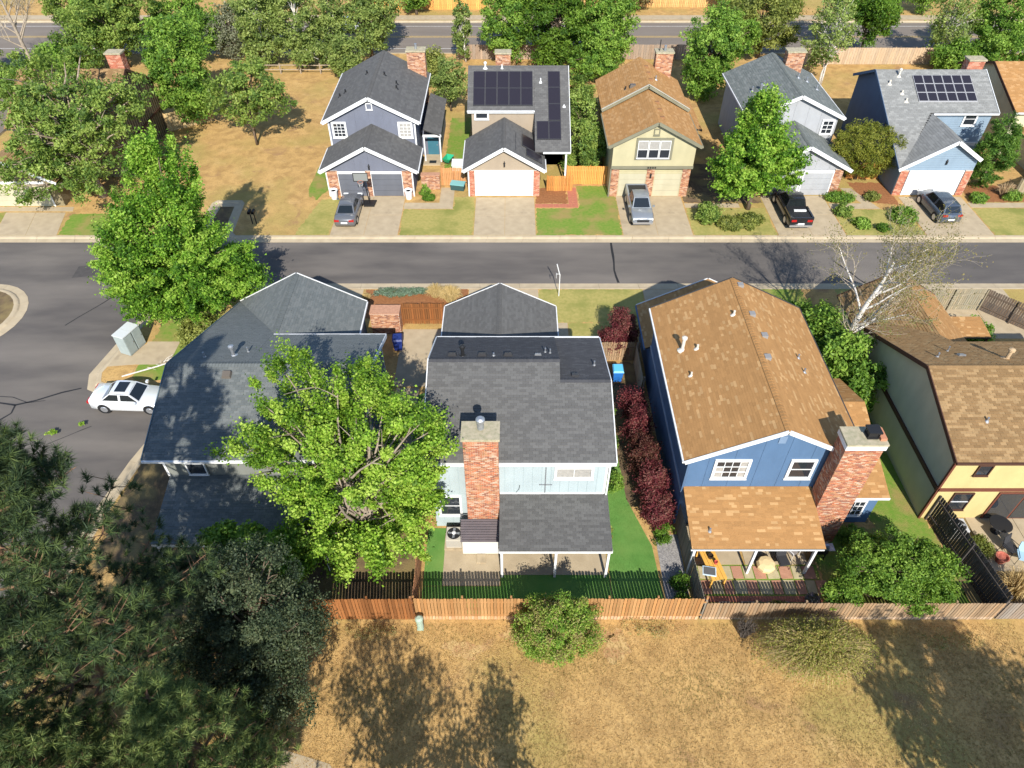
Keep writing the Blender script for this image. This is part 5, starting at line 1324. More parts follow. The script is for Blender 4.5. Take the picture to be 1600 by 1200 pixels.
    if kind == 'pickup':
        MB().box(-h + .1, -.88, -w * .78, w * .78, 1.10, 1.152).build('bed_floor', cover or BLACK, root, local=True)
        b = MB()
        for s in (-1, 1): b.box(-h + .06, -.84, s * w * .9 - .07, s * w * .9 + .07, 1.08, 1.22)
        b.box(-h + .0, -h + .1, -w * .95, w * .95, 1.0, 1.22)
        b.build('bed_rail', pm, root, local=True)
        MB().box(-h - .09, -h - .01, -w * .95, w * .95, .42, .58).build('bumper', RIM, root, local=True); MB().box(h - .02, h + .07, -w * .86, w * .86, .42, .6).build('bumper', RIM, root, local=True)
    return root
car('parked_car', 'white sedan with sunroof parked nose under the slate roof at the left', -23.7, 30.95, math.radians(-2.5), (0.78, 0.79, 0.80), 'sedan', 4.65, 1.82, sunroof=True, z=-0.118, rough=0.2)
car('parked_car', 'grey sedan parked on the slate purple house driveway', -13.75, 53.1, math.radians(90), (0.15, 0.155, 0.165), 'sedan', 4.75, 1.82, z=0.012)
pk = car('parked_pickup', 'silver pickup with black bed cover facing the street at the cream house', 10.75, 53.5, math.radians(-90), (0.24, 0.26, 0.28), 'pickup', 5.2, 1.86, z=0.012)
car('parked_pickup', 'black pickup backed to the street beside the front yard maple', 23.6, 53.2, math.radians(90), (0.018, 0.018, 0.020), 'pickup', 5.4, 1.95, z=0.012)
car('parked_car', 'dark grey-blue crossover parked on the light blue house driveway', 36.1, 53.5, math.radians(92), (0.075, 0.095, 0.125), 'suv', 4.6, 1.86, z=0.012)
car('passing_car', 'pale car on the main road behind the poplars', -22.0, 98.4, math.radians(180), (0.55, 0.60, 0.64), 'suv', 4.5, 1.8, z=-0.117)
tb = MB(); tb.box(23.2, 24.2, 51.6, 51.8, 1.165, 1.26); o = tb.build('white_plank', WHITE); tag(o, 'white plank lying in the black pickup bed', 'plank')

# ================================================================== smaller things
# neighbourhood mailbox cabinet at the left
mb = empty('mailbox_cabinet', (-25.6, 36.0, 0.01), math.radians(70), label='pale green-grey twin mailbox cabinet standing at the kerb', cat='mailbox')
CAB = mat('cabinet_paint', (0.30, 0.345, 0.335), (0.26, 0.30, 0.29), scale=3, rough=0.5)
for k, dx in enumerate((-0.72, 0.04)):
    bx = MB().box(dx, dx + 0.7, -0.42, 0.42, 0.05, 1.55).build('cabinet', CAB, mb, local=True)
    MB().box(dx + 0.03, dx + 0.67, -0.445, -0.42, 0.15, 1.48).build('cabinet_door', CAB, bx, local=True)
    MB().box(dx - 0.02, dx + 0.72, -0.46, 0.46, 1.55, 1.62).build('cabinet_top', mat('cabinet_top', (0.50, 0.52, 0.51), rough=0.4), bx, local=True)
    MB().box(dx + 0.56, dx + 0.6, -0.47, -0.44, 0.8, 0.92).build('handle', METAL, bx, local=True)

def wheelie_bin(x, y, rz, c, lid, label, open_=False):
    r = empty('wheelie_bin', (x, y, 0.02), rz, label=label, cat='bin')
    m = mat('bin_' + label.split()[0], c, rough=0.5); ml = mat('binlid_' + label.split()[0], lid, rough=0.45)
    b = MB(); b.mesh([(-.25, -.28, .12), (.25, -.28, .12), (.25, .26, .12), (-.25, .26, .12), (-.31, -.38, 1.02), (.31, -.38, 1.02), (.31, .34, 1.02), (-.31, .34, 1.02)], [(3, 2, 1, 0), (0, 1, 5, 4), (1, 2, 6, 5), (2, 3, 7, 6), (3, 0, 4, 7), (4, 5, 6, 7)])
    b.build('bin_body', m, r, local=True)
    b = MB(); b.mesh([(-.34, -.42, 1.02), (.34, -.42, 1.02), (.34, .38, 1.03), (-.34, .38, 1.03), (-.28, -.33, 1.11), (.28, -.33, 1.11), (.28, .3, 1.14), (-.28, .3, 1.14)], [(4, 5, 6, 7), (0, 1, 5, 4), (1, 2, 6, 5), (2, 3, 7, 6), (3, 0, 4, 7), (3, 2, 1, 0)])
    b.build('bin_lid', ml, r, local=True)
    for s in (-1, 1): MB().tube([(s * .22, .3, .1), (s * .29, .3, .1)], [.1, .1], 12).build('bin_wheel', TYRE, r, local=True)
    MB().tube([(-.25, .42, 1.0), (.25, .42, 1.0)], [.02, .02], 6).build('bin_handle', m, r, local=True)
    return r
wheelie_bin(6.75, 32.9, 0.0, (0.02, 0.13, 0.42), (0.10, 0.42, 0.66), 'bright blue wheelie bin with light blue lid beside the plum hedge')
wheelie_bin(-7.65, 35.9, 0.1, (0.015, 0.03, 0.16), (0.015, 0.03, 0.14), 'navy blue wheelie bin in the shade beside the slate roof')

# white angled sign post by the street
sp = empty('sign_post', (3.44, 41.8, 0), label='white sign post with bare arm on the straw lawn by the street', cat='sign post')
MB().box(3.415, 3.465, 41.775, 41.825, 0, 1.95).build('post', WHITE, sp)
MB().beam((3.44, 41.8, 1.85), (3.20, 41.9, 2.75), 0.05, 0.05).build('arm', WHITE, sp)
MB().box(3.17, 3.19, 41.72, 41.98, 1.65, 1.95).build('hanging_panel', WHITE, sp)
MB().box(3.16, 3.44, 41.79, 41.81, 1.95, 1.98).build('bracket', WHITE, sp)

# green utility pedestal by the park fence
up = empty('utility_pedestal', (-4.35, 16.0, 0), label='small pale green utility pedestal at the foot of the park fence', cat='utility box')
GRN = mat('pedestal_green', (0.30, 0.38, 0.30), rough=0.6)
MB().lathe((-4.35, 16.0, 0), [(0.16, 0), (0.16, 0.75), (0.19, 0.76), (0.19, 0.92), (0.1, 1.0)], 12).build('pedestal_body', GRN, up); MB().box(-4.5, -4.2, 15.85, 16.15, 0, 0.06).build('pedestal_base', GRN, up)

# basketball hoop on the driveway
bh = empty('basketball_hoop', (-12.3, 54.5, 0.012), label='portable basketball hoop standing before the grey garage doors', cat='basketball hoop')
MB().prism([(-12.75, 54.3, .2), (-11.85, 54.3, .2), (-11.75, 55.3, .12), (-12.85, 55.3, .12)], (0, 0, .18)).build('base', BLACK, bh)
MB().tube([(-12.3, 54.8, .15), (-12.35, 54.5, 1.6), (-12.45, 54.0, 2.9)], [.05, .05, .045], 8).build('pole', BLACK, bh)
MB().box(-13.1, -11.9, 53.70, 53.73, 2.75, 3.5).build('backboard', mat('backboard', (0.20, 0.21, 0.20), rough=0.2, spec=0.6), bh)
b = MB(); b.box(-13.12, -11.88, 53.67, 53.70, 2.73, 2.78); b.box(-13.12, -11.88, 53.67, 53.70, 3.47, 3.52); b.box(-13.12, -13.07, 53.67, 53.70, 2.78, 3.47); b.box(-11.93, -11.88, 53.67, 53.70, 2.78, 3.47)
b.build('backboard_frame', BLACK, bh)
b = MB(); pts = [(-12.5 + .23 * math.cos(a), 53.4 + .23 * math.sin(a), 2.85) for a in [2 * math.pi * k / 16 for k in range(17)]]; b.tube(pts, [.012] * 17, 5, cap=False); b.build('rim', mat('orange_rim', (0.5, 0.12, 0.03)), bh)
b = MB()
for k in range(12):
    a = 2 * math.pi * k / 12; b.tube([(-12.5 + .22 * math.cos(a), 53.4 + .22 * math.sin(a), 2.84), (-12.5 + .13 * math.cos(a + .4), 53.4 + .13 * math.sin(a + .4), 2.45)], [.007, .007], 4)
b.build('net', WHITE, bh, kind='stuff')
for x, lab in ((-15.5, 'white tapered planter left of the grey garage doors'), (-9.0, 'white tapered planter right of the grey garage doors')):
    r = empty('planter', (x, 55.7, 0), label=lab, cat='planter'); MB().lathe((x, 55.7, 0.02), [(.26, 0), (.34, .75), (.38, .76), (.38, .84), (.3, .84), (.28, .74)], 14).build('pot', WHITE, r); MB().lathe((x, 55.7, .70), [(.29, 0), (.2, .06)], 12).build('soil', DIRT, r)
r = empty('storage_bench', (-4.8, 57.3, 0), math.radians(-12), label='teal deck box on the ground beside the beige garage', cat='deck box')
TL = mat('teal_plastic', (0.16, 0.36, 0.36), rough=0.5)
MB().box(-.6, .6, -.3, .3, .05, .55).build('box_body', mat('teal_dark', (0.03, 0.07, 0.07), rough=0.5), r, local=True); MB().prism([(-.64, -.34, .62), (.64, -.34, .62), (.64, .34, .68), (-.64, .34, .68)], (0, 0, .08)).build('lid', TL, r, local=True)
r = empty('wheelbarrow', (-5.95, 61.9, 0), math.radians(70), label='green wheelbarrow leaning upright by the entry porch', cat='wheelbarrow')
GB = mat('green_tray', (0.02, 0.30, 0.15), rough=0.4)
b = MB(); b.mesh([(-.3, -.2, .35), (.3, -.2, .35), (.3, .2, .35), (-.3, .2, .35), (-.55, -.38, .75), (.6, -.38, .75), (.6, .38, .75), (-.55, .38, .75)], [(3, 2, 1, 0), (0, 1, 5, 4), (1, 2, 6, 5), (2, 3, 7, 6), (3, 0, 4, 7)]); b.build('tray', GB, r, local=True)
for s in (-1, 1): MB().tube([(.55, s * .05, .2), (-.2, s * .25, .3), (-1.0, s * .3, .6)], [.02] * 3, 6).build('handle', BARK, r, local=True)
MB().tube([(.55, -.05, .2), (.55, .05, .2)], [.2, .2], 14).build('wheel', TYRE, r, local=True)
r = empty('side_shed', (-4.9, 60.0, 0), label='small white storage box between the slate purple and beige houses', cat='storage box')
MB().box(-5.4, -4.45, 59.5, 60.5, 0, 1.1).build('box_body', SHW, r); MB().prism([(-5.46, 59.44, 1.2), (-4.4, 59.44, 1.2), (-4.4, 60.56, 1.26), (-5.46, 60.56, 1.26)], (0, 0, .1)).build('lid', WHITE, r)

# ---------------- the blue house's patio
PA, PB = mat('red_flagstone', (0.42, 0.22, 0.14), (0.34, 0.17, 0.11), scale=4, rough=0.9, bump=0.3, bscale=20), mat('buff_flagstone', (0.42, 0.36, 0.22), (0.34, 0.29, 0.17), scale=4, rough=0.9, bump=0.3, bscale=20)
fs = empty('flagstone_paving', (12.0, 18.0, 0), kind='structure')
sheet('moss_joint', rect(9.3, 15.5, 17.3, 19.4), LAWN, 0.005, kind=None, parent=fs)
for j, (ya, yb) in enumerate(((17.75, 18.5), (18.6, 19.3))):
    x = 9.45; k = j
    while x < 15.3:
        w = rnd.uniform(0.5, 0.68); jx = lambda: rnd.uniform(-.02, .02)
        MB().prism([(x + jx(), ya + jx(), .03), (x + w - .05 + jx(), ya + jx(), .03), (x + w - .05 + jx(), yb + jx(), .03), (x + jx(), yb + jx(), .03)], (0, 0, .05)).build('flagstone', PA if (k % 2 == 0 or rnd.random() < .2) else PB, fs)
        x += w; k += 1
for k in range(44): MB().box(9.35 + k * .138, 9.35 + k * .138 + .125, 17.32, 17.62, 0.0, .05).build('edging_brick', BRICKPAVE, fs)
YW = mat('yellow_wood', (0.66, 0.36, 0.075), (0.58, 0.31, 0.06), scale=6, rough=0.6, stretch=(1, 4, 1))
r = empty('wooden_table', (10.0, 19.05, 0.03), math.radians(12), label='yellow wooden table at the left end of the blue house patio', cat='table')
for k in range(4): MB().box(-.38 + k * .195, -.38 + k * .195 + .18, -.95, .95, .70, .74).build('table_board', YW, r, local=True)
for sx in (-1, 1):
    for sy in (-1, 1): MB().box(sx * .36 - .04, sx * .36 + .04, sy * .88 - .04, sy * .88 + .04, 0, .70).build('leg', YW, r, local=True)
r = empty('serving_tray', (9.75, 18.55, 0.78), math.radians(-10), label='dark glass topped tray with pale blue rim on the yellow table', cat='tray')
MB().box(-.33, .33, -.25, .25, 0, .05).build('tray_body', mat('pale_blue_rim', (0.50, 0.62, 0.70), rough=0.4), r, local=True); MB().box(-.29, .29, -.21, .21, .05, .058).build('tray_top', mat('grey_slate_top', (0.10, 0.10, 0.10), rough=0.4), r, local=True)
for x, y, rr_, cc, lab in ((9.95, 19.35, .14, (0.03, 0.02, 0.015), 'dark brown pot on the yellow table'), (10.15, 19.0, .09, (0.45, 0.08, 0.06), 'small red pot on the yellow table')):
    MBo = MB().lathe((x, y, .77), [(rr_ * .8, 0), (rr_, .16), (rr_ * 1.05, .2), (rr_ * .85, .2), (rr_ * .75, .12)], 12).build('flower_pot', mat('pot_' + lab.split()[0], cc, rough=0.6)); tag(MBo, lab, 'pot')
r = empty('pouf', (12.85, 19.25, 0.03), label='round cream pouf at the edge of the blue house patio', cat='pouf')
MB().lathe((12.85, 19.25, .03), [(.38, 0), (.46, .1), (.48, .28), (.40, .42), (.2, .46)], 9).build('cushion', mat('cream_fabric', (0.62, 0.47, 0.25), rough=0.9), r); MB().lathe((12.85, 19.25, 0.03), [(.30, 0), (.30, .02)], 9).build('base', BLACK, r)
def patio_chair(x, y, rz, label, fab, frame=BLACK):
    r = empty('patio_chair', (x, y, 0.03), rz, label=label, cat='chair')
    MB().box(-.28, .28, -.28, .28, .40, .47).build('seat', fab, r, local=True); MB().prism([(-.28, .26, .45), (.28, .26, .45), (.28, .42, 1.0), (-.28, .42, 1.0)], (0, -.05, 0)).build('backrest', fab, r, local=True)
    for sx in (-1, 1):
        MB().tube([(sx * .3, -.3, 0), (sx * .3, -.28, .62), (sx * .3, .3, .66)], [.018] * 3, 6).build('arm_frame', frame, r, local=True)
        MB().tube([(sx * .29, .34, 0), (sx * .29, .27, .45)], [.018] * 2, 6).build('leg', frame, r, local=True)
    return r
DF = mat('dark_mesh_fabric', (0.03, 0.03, 0.033), rough=0.8); BF = mat('blue_fabric', (0.28, 0.42, 0.52), rough=0.8); GFAB = mat('grey_fabric', (0.20, 0.18, 0.17), rough=0.85)
patio_chair(13.7, 19.35, 0.15, 'black patio chair just right of the cream pouf', DF); patio_chair(13.0, 20.3, -0.4, 'grey patio chair under the tan patio cover behind the pouf', GFAB, METAL); patio_chair(14.35, 20.0, 0.6, 'grey patio chair with white frame near the right patio post', GFAB, WHITE)
PLNT = mat('planter_timber', (0.20, 0.17, 0.13), (0.13, 0.11, 0.09), scale=5)
for k, (x, w, lab) in enumerate(((10.3, .5, 'small square planter box by the low park fence'), (11.6, 1.0, 'planter box with white flowers by the low park fence'), (12.9, 1.1, 'planter box with yellow-green plants by the low park fence'))):
    r = empty('planter_box', (x, 16.95, 0), label=lab, cat='planter')
    for xa, xb, ya, yb in ((x - w / 2, x + w / 2, 16.7, 16.75), (x - w / 2, x + w / 2, 17.15, 17.2), (x - w / 2, x - w / 2 + .05, 16.75, 17.15), (x + w / 2 - .05, x + w / 2, 16.75, 17.15)): MB().box(xa, xb, ya, yb, 0, .3).build('plank', PLNT, r)
    MB().box(x - w / 2 + .05, x + w / 2 - .05, 16.75, 17.15, 0, .24).build('soil', DIRT, r)
# ---------------- the yellow house's patio
patio_chair(25.6, 20.1, 0.5, 'black patio chair on the yellow house slab', DF); patio_chair(26.0, 19.6, -0.3, 'pale blue patio chair on the yellow house slab', BF)
r = empty('round_table', (25.6, 21.4, 0.03), label='round dark patio table under the yellow house wall', cat='table')
MB().lathe((25.6, 21.4, .70), [(.55, 0), (.57, .02), (.55, .04)], 20).build('table_top', BLACK, r); MB().cyl((25.6, 21.4), .04, .03, .7, 8).build('pedestal', BLACK, r); MB().lathe((25.6, 21.4, .03), [(.25, 0), (.05, .05)], 12).build('foot', BLACK, r)
o = MB().lathe((24.95, 19.6, .03), [(.2, 0), (.3, .4), (.33, .42), (.28, .42), (.25, .3)], 14).build('flower_pot', mat('terracotta', (0.40, 0.12, 0.08), rough=0.85)); tag(o, 'terracotta pot at the edge of the yellow house slab', 'pot')
o = MB().tube([(23.75, 20.9, .05), (24.0, 20.85, .05), (24.3, 20.9, .05)], [.09, .12, .06], 8).build('garden_sack', mat('green_sack', (0.10, 0.22, 0.13), rough=0.6)); tag(o, 'green rolled sack beside the pale air conditioner', 'sack')
# barbecue by the blue house chimney
r = empty('barbecue', (15.6, 19.9, 0), label='covered grey barbecue below the blue house chimney', cat='barbecue')
MB().box(15.2, 16.0, 19.65, 20.2, .55, .85).build('firebox', BLACK, r); MB().tube([(15.2, 19.92, .88), (16.0, 19.92, .88)], [.24, .24], 12).build('hood', mat('bbq_hood', (0.30, 0.33, 0.36), rough=0.3, metal=0.6), r); MB().box(16.0, 16.35, 19.7, 20.15, .78, .82).build('side_shelf', METAL, r)
for x in (15.25, 15.95):
    for y in (19.7, 20.15): MB().box(x - .025, x + .025, y - .025, y + .025, 0, .55).build('leg', BLACK, r)

# cut branches left lying by the mailbox cabinet
r = empty('fallen_branch', (-24.2, 33.6, 0), label='long pale cut branch lying by the kerb beside the mailbox cabinet', cat='branch')
b = MB(); b.tube([(-25.3, 33.2, .06), (-23.2, 34.0, .22), (-21.0, 35.1, .35), (-19.6, 36.2, .3)], [.05, .045, .03, .015], 6)
for k in range(16):
    t = rnd.uniform(.25, 1); p = V3((-25.3 + 5.7 * t, 33.2 + 3.0 * t, .1 + .25 * t)); d = V3((rnd.uniform(.2, 1), rnd.uniform(-.6, 1), rnd.uniform(0, .35))) * rnd.uniform(.5, 1.2)
    b.tube([p, p + d * .5 + V3((0, 0, .08)), p + d], [.02, .014, .006], 4)
b.build('stem', PALEBARK, r)

# black kerbside letter boxes near the spur
r = empty('letter_box', (-21.6, 51.6, 0), label='pair of black letter boxes on posts beside the spur of road', cat='mailbox')
for dx in (0.0, 0.32):
    MB().box(-21.65 + dx, -21.58 + dx, 51.58, 51.65, 0, 1.05).build('post', BLACK, r)
    b = MB(); b.box(-21.73 + dx, -21.5 + dx, 51.35, 51.85, 1.05, 1.2); b.tube([(-21.615 + dx, 51.35, 1.2), (-21.615 + dx, 51.85, 1.2)], [0.115, 0.115], 12); b.build('box', BLACK, r)

# ================================================================== plants
def quads_mesh(name, V, colors, m):
    """V: (N,4,3) array of quads, colors (N,3)"""
    n, q = V.shape[:2]
    me = bpy.data.meshes.new(name)
    me.vertices.add(q * n); me.loops.add(q * n); me.polygons.add(n)
    me.vertices.foreach_set('co', V.reshape(-1).astype(np.float32))
    me.loops.foreach_set('vertex_index', np.arange(q * n, dtype=np.int32))
    me.polygons.foreach_set('loop_start', np.arange(0, q * n, q, dtype=np.int32))
    me.update(calc_edges=True)
    me.materials.append(m)
    ca = me.color_attributes.new('Col', 'FLOAT_COLOR', 'CORNER')
    c = np.ones((n, q, 4), dtype=np.float32); c[:, :, :3] = colors[:, None, :]
    ca.data.foreach_set('color', c.reshape(-1))
    return me
def unit(a): return a / np.maximum(np.linalg.norm(a, axis=-1, keepdims=True), 1e-9)
def leaf_quads(rs, C, out, size, up=0.5, outw=0.5, aspect=0.55, tri=False):
    n = len(C)
    nrm = unit(unit(rs.normal(size=(n, 3))) * 0.9 + np.array([0, 0, up]) + out * outw)
    t = unit(np.cross(nrm, rs.normal(size=(n, 3))))
    b = np.cross(nrm, t)
    s = (size * rs.uniform(0.65, 1.3, n))[:, None]
    if tri: return np.stack([C - t * s * 0.55, C + t * s * 0.45 + b * s * aspect * 0.55, C + t * s * 0.40 - b * s * aspect * 0.55], axis=1)
    fold = nrm * s * 0.12
    V = np.stack([C - t * s * 0.5, C + b * s * aspect * 0.5 + fold - t * s * 0.06, C + t * s * 0.5, C - b * s * aspect * 0.5 + fold - t * s * 0.06], axis=1)
    V[:, :, 2] -= 0
    return V
def mixcols(rs, n, cols, grp=None, k=None):
    """per-leaf colour between the given colours, varying clump by clump"""
    cols = np.array(cols); m = len(cols)
    t = rs.uniform(0, m - 1, n) if grp is None else np.clip(grp + rs.normal(0, 0.28 * (m - 1), n), 0, m - 1 - 1e-6)
    i = np.clip(t.astype(int), 0, m - 2); f = (t - i)[:, None]
    c = cols[i] * (1 - f) + cols[i + 1] * f
    return c * rs.uniform(0.82, 1.18, n)[:, None]

def tree(name, label, base, blobs, nclump=120, nleaf=110, cr=0.75, ls=0.22, cols=((0.05, 0.10, 0.015), (0.13, 0.20, 0.03)), tr=0.2, bark=None, cat='tree', group=None,
         shell=0.45, up=0.5, limbs=50, fork=0.25, seed=1, twigs=0, aspect=0.55, flat=0.75, stems=1, limb_r=0.4, spiky=0.0, tri=False):
    rs = np.random.RandomState(seed)
    base = np.array((base[0], base[1], 0.0))
    root = empty(name, tuple(base), label=label, cat=cat, group=group)
    Bl = np.array(blobs, dtype=float)
    vol = Bl[:, 3] * Bl[:, 4] * Bl[:, 5]
    pick = rs.choice(len(Bl), nclump, p=vol / vol.sum())
    d = unit(rs.normal(size=(nclump, 3)))
    r = (shell ** 3 + (1 - shell ** 3) * rs.uniform(0, 1, nclump)) ** (1 / 3)
    r *= rs.uniform(0.85, 1.12, nclump)
    cen = Bl[pick, :3] + d * r[:, None] * Bl[pick, 3:]
    cen[:, 2] = np.maximum(cen[:, 2], 0.25)
    mid = (Bl[:, :3] * vol[:, None]).sum(0) / vol.sum()
    crad = cr * rs.uniform(0.55, 1.3, nclump)
    idx = np.repeat(np.arange(nclump), nleaf)
    n = len(idx)
    off = unit(rs.normal(size=(n, 3))) * (rs.uniform(0, 1, n) ** 0.55)[:, None] * crad[idx][:, None]
    off[:, 2] *= flat
    if spiky > 0:      # clumps stretched into shoots along the outward direction
        ax = unit(unit(cen - mid) + np.array([0, 0, 0.5]))
        off += ax[idx] * (rs.normal(0, 1, n) * crad[idx] * spiky)[:, None]
    C = cen[idx] + off
    C[:, 2] = np.maximum(C[:, 2], 0.06)
    out = unit(C - mid)
    grp = rs.uniform(0, len(cols) - 1, nclump)[idx]
    Vq = leaf_quads(rs, C, out, ls, up, 0.5, aspect, tri)
    me = quads_mesh('crown', Vq - base, mixcols(rs, n, cols, grp), LEAF)
    link(me, 'crown', root)
    # trunk and limbs
    b = MB(); rr = random.Random(seed)
    topz = mid[2]
    axis_top = np.array([mid[0], mid[1], mid[2] + 0.35 * max(Bl[:, 5])])
    order = rs.permutation(nclump)[:limbs]
    for s_ in range(stems):
        so_ = np.array([rr.uniform(-1, 1), rr.uniform(-1, 1), 0]) * (0.6 * tr * 2 if stems > 1 else 0)
        tp = axis_top + (np.array([rr.uniform(-1, 1), rr.uniform(-1, 1), 0]) * 0.35 * Bl[:, 3].max() if stems > 1 else 0)
        pts = []
        for k in range(7):
            t = k / 6; p = base * (1 - t) + tp * t
            p[:2] = base[:2] * (1 - t ** 1.6) + tp[:2] * t ** 1.6
            p += so_ * (1 - t) + np.array([rr.uniform(-1, 1), rr.uniform(-1, 1), 0]) * tr * 0.5 * (0 < k < 6)
            pts.append(p - base)
        b.tube(pts, [tr * (1.25 if k == 0 else 1 - 0.85 * k / 6) / (stems ** 0.4) for k in range(7)], 8)
        mypts = pts
        for q, ci in enumerate(order):
            if q % stems != s_: continue
            e = cen[ci] - base
            f = min(0.92, max(fork, (e[2] / max(mypts[-1][2], 0.1)) * 0.62 + rr.uniform(-0.1, 0.08)))
            i = f * 6; k = min(5, int(i)); st = mypts[k] * (1 - (i - k)) + mypts[k + 1] * (i - k)
            L = np.linalg.norm(e - st); r0 = min(tr * limb_r, 0.012 + 0.028 * L) 
            c1 = st * 0.6 + e * 0.4 + np.array([rr.uniform(-.1, .1), rr.uniform(-.1, .1), rr.uniform(0.02, 0.2)]) * L
            pl = []
            for j in range(6):
                t = j / 5; pl.append(st * (1 - t) ** 2 + c1 * 2 * t * (1 - t) + e * t * t + np.array([rr.uniform(-1, 1), rr.uniform(-1, 1), rr.uniform(-1, 1)]) * 0.025 * L * (0 < j < 5))
            b.tube(pl, [r0 * (1 - 0.8 * j / 5) for j in range(6)], 5, cap=False)
            for w in range(twigs):
                j = rr.randint(2, 4); dirn = np.array([rr.uniform(-1, 1), rr.uniform(-1, 1), rr.uniform(-0.1, 1)]); ln = rr.uniform(0.15, 0.4) * L
                b.tube([pl[j], pl[j] + dirn * ln * 0.5 + np.array([0, 0, 0.05 * ln]), pl[j] + dirn * ln], [r0 * 0.4, r0 * 0.25, r0 * 0.1], 4, cap=False)
    b.build('trunk', bark or BARK, root, local=True, smooth=True)
    return root

MAPLE = ((0.085, 0.175, 0.016), (0.190, 0.345, 0.028), (0.300, 0.465, 0.050), (0.41, 0.54, 0.09))
MAPLE2 = ((0.055, 0.140, 0.013), (0.135, 0.285, 0.023), (0.230, 0.405, 0.042), (0.34, 0.49, 0.075))
OAK = ((0.085, 0.155, 0.032), (0.200, 0.295, 0.055), (0.320, 0.405, 0.090))
DEEP = ((0.075, 0.165, 0.024), (0.175, 0.310, 0.040), (0.290, 0.430, 0.072))
OLIV = ((0.120, 0.155, 0.036), (0.230, 0.265, 0.056), (0.345, 0.365, 0.095))
SHADED = ((0.040, 0.062, 0.034), (0.075, 0.105, 0.052), (0.140, 0.165, 0.080))  # leaf tones darkened; the shade over the elm is painted into them
PLUM = ((0.075, 0.014, 0.020), (0.160, 0.030, 0.038), (0.260, 0.060, 0.066), (0.23, 0.105, 0.08))

tree('maple_tree', 'large bright green maple spreading over the slate roof house', (-7.0, 19.3), [(-7.11, 19.5, 4.95, 3.26, 2.66, 2.66), (-9.83, 21.5, 6.69, 2.68, 2.53, 2.53), (-5.31, 21.5, 7.15, 2.4, 2.36, 2.36), (-10.74, 24.5, 8.35, 1.69, 1.53, 1.53), (-7.34, 24, 7.99, 1.83, 1.68, 1.68), (-4.7, 20.5, 5.09, 1.9, 1.81, 1.81), (-12.2, 21.5, 6.5, 1.9, 0.83, 0.83), (-8.51, 18.3, 2.9, 2.73, 1.37, 1.37), (-5.5, 18.8, 2.9, 1.4, 1.37, 1.37), (-9.96, 18.6, 3.4, 1.81, 1.21, 1.21), (-6.42, 24.2, 8.22, 1.22, 1.22, 1.22)],
     nclump=430, nleaf=260, cr=0.42, ls=0.13, spiky=0.6, cols=MAPLE, tr=0.26, limbs=70, twigs=2, stems=3, seed=11, shell=0.55, up=0.7, bark=mat('grey_bark', (0.30, 0.25, 0.19), (0.17, 0.135, 0.10), scale=6, rough=1, bump=0.6, bscale=14), fork=0.3, aspect=0.8)
tree('maple_tree', 'dense bright green maple at the corner of the street and the turning circle', (-22.3, 40.2), [(-22.26, 39, 4.2, 4.7, 3.0, 2.9), (-22.75, 40, 7.19, 3.31, 2.7, 2.6), (-21.58, 40.5, 10.3, 2.0, 2.0, 2.6), (-24.65, 38, 5.6, 1.85, 2.4, 2.5), (-19.51, 39.5, 3.9, 2.39, 2.6, 2.4), (-24.0, 37.8, 3.1, 2.4, 1.49, 1.49)],
     nclump=760, nleaf=240, cr=0.42, ls=0.155, tri=True, cols=MAPLE2, tr=0.3, limbs=60, seed=12, shell=0.35, spiky=0.75, aspect=0.75)
tree('oak_tree', 'wide spreading oak with bare pale limbs before the khaki house', (-35.9, 56.2), [(-35.12, 56, 8.0, 4.07, 2.55, 2.3), (-37.96, 55, 6.5, 3.0, 3.08, 2.4), (-33.06, 57, 6.89, 3.3, 2.89, 2.4), (-36.17, 54, 4.3, 3.4, 2.4, 1.9), (-39.14, 53.5, 3.2, 2.7, 2.12, 1.9), (-35.0, 53.0, 2.7, 2.5, 1.58, 1.4), (-31.9, 59, 8.2, 1.9, 1.58, 1.4), (-40.16, 57, 7.5, 1.81, 2.4, 2.2), (-40.6, 60.6, 9.0, 2.4, 2.2, 1.6), (-37.6, 61.4, 9.4, 2.2, 2.0, 1.4)],
     nclump=380, nleaf=95, cr=0.68, ls=0.25, cols=OAK, tr=0.38, limbs=110, twigs=2, seed=13, shell=0.55, tri=True, limb_r=0.5, bark=mat('oak_bark', (0.33, 0.26, 0.19), (0.18, 0.14, 0.10), scale=5, rough=1, bump=0.5, bscale=14), fork=0.2)
far = []
def ft(label, base, blobs, cols=DEEP, n=150, nl=100, cr=0.8, ls=0.28, seed=1, name='street_tree', bark=None, tr=0.2, limbs=35, group='trees in the far yards and along the main road', **kw):
    return tree(name, label, base, blobs, nclump=n, nleaf=nl, cr=cr, ls=ls, cols=cols, tr=tr, limbs=limbs, seed=seed, group=group, bark=bark, **{'tri': True, **kw})
ft('tall dense dark green tree beside the khaki house chimney', (-31.9, 71.0), [(-32.3, 70.5, 5.5, 2.9, 3.0, 4.6), (-32.0, 70.8, 8.6, 2.0, 1.9, 1.9), (-31.0, 69.5, 2.8, 2.1, 1.8, 1.8)], n=240, seed=21, name='shade_tree')
ft('broad green tree behind the khaki house roof', (-45.0, 85.8), [(-45.49, 85, 5.2, 4.8, 3.6, 3.9), (-42.23, 86, 6.4, 3.25, 3.2, 3.4), (-47.52, 83, 4.0, 2.84, 2.8, 2.8)], n=260, cols=OAK, seed=22, name='shade_tree')
ft('green tree at the far top left corner of the main road', (-53.9, 95), [(-53.9, 95.0, 4.2, 3.6, 2.8, 3.2), (-50.5, 92.5, 3.6, 2.4, 2.2, 2.4)], n=150, cols=OAK, seed=23)
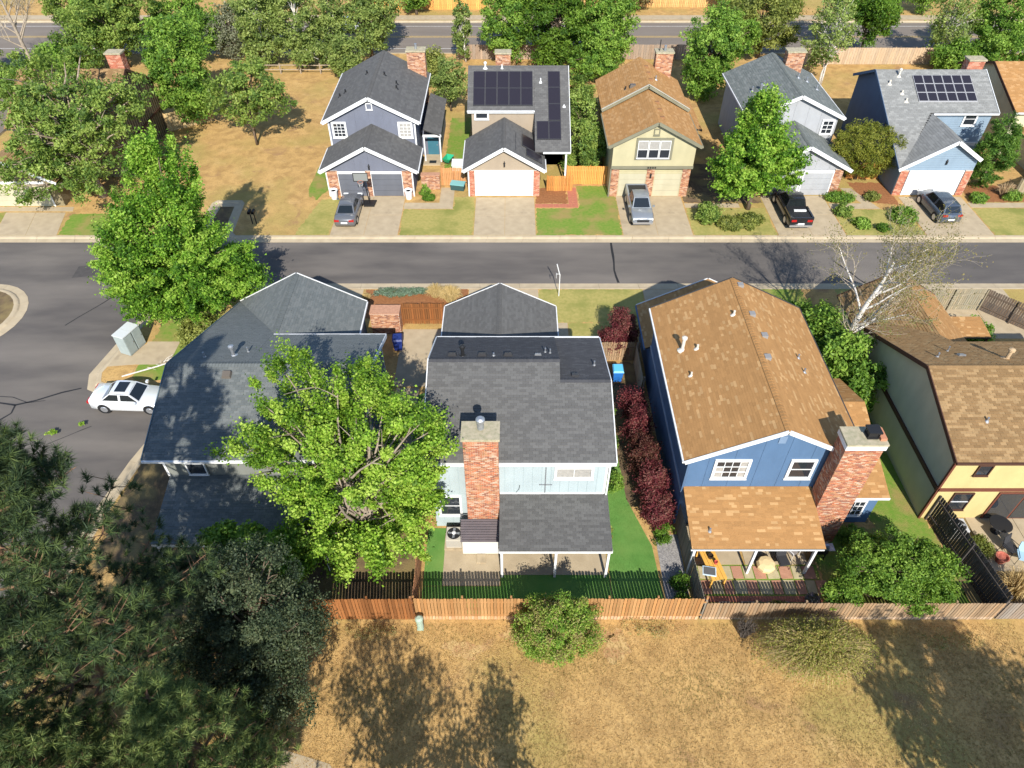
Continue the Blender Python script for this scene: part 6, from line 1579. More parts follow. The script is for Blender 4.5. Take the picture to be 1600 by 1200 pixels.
ft('lush tree along the main road above the khaki house', (-38.6, 88.5), [(-38.6, 88.5, 4.5, 3.2, 2.8, 3.6), (-35.6, 87.0, 4.0, 2.2, 2.2, 2.6)], n=180, cols=DEEP, seed=24)
ft('small spreading tree alone on the dry yard', (-24.9, 66.0), [(-24.0, 65.9, 6.3, 2.5, 2.2, 1.9), (-26.7, 65.9, 4.7, 2.0, 1.8, 1.6), (-22.2, 65.4, 4.6, 1.9, 1.7, 1.5), (-24.7, 65.3, 3.6, 2.3, 1.4, 1.1)], n=170, nl=65, cr=0.65, ls=0.26, cols=OAK, seed=25, name='yard_tree', stems=3, tr=0.16)
POP = ((0.120, 0.180, 0.045), (0.225, 0.300, 0.072), (0.340, 0.405, 0.115))
ft('left poplar in the row behind the split rail fence', (-29.0, 86.2), [(-28.49, 86, 4.8, 2.6, 2.6, 4.3), (-29.3, 85.4, 1.9, 1.9, 1.4, 1.4)], cols=POP, n=150, nl=70, ls=0.30, seed=26, name='poplar_tree', bark=PALEBARK, cr=0.75)
ft('middle poplar in the row behind the split rail fence', (-24.6, 86.2), [(-24.6, 86, 5.2, 2.7, 2.7, 4.6), (-23.0, 84.6, 2.2, 2.4, 1.7, 1.7)], cols=POP, n=170, nl=70, ls=0.30, seed=27, name='poplar_tree', bark=PALEBARK, cr=0.75)
ft('right poplar beside the passing car on the main road', (-20.9, 87.4), [(-20.9, 87.4, 5.0, 1.9, 2.1, 4.2)], cols=POP, n=110, nl=70, ls=0.30, seed=28, name='poplar_tree', bark=PALEBARK, cr=0.75)
ft('green tree above the slate purple roof beside the main road', (-16.9, 88.9), [(-16.77, 88.6, 4.2, 2.9, 2.6, 3.6), (-15.3, 89, 6.2, 2.4, 2.2, 2.6)], cols=POP, n=180, nl=70, ls=0.32, seed=29, name='poplar_tree')
ft('left one of the big leafy trees behind the beige house chimney', (-0.3, 88.6), [(-0.74, 87, 4.6, 2.8, 3.0, 4.0), (1.1, 88, 7.2, 3.2, 2.6, 2.8)], n=210, cols=DEEP, seed=30, name='shade_tree')
ft('middle one of the big leafy trees behind the beige house', (5.1, 86.5), [(5.11, 86, 5.2, 4.0, 3.6, 4.3), (5.15, 84, 1.9, 3.2, 1.5, 1.6)], n=280, cols=((0.05, 0.115, 0.014), (0.10, 0.19, 0.02), (0.16, 0.26, 0.03)), seed=31, name='shade_tree')
ft('right one of the big leafy trees beyond the beige house', (10.9, 84.5), [(10.4, 84, 5.0, 3.2, 3.3, 4.0), (9.16, 80.5, 2.4, 2.6, 2.0, 2.0)], n=240, cols=DEEP, seed=32, name='shade_tree')
ft('leafy tree right of the cream house chimney', (21.5, 78.8), [(20.91, 78, 5.0, 2.9, 3.0, 4.2), (20.46, 76.5, 2.2, 2.0, 1.7, 1.8), (23.63, 79, 5.8, 2.0, 2.3, 2.7)], n=230, cols=DEEP, seed=33, name='shade_tree')
ft('yellow-green tree by the main road above the pale grey roof', (29.6, 88.8), [(29.72, 88, 4.8, 3.9, 3.0, 3.8), (26.2, 88.4, 4.4, 2.4, 2.2, 3.0)], n=220, cols=OLIV, seed=34, name='shade_tree')
ft('airy aspen with white trunks beside the pale grey chimney', (34.6, 80.6), [(34.3, 81, 5.6, 2.4, 2.6, 3.9)], n=110, nl=45, ls=0.28, cols=POP, seed=35, name='aspen_tree', bark=PALEBARK, stems=3, tr=0.16, limbs=60, twigs=2)
ft('bright green tree by the main road beyond the aspen', (41.8, 88.6), [(41.9, 88.3, 5.4, 2.6, 2.6, 3.9), (40.0, 89.5, 6.5, 2.8, 2.2, 2.6)], n=180, cols=((0.05, 0.12, 0.014), (0.10, 0.20, 0.02), (0.16, 0.27, 0.03)), seed=36, name='shade_tree')
ft('thin pale-trunked tree above the light blue house', (50.4, 87.5), [(50.6, 87, 4.6, 2.4, 2.4, 3.6)], n=110, nl=45, ls=0.28, cols=POP, seed=37, name='aspen_tree', bark=PALEBARK, limbs=50, twigs=2)
ft('dark green tree at the top right corner', (56.4, 87.0), [(56.0, 87, 4.9, 3.2, 3.2, 4.2), (55.0, 82.5, 3.0, 2.7, 2.0, 2.2)], n=230, cols=DEEP, seed=38, name='shade_tree')
ft('low green shrub before the thin pale-trunked tree', (51.0, 84.0), [(50.86, 84, 1.9, 2.7, 1.6, 1.6)], n=90, cols=DEEP, seed=39, name='shrub', tr=0.08, limbs=14)
ft('bright green maple in front of the pale grey house', (20.2, 54.0), [(19.35, 53.6, 4.9, 2.9, 2.7, 2.6), (19.52, 54, 7.7, 1.9, 1.9, 2.3), (18.3, 52.8, 3.4, 2.2, 1.8, 1.6), (21.6, 53.6, 3.9, 2.2, 2.0, 1.9)], n=420, nl=130, cr=0.42, ls=0.20, cols=MAPLE2, seed=40, name='maple_tree', spiky=0.7, tri=True, aspect=0.75, group='maples with bright foliage')
ft('round olive green shrub between the pale grey and light blue houses', (31.2, 59.2), [(31.15, 59.1, 2.9, 3.0, 2.3, 2.3), (29.8, 58.7, 3.6, 1.6, 1.5, 1.4)], n=330, nl=70, cr=0.45, ls=0.20, cols=((0.12, 0.15, 0.020), (0.22, 0.24, 0.032), (0.31, 0.31, 0.05)), seed=41, name='juniper_shrub', aspect=0.3, shell=0.75, tr=0.15, limbs=20)
ft('columnar green juniper beside the light blue house', (41.9, 58.1), [(41.6, 57.7, 2.6, 1.6, 1.6, 2.5), (41.85, 58, 4.7, 1.1, 1.2, 1.7), (42.7, 58.3, 3.2, 1.1, 1.1, 2.4)], n=300, nl=70, cr=0.4, ls=0.22, cols=((0.05, 0.125, 0.018), (0.10, 0.20, 0.028), (0.16, 0.27, 0.042)), seed=42, name='juniper_shrub', aspect=0.3, shell=0.7, tr=0.12, limbs=15)
ft('leafy tall shrub between the beige and cream houses', (7.0, 61.8), [(6.95, 61.0, 2.3, 1.6, 2.0, 2.0), (6.2, 63, 4.4, 1.5, 2.0, 1.9), (6.4, 66.5, 4.2, 1.4, 2.2, 2.2), (7.2, 59.4, 1.4, 1.2, 0.9, 1.2)], n=190, nl=80, cr=0.6, ls=0.24, cols=OAK, seed=43, name='lilac_shrub', tr=0.1, stems=3, limbs=30)
ft('young airy tree between the slate purple and beige houses', (-6.4, 73.7), [(-6.42, 73.5, 3.4, 1.9, 1.9, 2.1)], n=80, nl=55, cr=0.6, ls=0.26, cols=POP, seed=44, name='yard_tree', limbs=40, twigs=1, tr=0.1)
ft('slender poplar by the main road left of the beige chimney', (-5.5, 87.4), [(-5.78, 87.2, 4.0, 1.0, 1.0, 3.5)], n=60, nl=60, cr=0.55, ls=0.28, cols=POP, seed=45, name='poplar_tree', bark=PALEBARK, tr=0.1, limbs=25)
SILV = ((0.20, 0.21, 0.13), (0.30, 0.31, 0.21), (0.15, 0.17, 0.09))
ft('silvery russian olive beside the poplar row', (-33.0, 88.0), [(-33.0, 88.0, 3.4, 2.4, 2.2, 3.0)], cols=SILV, n=120, nl=60, ls=0.26, seed=201, name='olive_tree')
ft('green tree between the silvery olive and the poplars', (-30.6, 90.0), [(-30.8, 89.6, 4.4, 2.2, 2.2, 3.8)], cols=POP, n=130, nl=70, ls=0.30, seed=202, name='poplar_tree')
ft('tall tree at the left end of the main road beside the leafless tree', (-48.5, 91.0), [(-48.5, 90.0, 5.0, 3.0, 3.0, 4.2)], n=180, cols=DEEP, seed=203, name='shade_tree')
ft('leafy tree at the far left edge above the side road', (-59.0, 80.0), [(-59.0, 80.0, 3.8, 3.0, 3.0, 3.4), (-56.5, 76.5, 2.8, 2.2, 2.0, 2.2)], n=190, cols=OAK, seed=204, name='shade_tree')
ft('low bushy tree left of the khaki house roof', (-49.2, 72.5), [(-49.0, 72.5, 2.6, 2.6, 2.4, 2.4)], n=120, cols=DEEP, seed=205, name='yard_tree')
ft('dark shrub thicket at the side road edge', (-50.0, 80.5), [(-49.8, 80.5, 2.4, 2.4, 2.6, 2.2)], n=120, cols=DEEP, seed=206, name='shrub', tr=0.1, limbs=14)
ft('green tree beyond the main road above the slate purple house', (-13.0, 104.6), [(-13.0, 104.6, 3.6, 2.2, 1.8, 3.0)], n=110, cols=DEEP, seed=207)
ft('broad tree beyond the main road at the top left', (-33.5, 105.4), [(-33.5, 105.4, 3.6, 4.4, 2.0, 3.2)], n=170, cols=OAK, seed=208)
ft('tree with reddish foliage beyond the main road above the cream house', (16.4, 105.6), [(16.4, 105.6, 3.0, 2.6, 1.6, 2.4)], n=110, cols=((0.16, 0.07, 0.04), (0.22, 0.13, 0.06), (0.14, 0.16, 0.05)), seed=209)
ft('green tree beyond the main road above the pale grey house', (30.5, 105.4), [(30.5, 105.4, 3.6, 3.6, 2.0, 3.0)], n=140, cols=DEEP, seed=210)
ft('green tree left of the top right lawn beyond the main road', (37.0, 103.9), [(37.0, 105.0, 4.0, 3.0, 2.0, 3.4)], n=130, cols=POP, seed=211)
ft('green tree right of the top right lawn', (55.8, 104.5), [(55.8, 104.8, 4.0, 3.6, 2.2, 3.4)], n=140, cols=DEEP, seed=212)
ft('small tree between the poplars and the slate purple roof', (-18.6, 82.2), [(-18.6, 82.2, 2.6, 1.6, 1.5, 2.2)], n=80, cols=POP, seed=213, ls=0.28, name='yard_tree', tr=0.1)
ft('shrubby tree behind the slate purple chimney', (-9.4, 80.6), [(-9.2, 80.6, 2.0, 1.8, 1.5, 1.7)], n=80, cols=OLIV, seed=214, ls=0.28, name='yard_tree', tr=0.1)
tree('lilac_shrub', 'bright green shrub thicket below the bare birch', (20.2, 31.9), [(19.74, 32, 2.9, 1.8, 2.0, 2.0), (20.62, 30.2, 2.4, 1.4, 1.3, 1.5), (19.2, 34.0, 3.4, 1.3, 1.5, 1.5), (20.4, 33.6, 2.2, 1.4, 1.2, 1.6), (19.6, 36.2, 1.8, 1.6, 1.5, 1.6)], nclump=210, nleaf=110, cr=0.55, ls=0.22, cols=DEEP, tr=0.1, stems=4, limbs=50, seed=51)
tree('lilac_tree', 'green rounded tree inside the corner of the low park fence', (17.9, 17.7), [(17.55, 17.6, 2.6, 2.4, 1.3, 1.3), (19.43, 17.8, 2.6, 1.45, 1.2, 1.15), (16.36, 17.5, 2.4, 1.45, 1.15, 1.1), (19.19, 17.0, 1.7, 1.6, 0.9, 0.9), (17.5, 18.6, 3.0, 1.2, 0.84, 0.9), (15.6, 17.2, 1.5, 0.9, 0.8, 0.8)], nclump=240, nleaf=210, cr=0.42, ls=0.13, cols=((0.08, 0.165, 0.022), (0.165, 0.285, 0.036), (0.26, 0.385, 0.06)), tr=0.14, stems=4, limbs=70, twigs=2, seed=52, shell=0.55)
tree('burning_bush', 'round green bush with russet tips outside the golden tan fence', (2.05, 15.2), [(2.06, 15.3, 1.35, 1.95, 1.45, 1.35), (2.3, 15.6, 2.1, 1.3, 0.95, 1.0), (1.4, 15.2, 1.0, 1.3, 1.2, 0.9)], nclump=330, nleaf=130, cr=0.36, ls=0.105, cols=((0.12, 0.24, 0.03), (0.22, 0.37, 0.045), (0.32, 0.44, 0.07), (0.38, 0.42, 0.10), (0.32, 0.25, 0.11)), tr=0.09, stems=6, limbs=60, twigs=1, seed=53, cat='bush', shell=0.6, aspect=0.45)
tree('plum_bush', 'dark red plum bush between the charcoal garage and the tan roof', (7.0, 35.9), [(7.0, 35.7, 1.5, 1.25, 1.0, 1.15), (7.3, 36.2, 2.4, 0.8, 0.7, 0.8)], nclump=130, nleaf=120, cr=0.4, ls=0.13, cols=PLUM, tr=0.07, stems=5, limbs=40, twigs=2, seed=54, cat='bush', aspect=0.4)
for k, (bl, lab, cc) in enumerate((((7.2, 29.6, 1.4, 0.62, 0.9, 1.0), 'first plum bush of the hedge beside the blue bin', PLUM), ((7.3, 27.6, 1.6, 0.72, 1.0, 1.1), 'second plum bush of the hedge from the blue bin', PLUM), ((7.35, 25.4, 1.5, 0.78, 1.05, 1.05), 'third plum bush of the hedge, brownish, from the blue bin', ((0.07, 0.02, 0.018), (0.13, 0.045, 0.035), (0.18, 0.10, 0.06), (0.14, 0.03, 0.03))), ((7.5, 23.4, 1.45, 0.75, 1.0, 1.0), 'fourth plum bush of the hedge from the blue bin', PLUM), ((7.65, 21.9, 1.25, 0.68, 0.75, 0.85), 'last plum bush of the hedge next to the turf', PLUM))):
    tree('plum_bush', lab, (bl[0], bl[1]), [bl], nclump=90, nleaf=110, cr=0.32, ls=0.12, cols=cc, spiky=0.5, tr=0.05, stems=4, limbs=30, twigs=2, seed=60 + k, cat='bush', group='plum hedge beside the turf', aspect=0.45, tri=True)
GREENB = ((0.05, 0.12, 0.014), (0.10, 0.20, 0.02), (0.15, 0.26, 0.03))
for k, (x, y, r, h, lab, cc, l) in enumerate((
        (8.25, 18.1, 0.45, 0.5, 'small bright green shrub nearer the blue house patio by the rock bed', GREENB, .10), (8.3, 17.25, 0.42, 0.45, 'small bright green shrub in the corner of the golden tan fence', GREENB, .10), (7.9, 20.9, 0.45, 0.7, 'yellow-green shrub at the end of the plum hedge', GREENB, .11),
        (5.6, 24.2, 0.55, 0.6, 'dark green shrub at the turf edge before the plum hedge', DEEP, .12), (5.75, 27.3, 0.45, 0.6, 'green shrub beside the charcoal roof and the plum hedge', DEEP, .12), (5.85, 29.4, 0.4, 0.6, 'small green shrub near the blue bin', DEEP, .12), (4.95, 21.1, 0.3, 0.5, 'small climbing shrub at the pale blue house patio corner', OLIV, .1),
        (16.3, 52.2, 1.1, 0.8, 'upright green shrub at the cream house driveway', OAK, .2), (18.0, 51.2, 0.9, 0.35, 'low shrub on the pale grey house yard left', OLIV, .2), (19.8, 51.6, 1.0, 0.35, 'low yellow shrub under the front yard maple', OLIV, .2), (28.0, 53.1, 0.7, 0.5, 'pale leafy shrub at the pale grey driveway edge', OAK, .18), (28.9, 51.3, 0.7, 0.35, 'low green shrub near the street at the pale grey driveway', DEEP, .18), (30.6, 50.7, 0.5, 0.25, 'bright green clump near the kerb', GREENB, .18), (32.8, 52.3, 1.1, 0.5, 'dark green shrub before the crossover', DEEP, .18), (28.5, 55.4, 1.2, 0.35, 'row of ground cover by the pale grey garage', DEEP, .16), (31.4, 55.6, 0.6, 0.35, 'small shrub in the red mulch bed', OLIV, .16), (40.5, 55.3, 0.7, 0.35, 'small shrub beside the light blue garage', DEEP, .16), (43.6, 55.6, 0.7, 0.4, 'green shrub by the olive grey fence', DEEP, .16),
        (-7.6, 56.3, 0.4, 0.5, 'small shrub at the slate purple garage corner', DEEP, .16), (-7.3, 55.5, 0.5, 0.15, 'flat green clump beside the path', GREENB, .16), (31.4, 36.8, 1.0, 0.9, 'green shrub inside the courtyard fence', DEEP, .18), (5.4, 61.0, 0.8, 0.9, 'rose bush behind the bright orange fence', OAK, .2),
        (-19.5, 34.2, 1.4, 0.5, 'juniper ground cover beside the mailbox cabinet', OLIV, .18), (-18.6, 36.6, 1.3, 0.6, 'spreading juniper beside the slate roof', OLIV, .18), (-21.5, 37.6, 1.5, 0.5, 'spreading juniper under the corner maple', OLIV, .18), (-20.6, 35.6, 1.2, 0.5, 'low juniper in the middle of the corner bed', OLIV, .18),
        (14.6, 17.2, 0.35, 0.4, 'clump of pale lilac flowers by the flagstones', ((0.35, 0.30, 0.40), (0.10, 0.12, 0.04)), .1), (11.7, 16.95, 0.35, 0.3, 'white flowers growing in the middle planter box', ((0.5, 0.5, 0.45), (0.05, 0.09, 0.02)), .09), (12.9, 16.95, 0.4, 0.3, 'yellow-green plants growing in the long planter box', ((0.25, 0.25, 0.04), (0.05, 0.10, 0.02)), .09),
        (24.2, 20.3, 0.6, 0.3, 'weedy plants before the yellow house wall', OLIV, .12), (17.6, 20.6, 0.7, 0.7, 'dark shrub below the blue house side window', DEEP, .13), (18.8, 20.2, 0.6, 0.5, 'shrub under the blue house lean-to', OAK, .13), (19.5, 38.8, 1.3, 0.7, 'green shrub beside the tan garage roof near the street', GREENB, .2))):
    tree('shrub', lab, (x, y), [(x, y, h * 0.8, r, r * (0.45 if 'row' in lab else 1), h)], nclump=max(16, int(60 * r)), nleaf=70, cr=0.3 * min(1.3, r + 0.3), ls=l, cols=cc, tr=0.03, stems=3, limbs=8, seed=80 + k, cat='shrub', group='small yard shrubs', aspect=0.5, tri=True)

# ---------------- dark evergreen-looking broadleaf tree and the branch dipping below the maple
tree('elm_tree', 'dark bluish green tree in shade between the pine and the red-brown fence', (-10.6, 13.4), [(-10.12, 13.5, 6.6, 2.1, 1.8, 1.8), (-11.6, 12.8, 4.6, 1.7, 1.8, 1.8), (-9.9, 14.8, 7.4, 1.6, 1.4, 1.3), (-9.9, 13, 4.5, 1.4, 1.6, 1.6), (-11.4, 14.8, 6.6, 1.5, 1.2, 1.3), (-8.7, 13.6, 5.2, 1.3, 1.5, 1.6), (-9.4, 11.6, 3.4, 1.6, 1.4, 1.6), (-10.8, 11.2, 3.2, 1.5, 1.3, 1.6)], nclump=560, nleaf=130, cr=0.5, ls=0.115, cols=SHADED, tr=0.2, limbs=90, twigs=2, seed=71, shell=0.35, aspect=0.5)
tree('maple_tree', 'shaded green sapling under the big maple by the slate patio roof', (-11.3, 17.6), [(-12.4, 18.0, 4.2, 1.5, 0.9, 0.9), (-10.6, 17.8, 3.7, 1.4, 1.1, 1.2)], nclump=90, nleaf=150, cr=0.45, ls=0.16, cols=DEEP, tr=0.1, limbs=30, seed=72, aspect=0.8)

# ---------------- bare white birch
def birch(name, label, base, height, lean, seed, leafcols, nleaf, spread=0.55, bark_m=PALEBARK):
    rs = np.random.RandomState(seed); rr = random.Random(seed)
    root = empty(name, (base[0], base[1], 0), label=label, cat='tree')
    b = MB(); tw_ = MB(); tips = []
    def grow(p, d, L, r, depth):
        n = 6; pts = [p]; q = d.copy()
        for k in range(n):
            q = unit(q + np.array([rr.uniform(-1, 1), rr.uniform(-1, 1), rr.uniform(-0.25, 0.55)]) * (0.10 + 0.06 * depth))
            pts.append(pts[-1] + q * L / n)
        (b if depth < 2 else tw_).tube(pts, [max(0.005, r * (1 - 0.78 * k / n)) for k in range(n + 1)], 8 if depth == 0 else (5 if depth == 1 else 3), cap=False)
        if depth >= 2: tips.extend(pts[2:])
        if depth == 3: return
        m = (13, 8, 7)[depth]
        for k in range(m):
            t = (0.28 + 0.70 * (k + rr.random()) / m) if depth == 0 else (0.25 + 0.75 * (k + rr.random()) / m)
            i = min(n - 1, int(t * n)); st = pts[i] * (1 - (t * n - i)) + pts[i + 1] * (t * n - i)
            side = unit(np.cross(q, rs.normal(size=3)))
            nd = unit(q * (0.62 if depth == 0 else 0.7) + side * spread * (1.25 if depth == 0 else 1.0) + np.array([0, 0, 0.12]))
            grow(st, nd, L * (0.56 - 0.2 * t if depth == 0 else 0.55) * rr.uniform(0.75, 1.2), r * (1 - 0.7 * t) * 0.52, depth + 1)
    grow(np.zeros(3), unit(np.array([lean[0], lean[1], 1.0])), height, 0.27, 0)
    b.build('trunk', bark_m, root, local=True, smooth=True)
    tw_.build('twigs', mat('twig_bark', (0.40, 0.34, 0.26), (0.28, 0.23, 0.17), scale=4), root, local=True, kind='stuff')
    T = np.array(tips); idx = rs.choice(len(T), nleaf); C = T[idx] + rs.normal(0, 0.12, (nleaf, 3))
    V = leaf_quads(rs, C, unit(C - T.mean(0)), 0.10, 0.3, 0.2, 0.6)
    link(quads_mesh('crown', V, mixcols(rs, nleaf, leafcols), LEAF), 'crown', root)
    return root
birch('birch_tree', 'white barked birch almost bare of leaves beside the tan garage roof', (20.7, 33.4), 8.8, (-0.03, 0.03), 15, ((0.18, 0.17, 0.05), (0.30, 0.24, 0.09), (0.15, 0.19, 0.05)), 9000)
birch('dead_tree', 'grey leafless tree at the top left corner', (-55.0, 84.0), 9.0, (-0.1, 0.05), 8, ((0.16, 0.13, 0.08), (0.2, 0.16, 0.1)), 2500, bark_m=mat('dead_bark', (0.34, 0.28, 0.21), (0.22, 0.18, 0.14), scale=4))

# ---------------- ponderosa pines
def pine(name, label, base, height, crown0, radius, seed, ntuft=1100, nn=34, nl=0.30, cols=((0.040, 0.066, 0.024), (0.075, 0.110, 0.034), (0.140, 0.185, 0.055))):
    rs = np.random.RandomState(seed); rr = random.Random(seed)
    root = empty(name, (base[0], base[1], 0), label=label, cat='tree')
    b = MB(); b.tube([(rr.uniform(-.1, .1), rr.uniform(-.1, .1), height * k / 7) for k in range(8)], [0.34 * (1 - 0.88 * k / 7) for k in range(8)], 9)
    tuft_p, tuft_d = [], []
    nb = 95
    for i in range(nb):
        t = (i + rr.random()) / nb; z = crown0 + (height - crown0) * t
        R = radius * (0.35 + 0.65 * math.sin(min(1.0, (1 - t) * 1.25 + 0.05) * math.pi / 2)) * rr.uniform(0.7, 1.1) * (1 - 0.55 * t ** 3)
        a = rr.uniform(0, 6.283); d = np.array([math.cos(a), math.sin(a), 0.0])
        pts = [np.array([0, 0, z]) + d * R * k / 5 + np.array([0, 0, (0.10 * k / 5 + 0.22 * (k / 5) ** 2 - (0.35 * (1 - t)) * math.sin(k / 5 * 2.2)) * R * 0.5]) for k in range(6)]
        b.tube(pts, [0.075 * (1 - 0.8 * k / 5) * (1.2 - 0.7 * t) for k in range(6)], 5, cap=False)
        for k in range(max(4, int(ntuft / nb))):
            u = 0.35 + 0.65 * rr.random() ** 0.7; j = min(4, int(u * 5)); p = pts[j] * (1 - (u * 5 - j)) + pts[j + 1] * (u * 5 - j)
            side = np.array([-d[1], d[0], 0]) * rr.uniform(-1, 1) * (0.45 + 0.35 * u) * R * 0.33
            e = p + side + np.array([0, 0, rr.uniform(-0.1, 0.45)])
            if k % 3 == 0: b.tube([p, e], [0.02, 0.01], 3, cap=False)
            tuft_p.append(e); tuft_d.append(unit(d * 0.6 + side * 0.3 + np.array([0, 0, 0.9])))
    b.build('trunk', mat('pine_bark', (0.24, 0.135, 0.075), (0.11, 0.065, 0.042), scale=5, rough=1, bump=0.8, bscale=12, stretch=(1, 1, 0.3)), root, local=True, smooth=True)
    P = np.array(tuft_p); D = np.array(tuft_d); n = len(P)
    idx = np.repeat(np.arange(n), nn); m = len(idx)
    dirs = unit(unit(rs.normal(size=(m, 3))) * 0.95 + D[idx] * 0.75)
    L = nl * rs.uniform(0.75, 1.2, m)[:, None]
    s = unit(np.cross(dirs, rs.normal(size=(m, 3)))) * 0.012
    st = P[idx] + D[idx] * rs.uniform(-0.12, 0.06, m)[:, None]
    e = st + dirs * L; e[:, 2] -= 0.03
    V = np.stack([st - s, st + s, e], axis=1)
    grp = rs.uniform(0, len(cols) - 1, n)[idx]
    link(quads_mesh('crown', V, mixcols(rs, m, cols, grp), NEEDLE), 'crown', root)
    return root
pine('pine_tree', 'tall dark ponderosa pine at the lower left edge', (-15.6, 11.8), 19.5, 2.5, 4.9, 3, ntuft=4600, nn=46, nl=0.32, cols=((0.022, 0.042, 0.018), (0.040, 0.068, 0.025), (0.105, 0.145, 0.042)))  # needle tones darkened; the shade on this pine is painted in
pine('pine_tree', 'pine with bright needle tufts in the bottom left corner', (-10.9, 8.6), 10.5, 1.5, 2.6, 4, ntuft=1500, nn=46, nl=0.30, cols=((0.05, 0.085, 0.025), (0.11, 0.155, 0.042), (0.23, 0.275, 0.08)))  # needle tones lightened; the sunlit look of the tufts is painted in
# the trees of the park behind the viewpoint, whose shade lies on the dry grass
pine('pine_tree', 'bushy young pine at the left edge of the bottom row', (-15.6, 7.6), 11.5, 1.2, 3.0, 14, ntuft=1700, nn=46, nl=0.30, cols=((0.05, 0.085, 0.025), (0.105, 0.15, 0.042), (0.24, 0.285, 0.085)))  # lighter needles here too, with sunlight painted into the colour
pine('pine_tree', 'tall ponderosa pine in the park shading the lower left corner', (-16.0, 2.4), 22.0, 4.0, 5.0, 6, ntuft=2200, nn=20)
pine('pine_tree', 'ponderosa pine in the park shading the dark bluish tree', (-10.0, 3.0), 15.0, 3.0, 3.2, 9, ntuft=800, nn=26)
tree('park_tree', 'open branched park tree casting trunk shadow on the dry grass', (-4.0, 4.4), [(-5.0, 4.2, 6.8, 2.3, 1.5, 2.6), (-2.2, 3.8, 6.0, 1.6, 1.4, 2.0)], nclump=110, nleaf=48, cr=0.65, ls=0.18, cols=OAK, tr=0.24, limbs=60, twigs=3, stems=2, seed=91, tri=True, limb_r=0.25, shell=0.5)
tree('park_tree', 'smaller park tree casting a rounded shadow left of the round bush', (0.6, 4.6), [(0.4, 4.4, 5.0, 1.1, 1.0, 2.0), (-1.2, 4.3, 3.6, 0.9, 0.8, 1.2)], nclump=75, nleaf=50, cr=0.55, ls=0.17, cols=OAK, tr=0.13, limbs=40, twigs=3, seed=92, tri=True, shell=0.4)
tree('park_tree', 'leafy park tree shading the lower right corner', (20.6, 2.2), [(20.4, 1.9, 8.8, 3.2, 2.2, 2.9), (23.0, 1.4, 7.5, 2.6, 2.0, 2.5), (18.4, 1.4, 5.2, 1.5, 1.2, 1.6)], nclump=190, nleaf=80, cr=0.8, ls=0.26, cols=OAK, tr=0.3, limbs=60, seed=93, tri=True, shell=0.35)

# ---------------- arching dry shrub, ornamental grasses, dry grass tufts
def blades(name, label, base, n, h, r, cols, seed, width=0.012, cat='ornamental grass', arch=0.5, leaf=0, leafcols=None, ls=0.08, seg=4):
    rs = np.random.RandomState(seed)
    root = empty(name, (base[0], base[1], 0), label=label, cat=cat)
    a = rs.uniform(0, 2 * np.pi, n); rad = rs.uniform(0.05, 1, n) ** 0.8
    L = h * rs.uniform(0.65, 1.15, n)
    st = np.stack([np.cos(a) * rad * r[0] * 0.25, np.sin(a) * rad * r[1] * 0.25, np.zeros(n)], 1)
    tip = np.stack([np.cos(a) * rad * r[0], np.sin(a) * rad * r[1], L * (1 - arch * rad)], 1)
    ctl = st * 0.45 + tip * 0.55; ctl[:, 2] = L * 1.05
    P = []
    for k in range(seg + 1):
        t = k / seg; P.append(st * (1 - t) ** 2 + ctl * 2 * t * (1 - t) + tip * t * t)
    side = unit(np.cross(tip - st, rs.normal(size=(n, 3)))) * width
    Q = []
    for k in range(seg):
        w0, w1 = 1 - 0.75 * k / seg, 1 - 0.75 * (k + 1) / seg
        Q.append(np.stack([P[k] - side * w0, P[k] + side * w0, P[k + 1] + side * w1, P[k + 1] - side * w1], 1))
    V = np.concatenate(Q); c = np.tile(mixcols(rs, n, cols), (seg, 1))
    link(quads_mesh('stems', V, c, STRAWM), 'stems', root)
    if leaf:
        i = rs.choice(n, leaf); t = rs.uniform(0.25, 1, leaf)[:, None]
        C = st[i] * (1 - t) ** 2 + ctl[i] * 2 * t * (1 - t) + tip[i] * t * t + rs.normal(0, 0.05, (leaf, 3)); C[:, 2] = np.maximum(C[:, 2], 0.04)
        V = leaf_quads(rs, C, unit(C), ls, 0.5, 0.4, 0.45); link(quads_mesh('leaves', V, mixcols(rs, leaf, leafcols), LEAF), 'leaves', root)
    return root
blades('forsythia_shrub', 'sprawling dry yellow-green shrub of arching stems outside the low park fence', (13.7, 14.5), 2600, 2.3, (3.0, 1.75), ((0.34, 0.25, 0.12), (0.50, 0.38, 0.20), (0.26, 0.21, 0.08)), 101, width=0.013, cat='shrub', arch=0.66, leaf=24000, leafcols=((0.19, 0.235, 0.040), (0.33, 0.32, 0.07), (0.44, 0.36, 0.12)), ls=0.095)
blades('bare_bush', 'small leafless grey bush at the left end of the dry shrub', (10.9, 15.6), 500, 1.3, (0.6, 0.5), ((0.10, 0.085, 0.07), (0.17, 0.14, 0.12)), 102, width=0.012, cat='shrub', arch=0.3)
STRAWC = ((0.42, 0.30, 0.12), (0.56, 0.42, 0.20), (0.30, 0.22, 0.08))
blades('ornamental_grass', 'straw coloured ornamental grass at the charcoal garage driveway', (-4.5, 41.2), 900, 1.3, (1.1, 1.0), STRAWC, 103, width=0.016)
blades('ornamental_grass', 'second straw ornamental grass beside the mulch bed', (-5.6, 41.7), 600, 1.1, (0.9, 0.8), STRAWC, 104, width=0.016)
blades('ornamental_grass', 'small pale grass tuft in the middle of the mulch bed', (-7.9, 39.8), 300, 0.6, (0.5, 0.45), STRAWC, 105, width=0.014)
blades('ornamental_grass', 'pale grass tuft at the left end of the mulch bed', (-10.6, 41.3), 300, 0.6, (0.5, 0.5), STRAWC, 106, width=0.014)
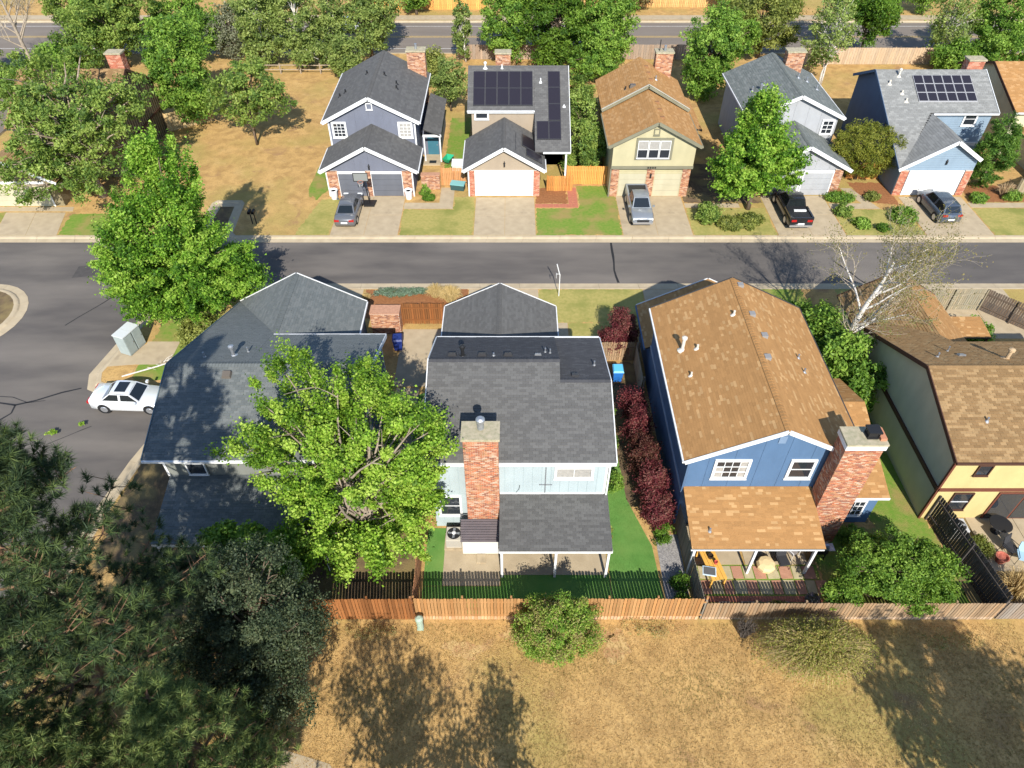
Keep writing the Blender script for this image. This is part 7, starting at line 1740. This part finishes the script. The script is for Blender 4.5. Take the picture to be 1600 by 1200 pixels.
blades('ornamental_grass', 'tall straw reed grass at the right edge by the dark fence', (24.4, 17.6), 700, 2.2, (1.4, 1.0), ((0.45, 0.31, 0.13), (0.58, 0.43, 0.21)), 107, width=0.015, arch=0.45)
blades('ornamental_grass', 'dry vine sticks at the foot of the columnar juniper', (43.2, 56.2), 200, 1.3, (1.2, 0.7), ((0.40, 0.28, 0.16), (0.5, 0.36, 0.22)), 108, width=0.02)
rsg = np.random.RandomState(5)
# blue-green sedum mat in the mulch bed
tree('sedum_mat', 'blue-green sedum mat along the kerb of the mulch bed', (-8.4, 41.9), [(-8.6, 41.95, 0.12, 1.7, 0.5, 0.12), (-6.9, 42.1, 0.12, 1.0, 0.35, 0.1)], nclump=110, nleaf=60, cr=0.25, ls=0.10, cols=((0.16, 0.24, 0.17), (0.26, 0.34, 0.25), (0.10, 0.17, 0.08)), tr=0.02, limbs=4, seed=110, cat='ground cover', flat=0.4)

def tufts(name, n, region, cols, h, seed, avoid=None, width=0.012, nb=5):
    """many small grass tufts as one mass"""
    rs = np.random.RandomState(seed)
    x = rs.uniform(region[0], region[1], n); y = rs.uniform(region[2], region[3], n)
    keep = np.ones(n, bool)
    if avoid is not None: keep = avoid(x, y)
    x, y = x[keep], y[keep]; n = len(x)
    i = np.repeat(np.arange(n), nb); m = len(i)
    a = rs.uniform(0, 6.283, m); l = h * rs.uniform(0.5, 1.3, m)
    d = np.stack([np.cos(a), np.sin(a)], 1)
    st = np.stack([x[i], y[i], np.full(m, 0.002)], 1); st[:, :2] += d * 0.02
    e = st.copy(); e[:, :2] += d * (l * rs.uniform(0.3, 1.1, m))[:, None]; e[:, 2] += l * rs.uniform(0.35, 1.0, m)
    s = np.stack([-d[:, 1], d[:, 0], np.zeros(m)], 1) * width
    V = np.stack([st - s, st + s, e], 1)
    pn = (np.sin(x * 0.9 + 1.3 * np.sin(y * 0.7)) + np.sin(y * 1.3 + x * 0.4) + 2) / 4 * (len(cols) - 1)
    o = link(quads_mesh(name, V, mixcols(rs, m, cols, np.clip(pn + rs.normal(0, .4, n), 0, len(cols) - 1)[i]), STRAWM), name)
    o['kind'] = 'stuff'
    return tag(o, 'short dry straw grass covering the park ground' if 'park' in name else 'short green blades of the turf beside the pale blue house', 'grass')
for k, (x, y, r_, lab) in enumerate(((-27.6, 28.3, 0.35, 'leafy green twig lying on the asphalt near the white sedan'), (-26.1, 29.0, 0.15, 'tiny leafy sprig on the asphalt behind the white sedan'))):
    o = tree('fallen_twig', lab, (x, y), [(x, y, -0.02, r_, r_ * 0.6, 0.05)], nclump=10, nleaf=24, cr=0.12, ls=0.12, cols=MAPLE, tr=0.012, limbs=4, seed=140 + k, cat='twig', tri=True, flat=0.4); o.location.z = -0.11
for k, (x, y, r_, h_) in enumerate(((6.6, 15.95, 1.6, 0.08), (-6.6, 15.7, 1.3, 0.08), (20.5, 15.3, 1.6, 0.12))):
    tree('weed_patch', ('low weeds along the golden tan fence right of the round bush', 'weeds in the dry grass below the red-brown fence', 'tall weeds in the shade near the right park fence')[k], (x, y), [(x, y, 0.04, r_, r_ * 0.35, h_)], nclump=60, nleaf=16, cr=0.2, ls=0.06, cols=((0.22, 0.24, 0.07), (0.34, 0.31, 0.12), (0.46, 0.36, 0.17)), tr=0.006, limbs=2, seed=150 + k, cat='weeds', group='weeds in the dry park grass', tri=True, flat=0.3)
tufts('turf_grass', 14000, (4.5, 7.4, 16.7, 24.0), ((0.085, 0.19, 0.04), (0.13, 0.25, 0.06), (0.06, 0.14, 0.03)), 0.03, 121, width=0.008, nb=3, avoid=lambda x, y: x < np.interp(y, [16.7, 20.5, 23.5, 24], [7.45, 7.25, 6.3, 6.2]))
tufts('park_grass', 55000, (-19, 24, 8.0, 16.2), ((0.53, 0.36, 0.16), (0.42, 0.27, 0.11), (0.31, 0.20, 0.08), (0.27, 0.215, 0.075)), 0.06, 120, width=0.012, nb=4)
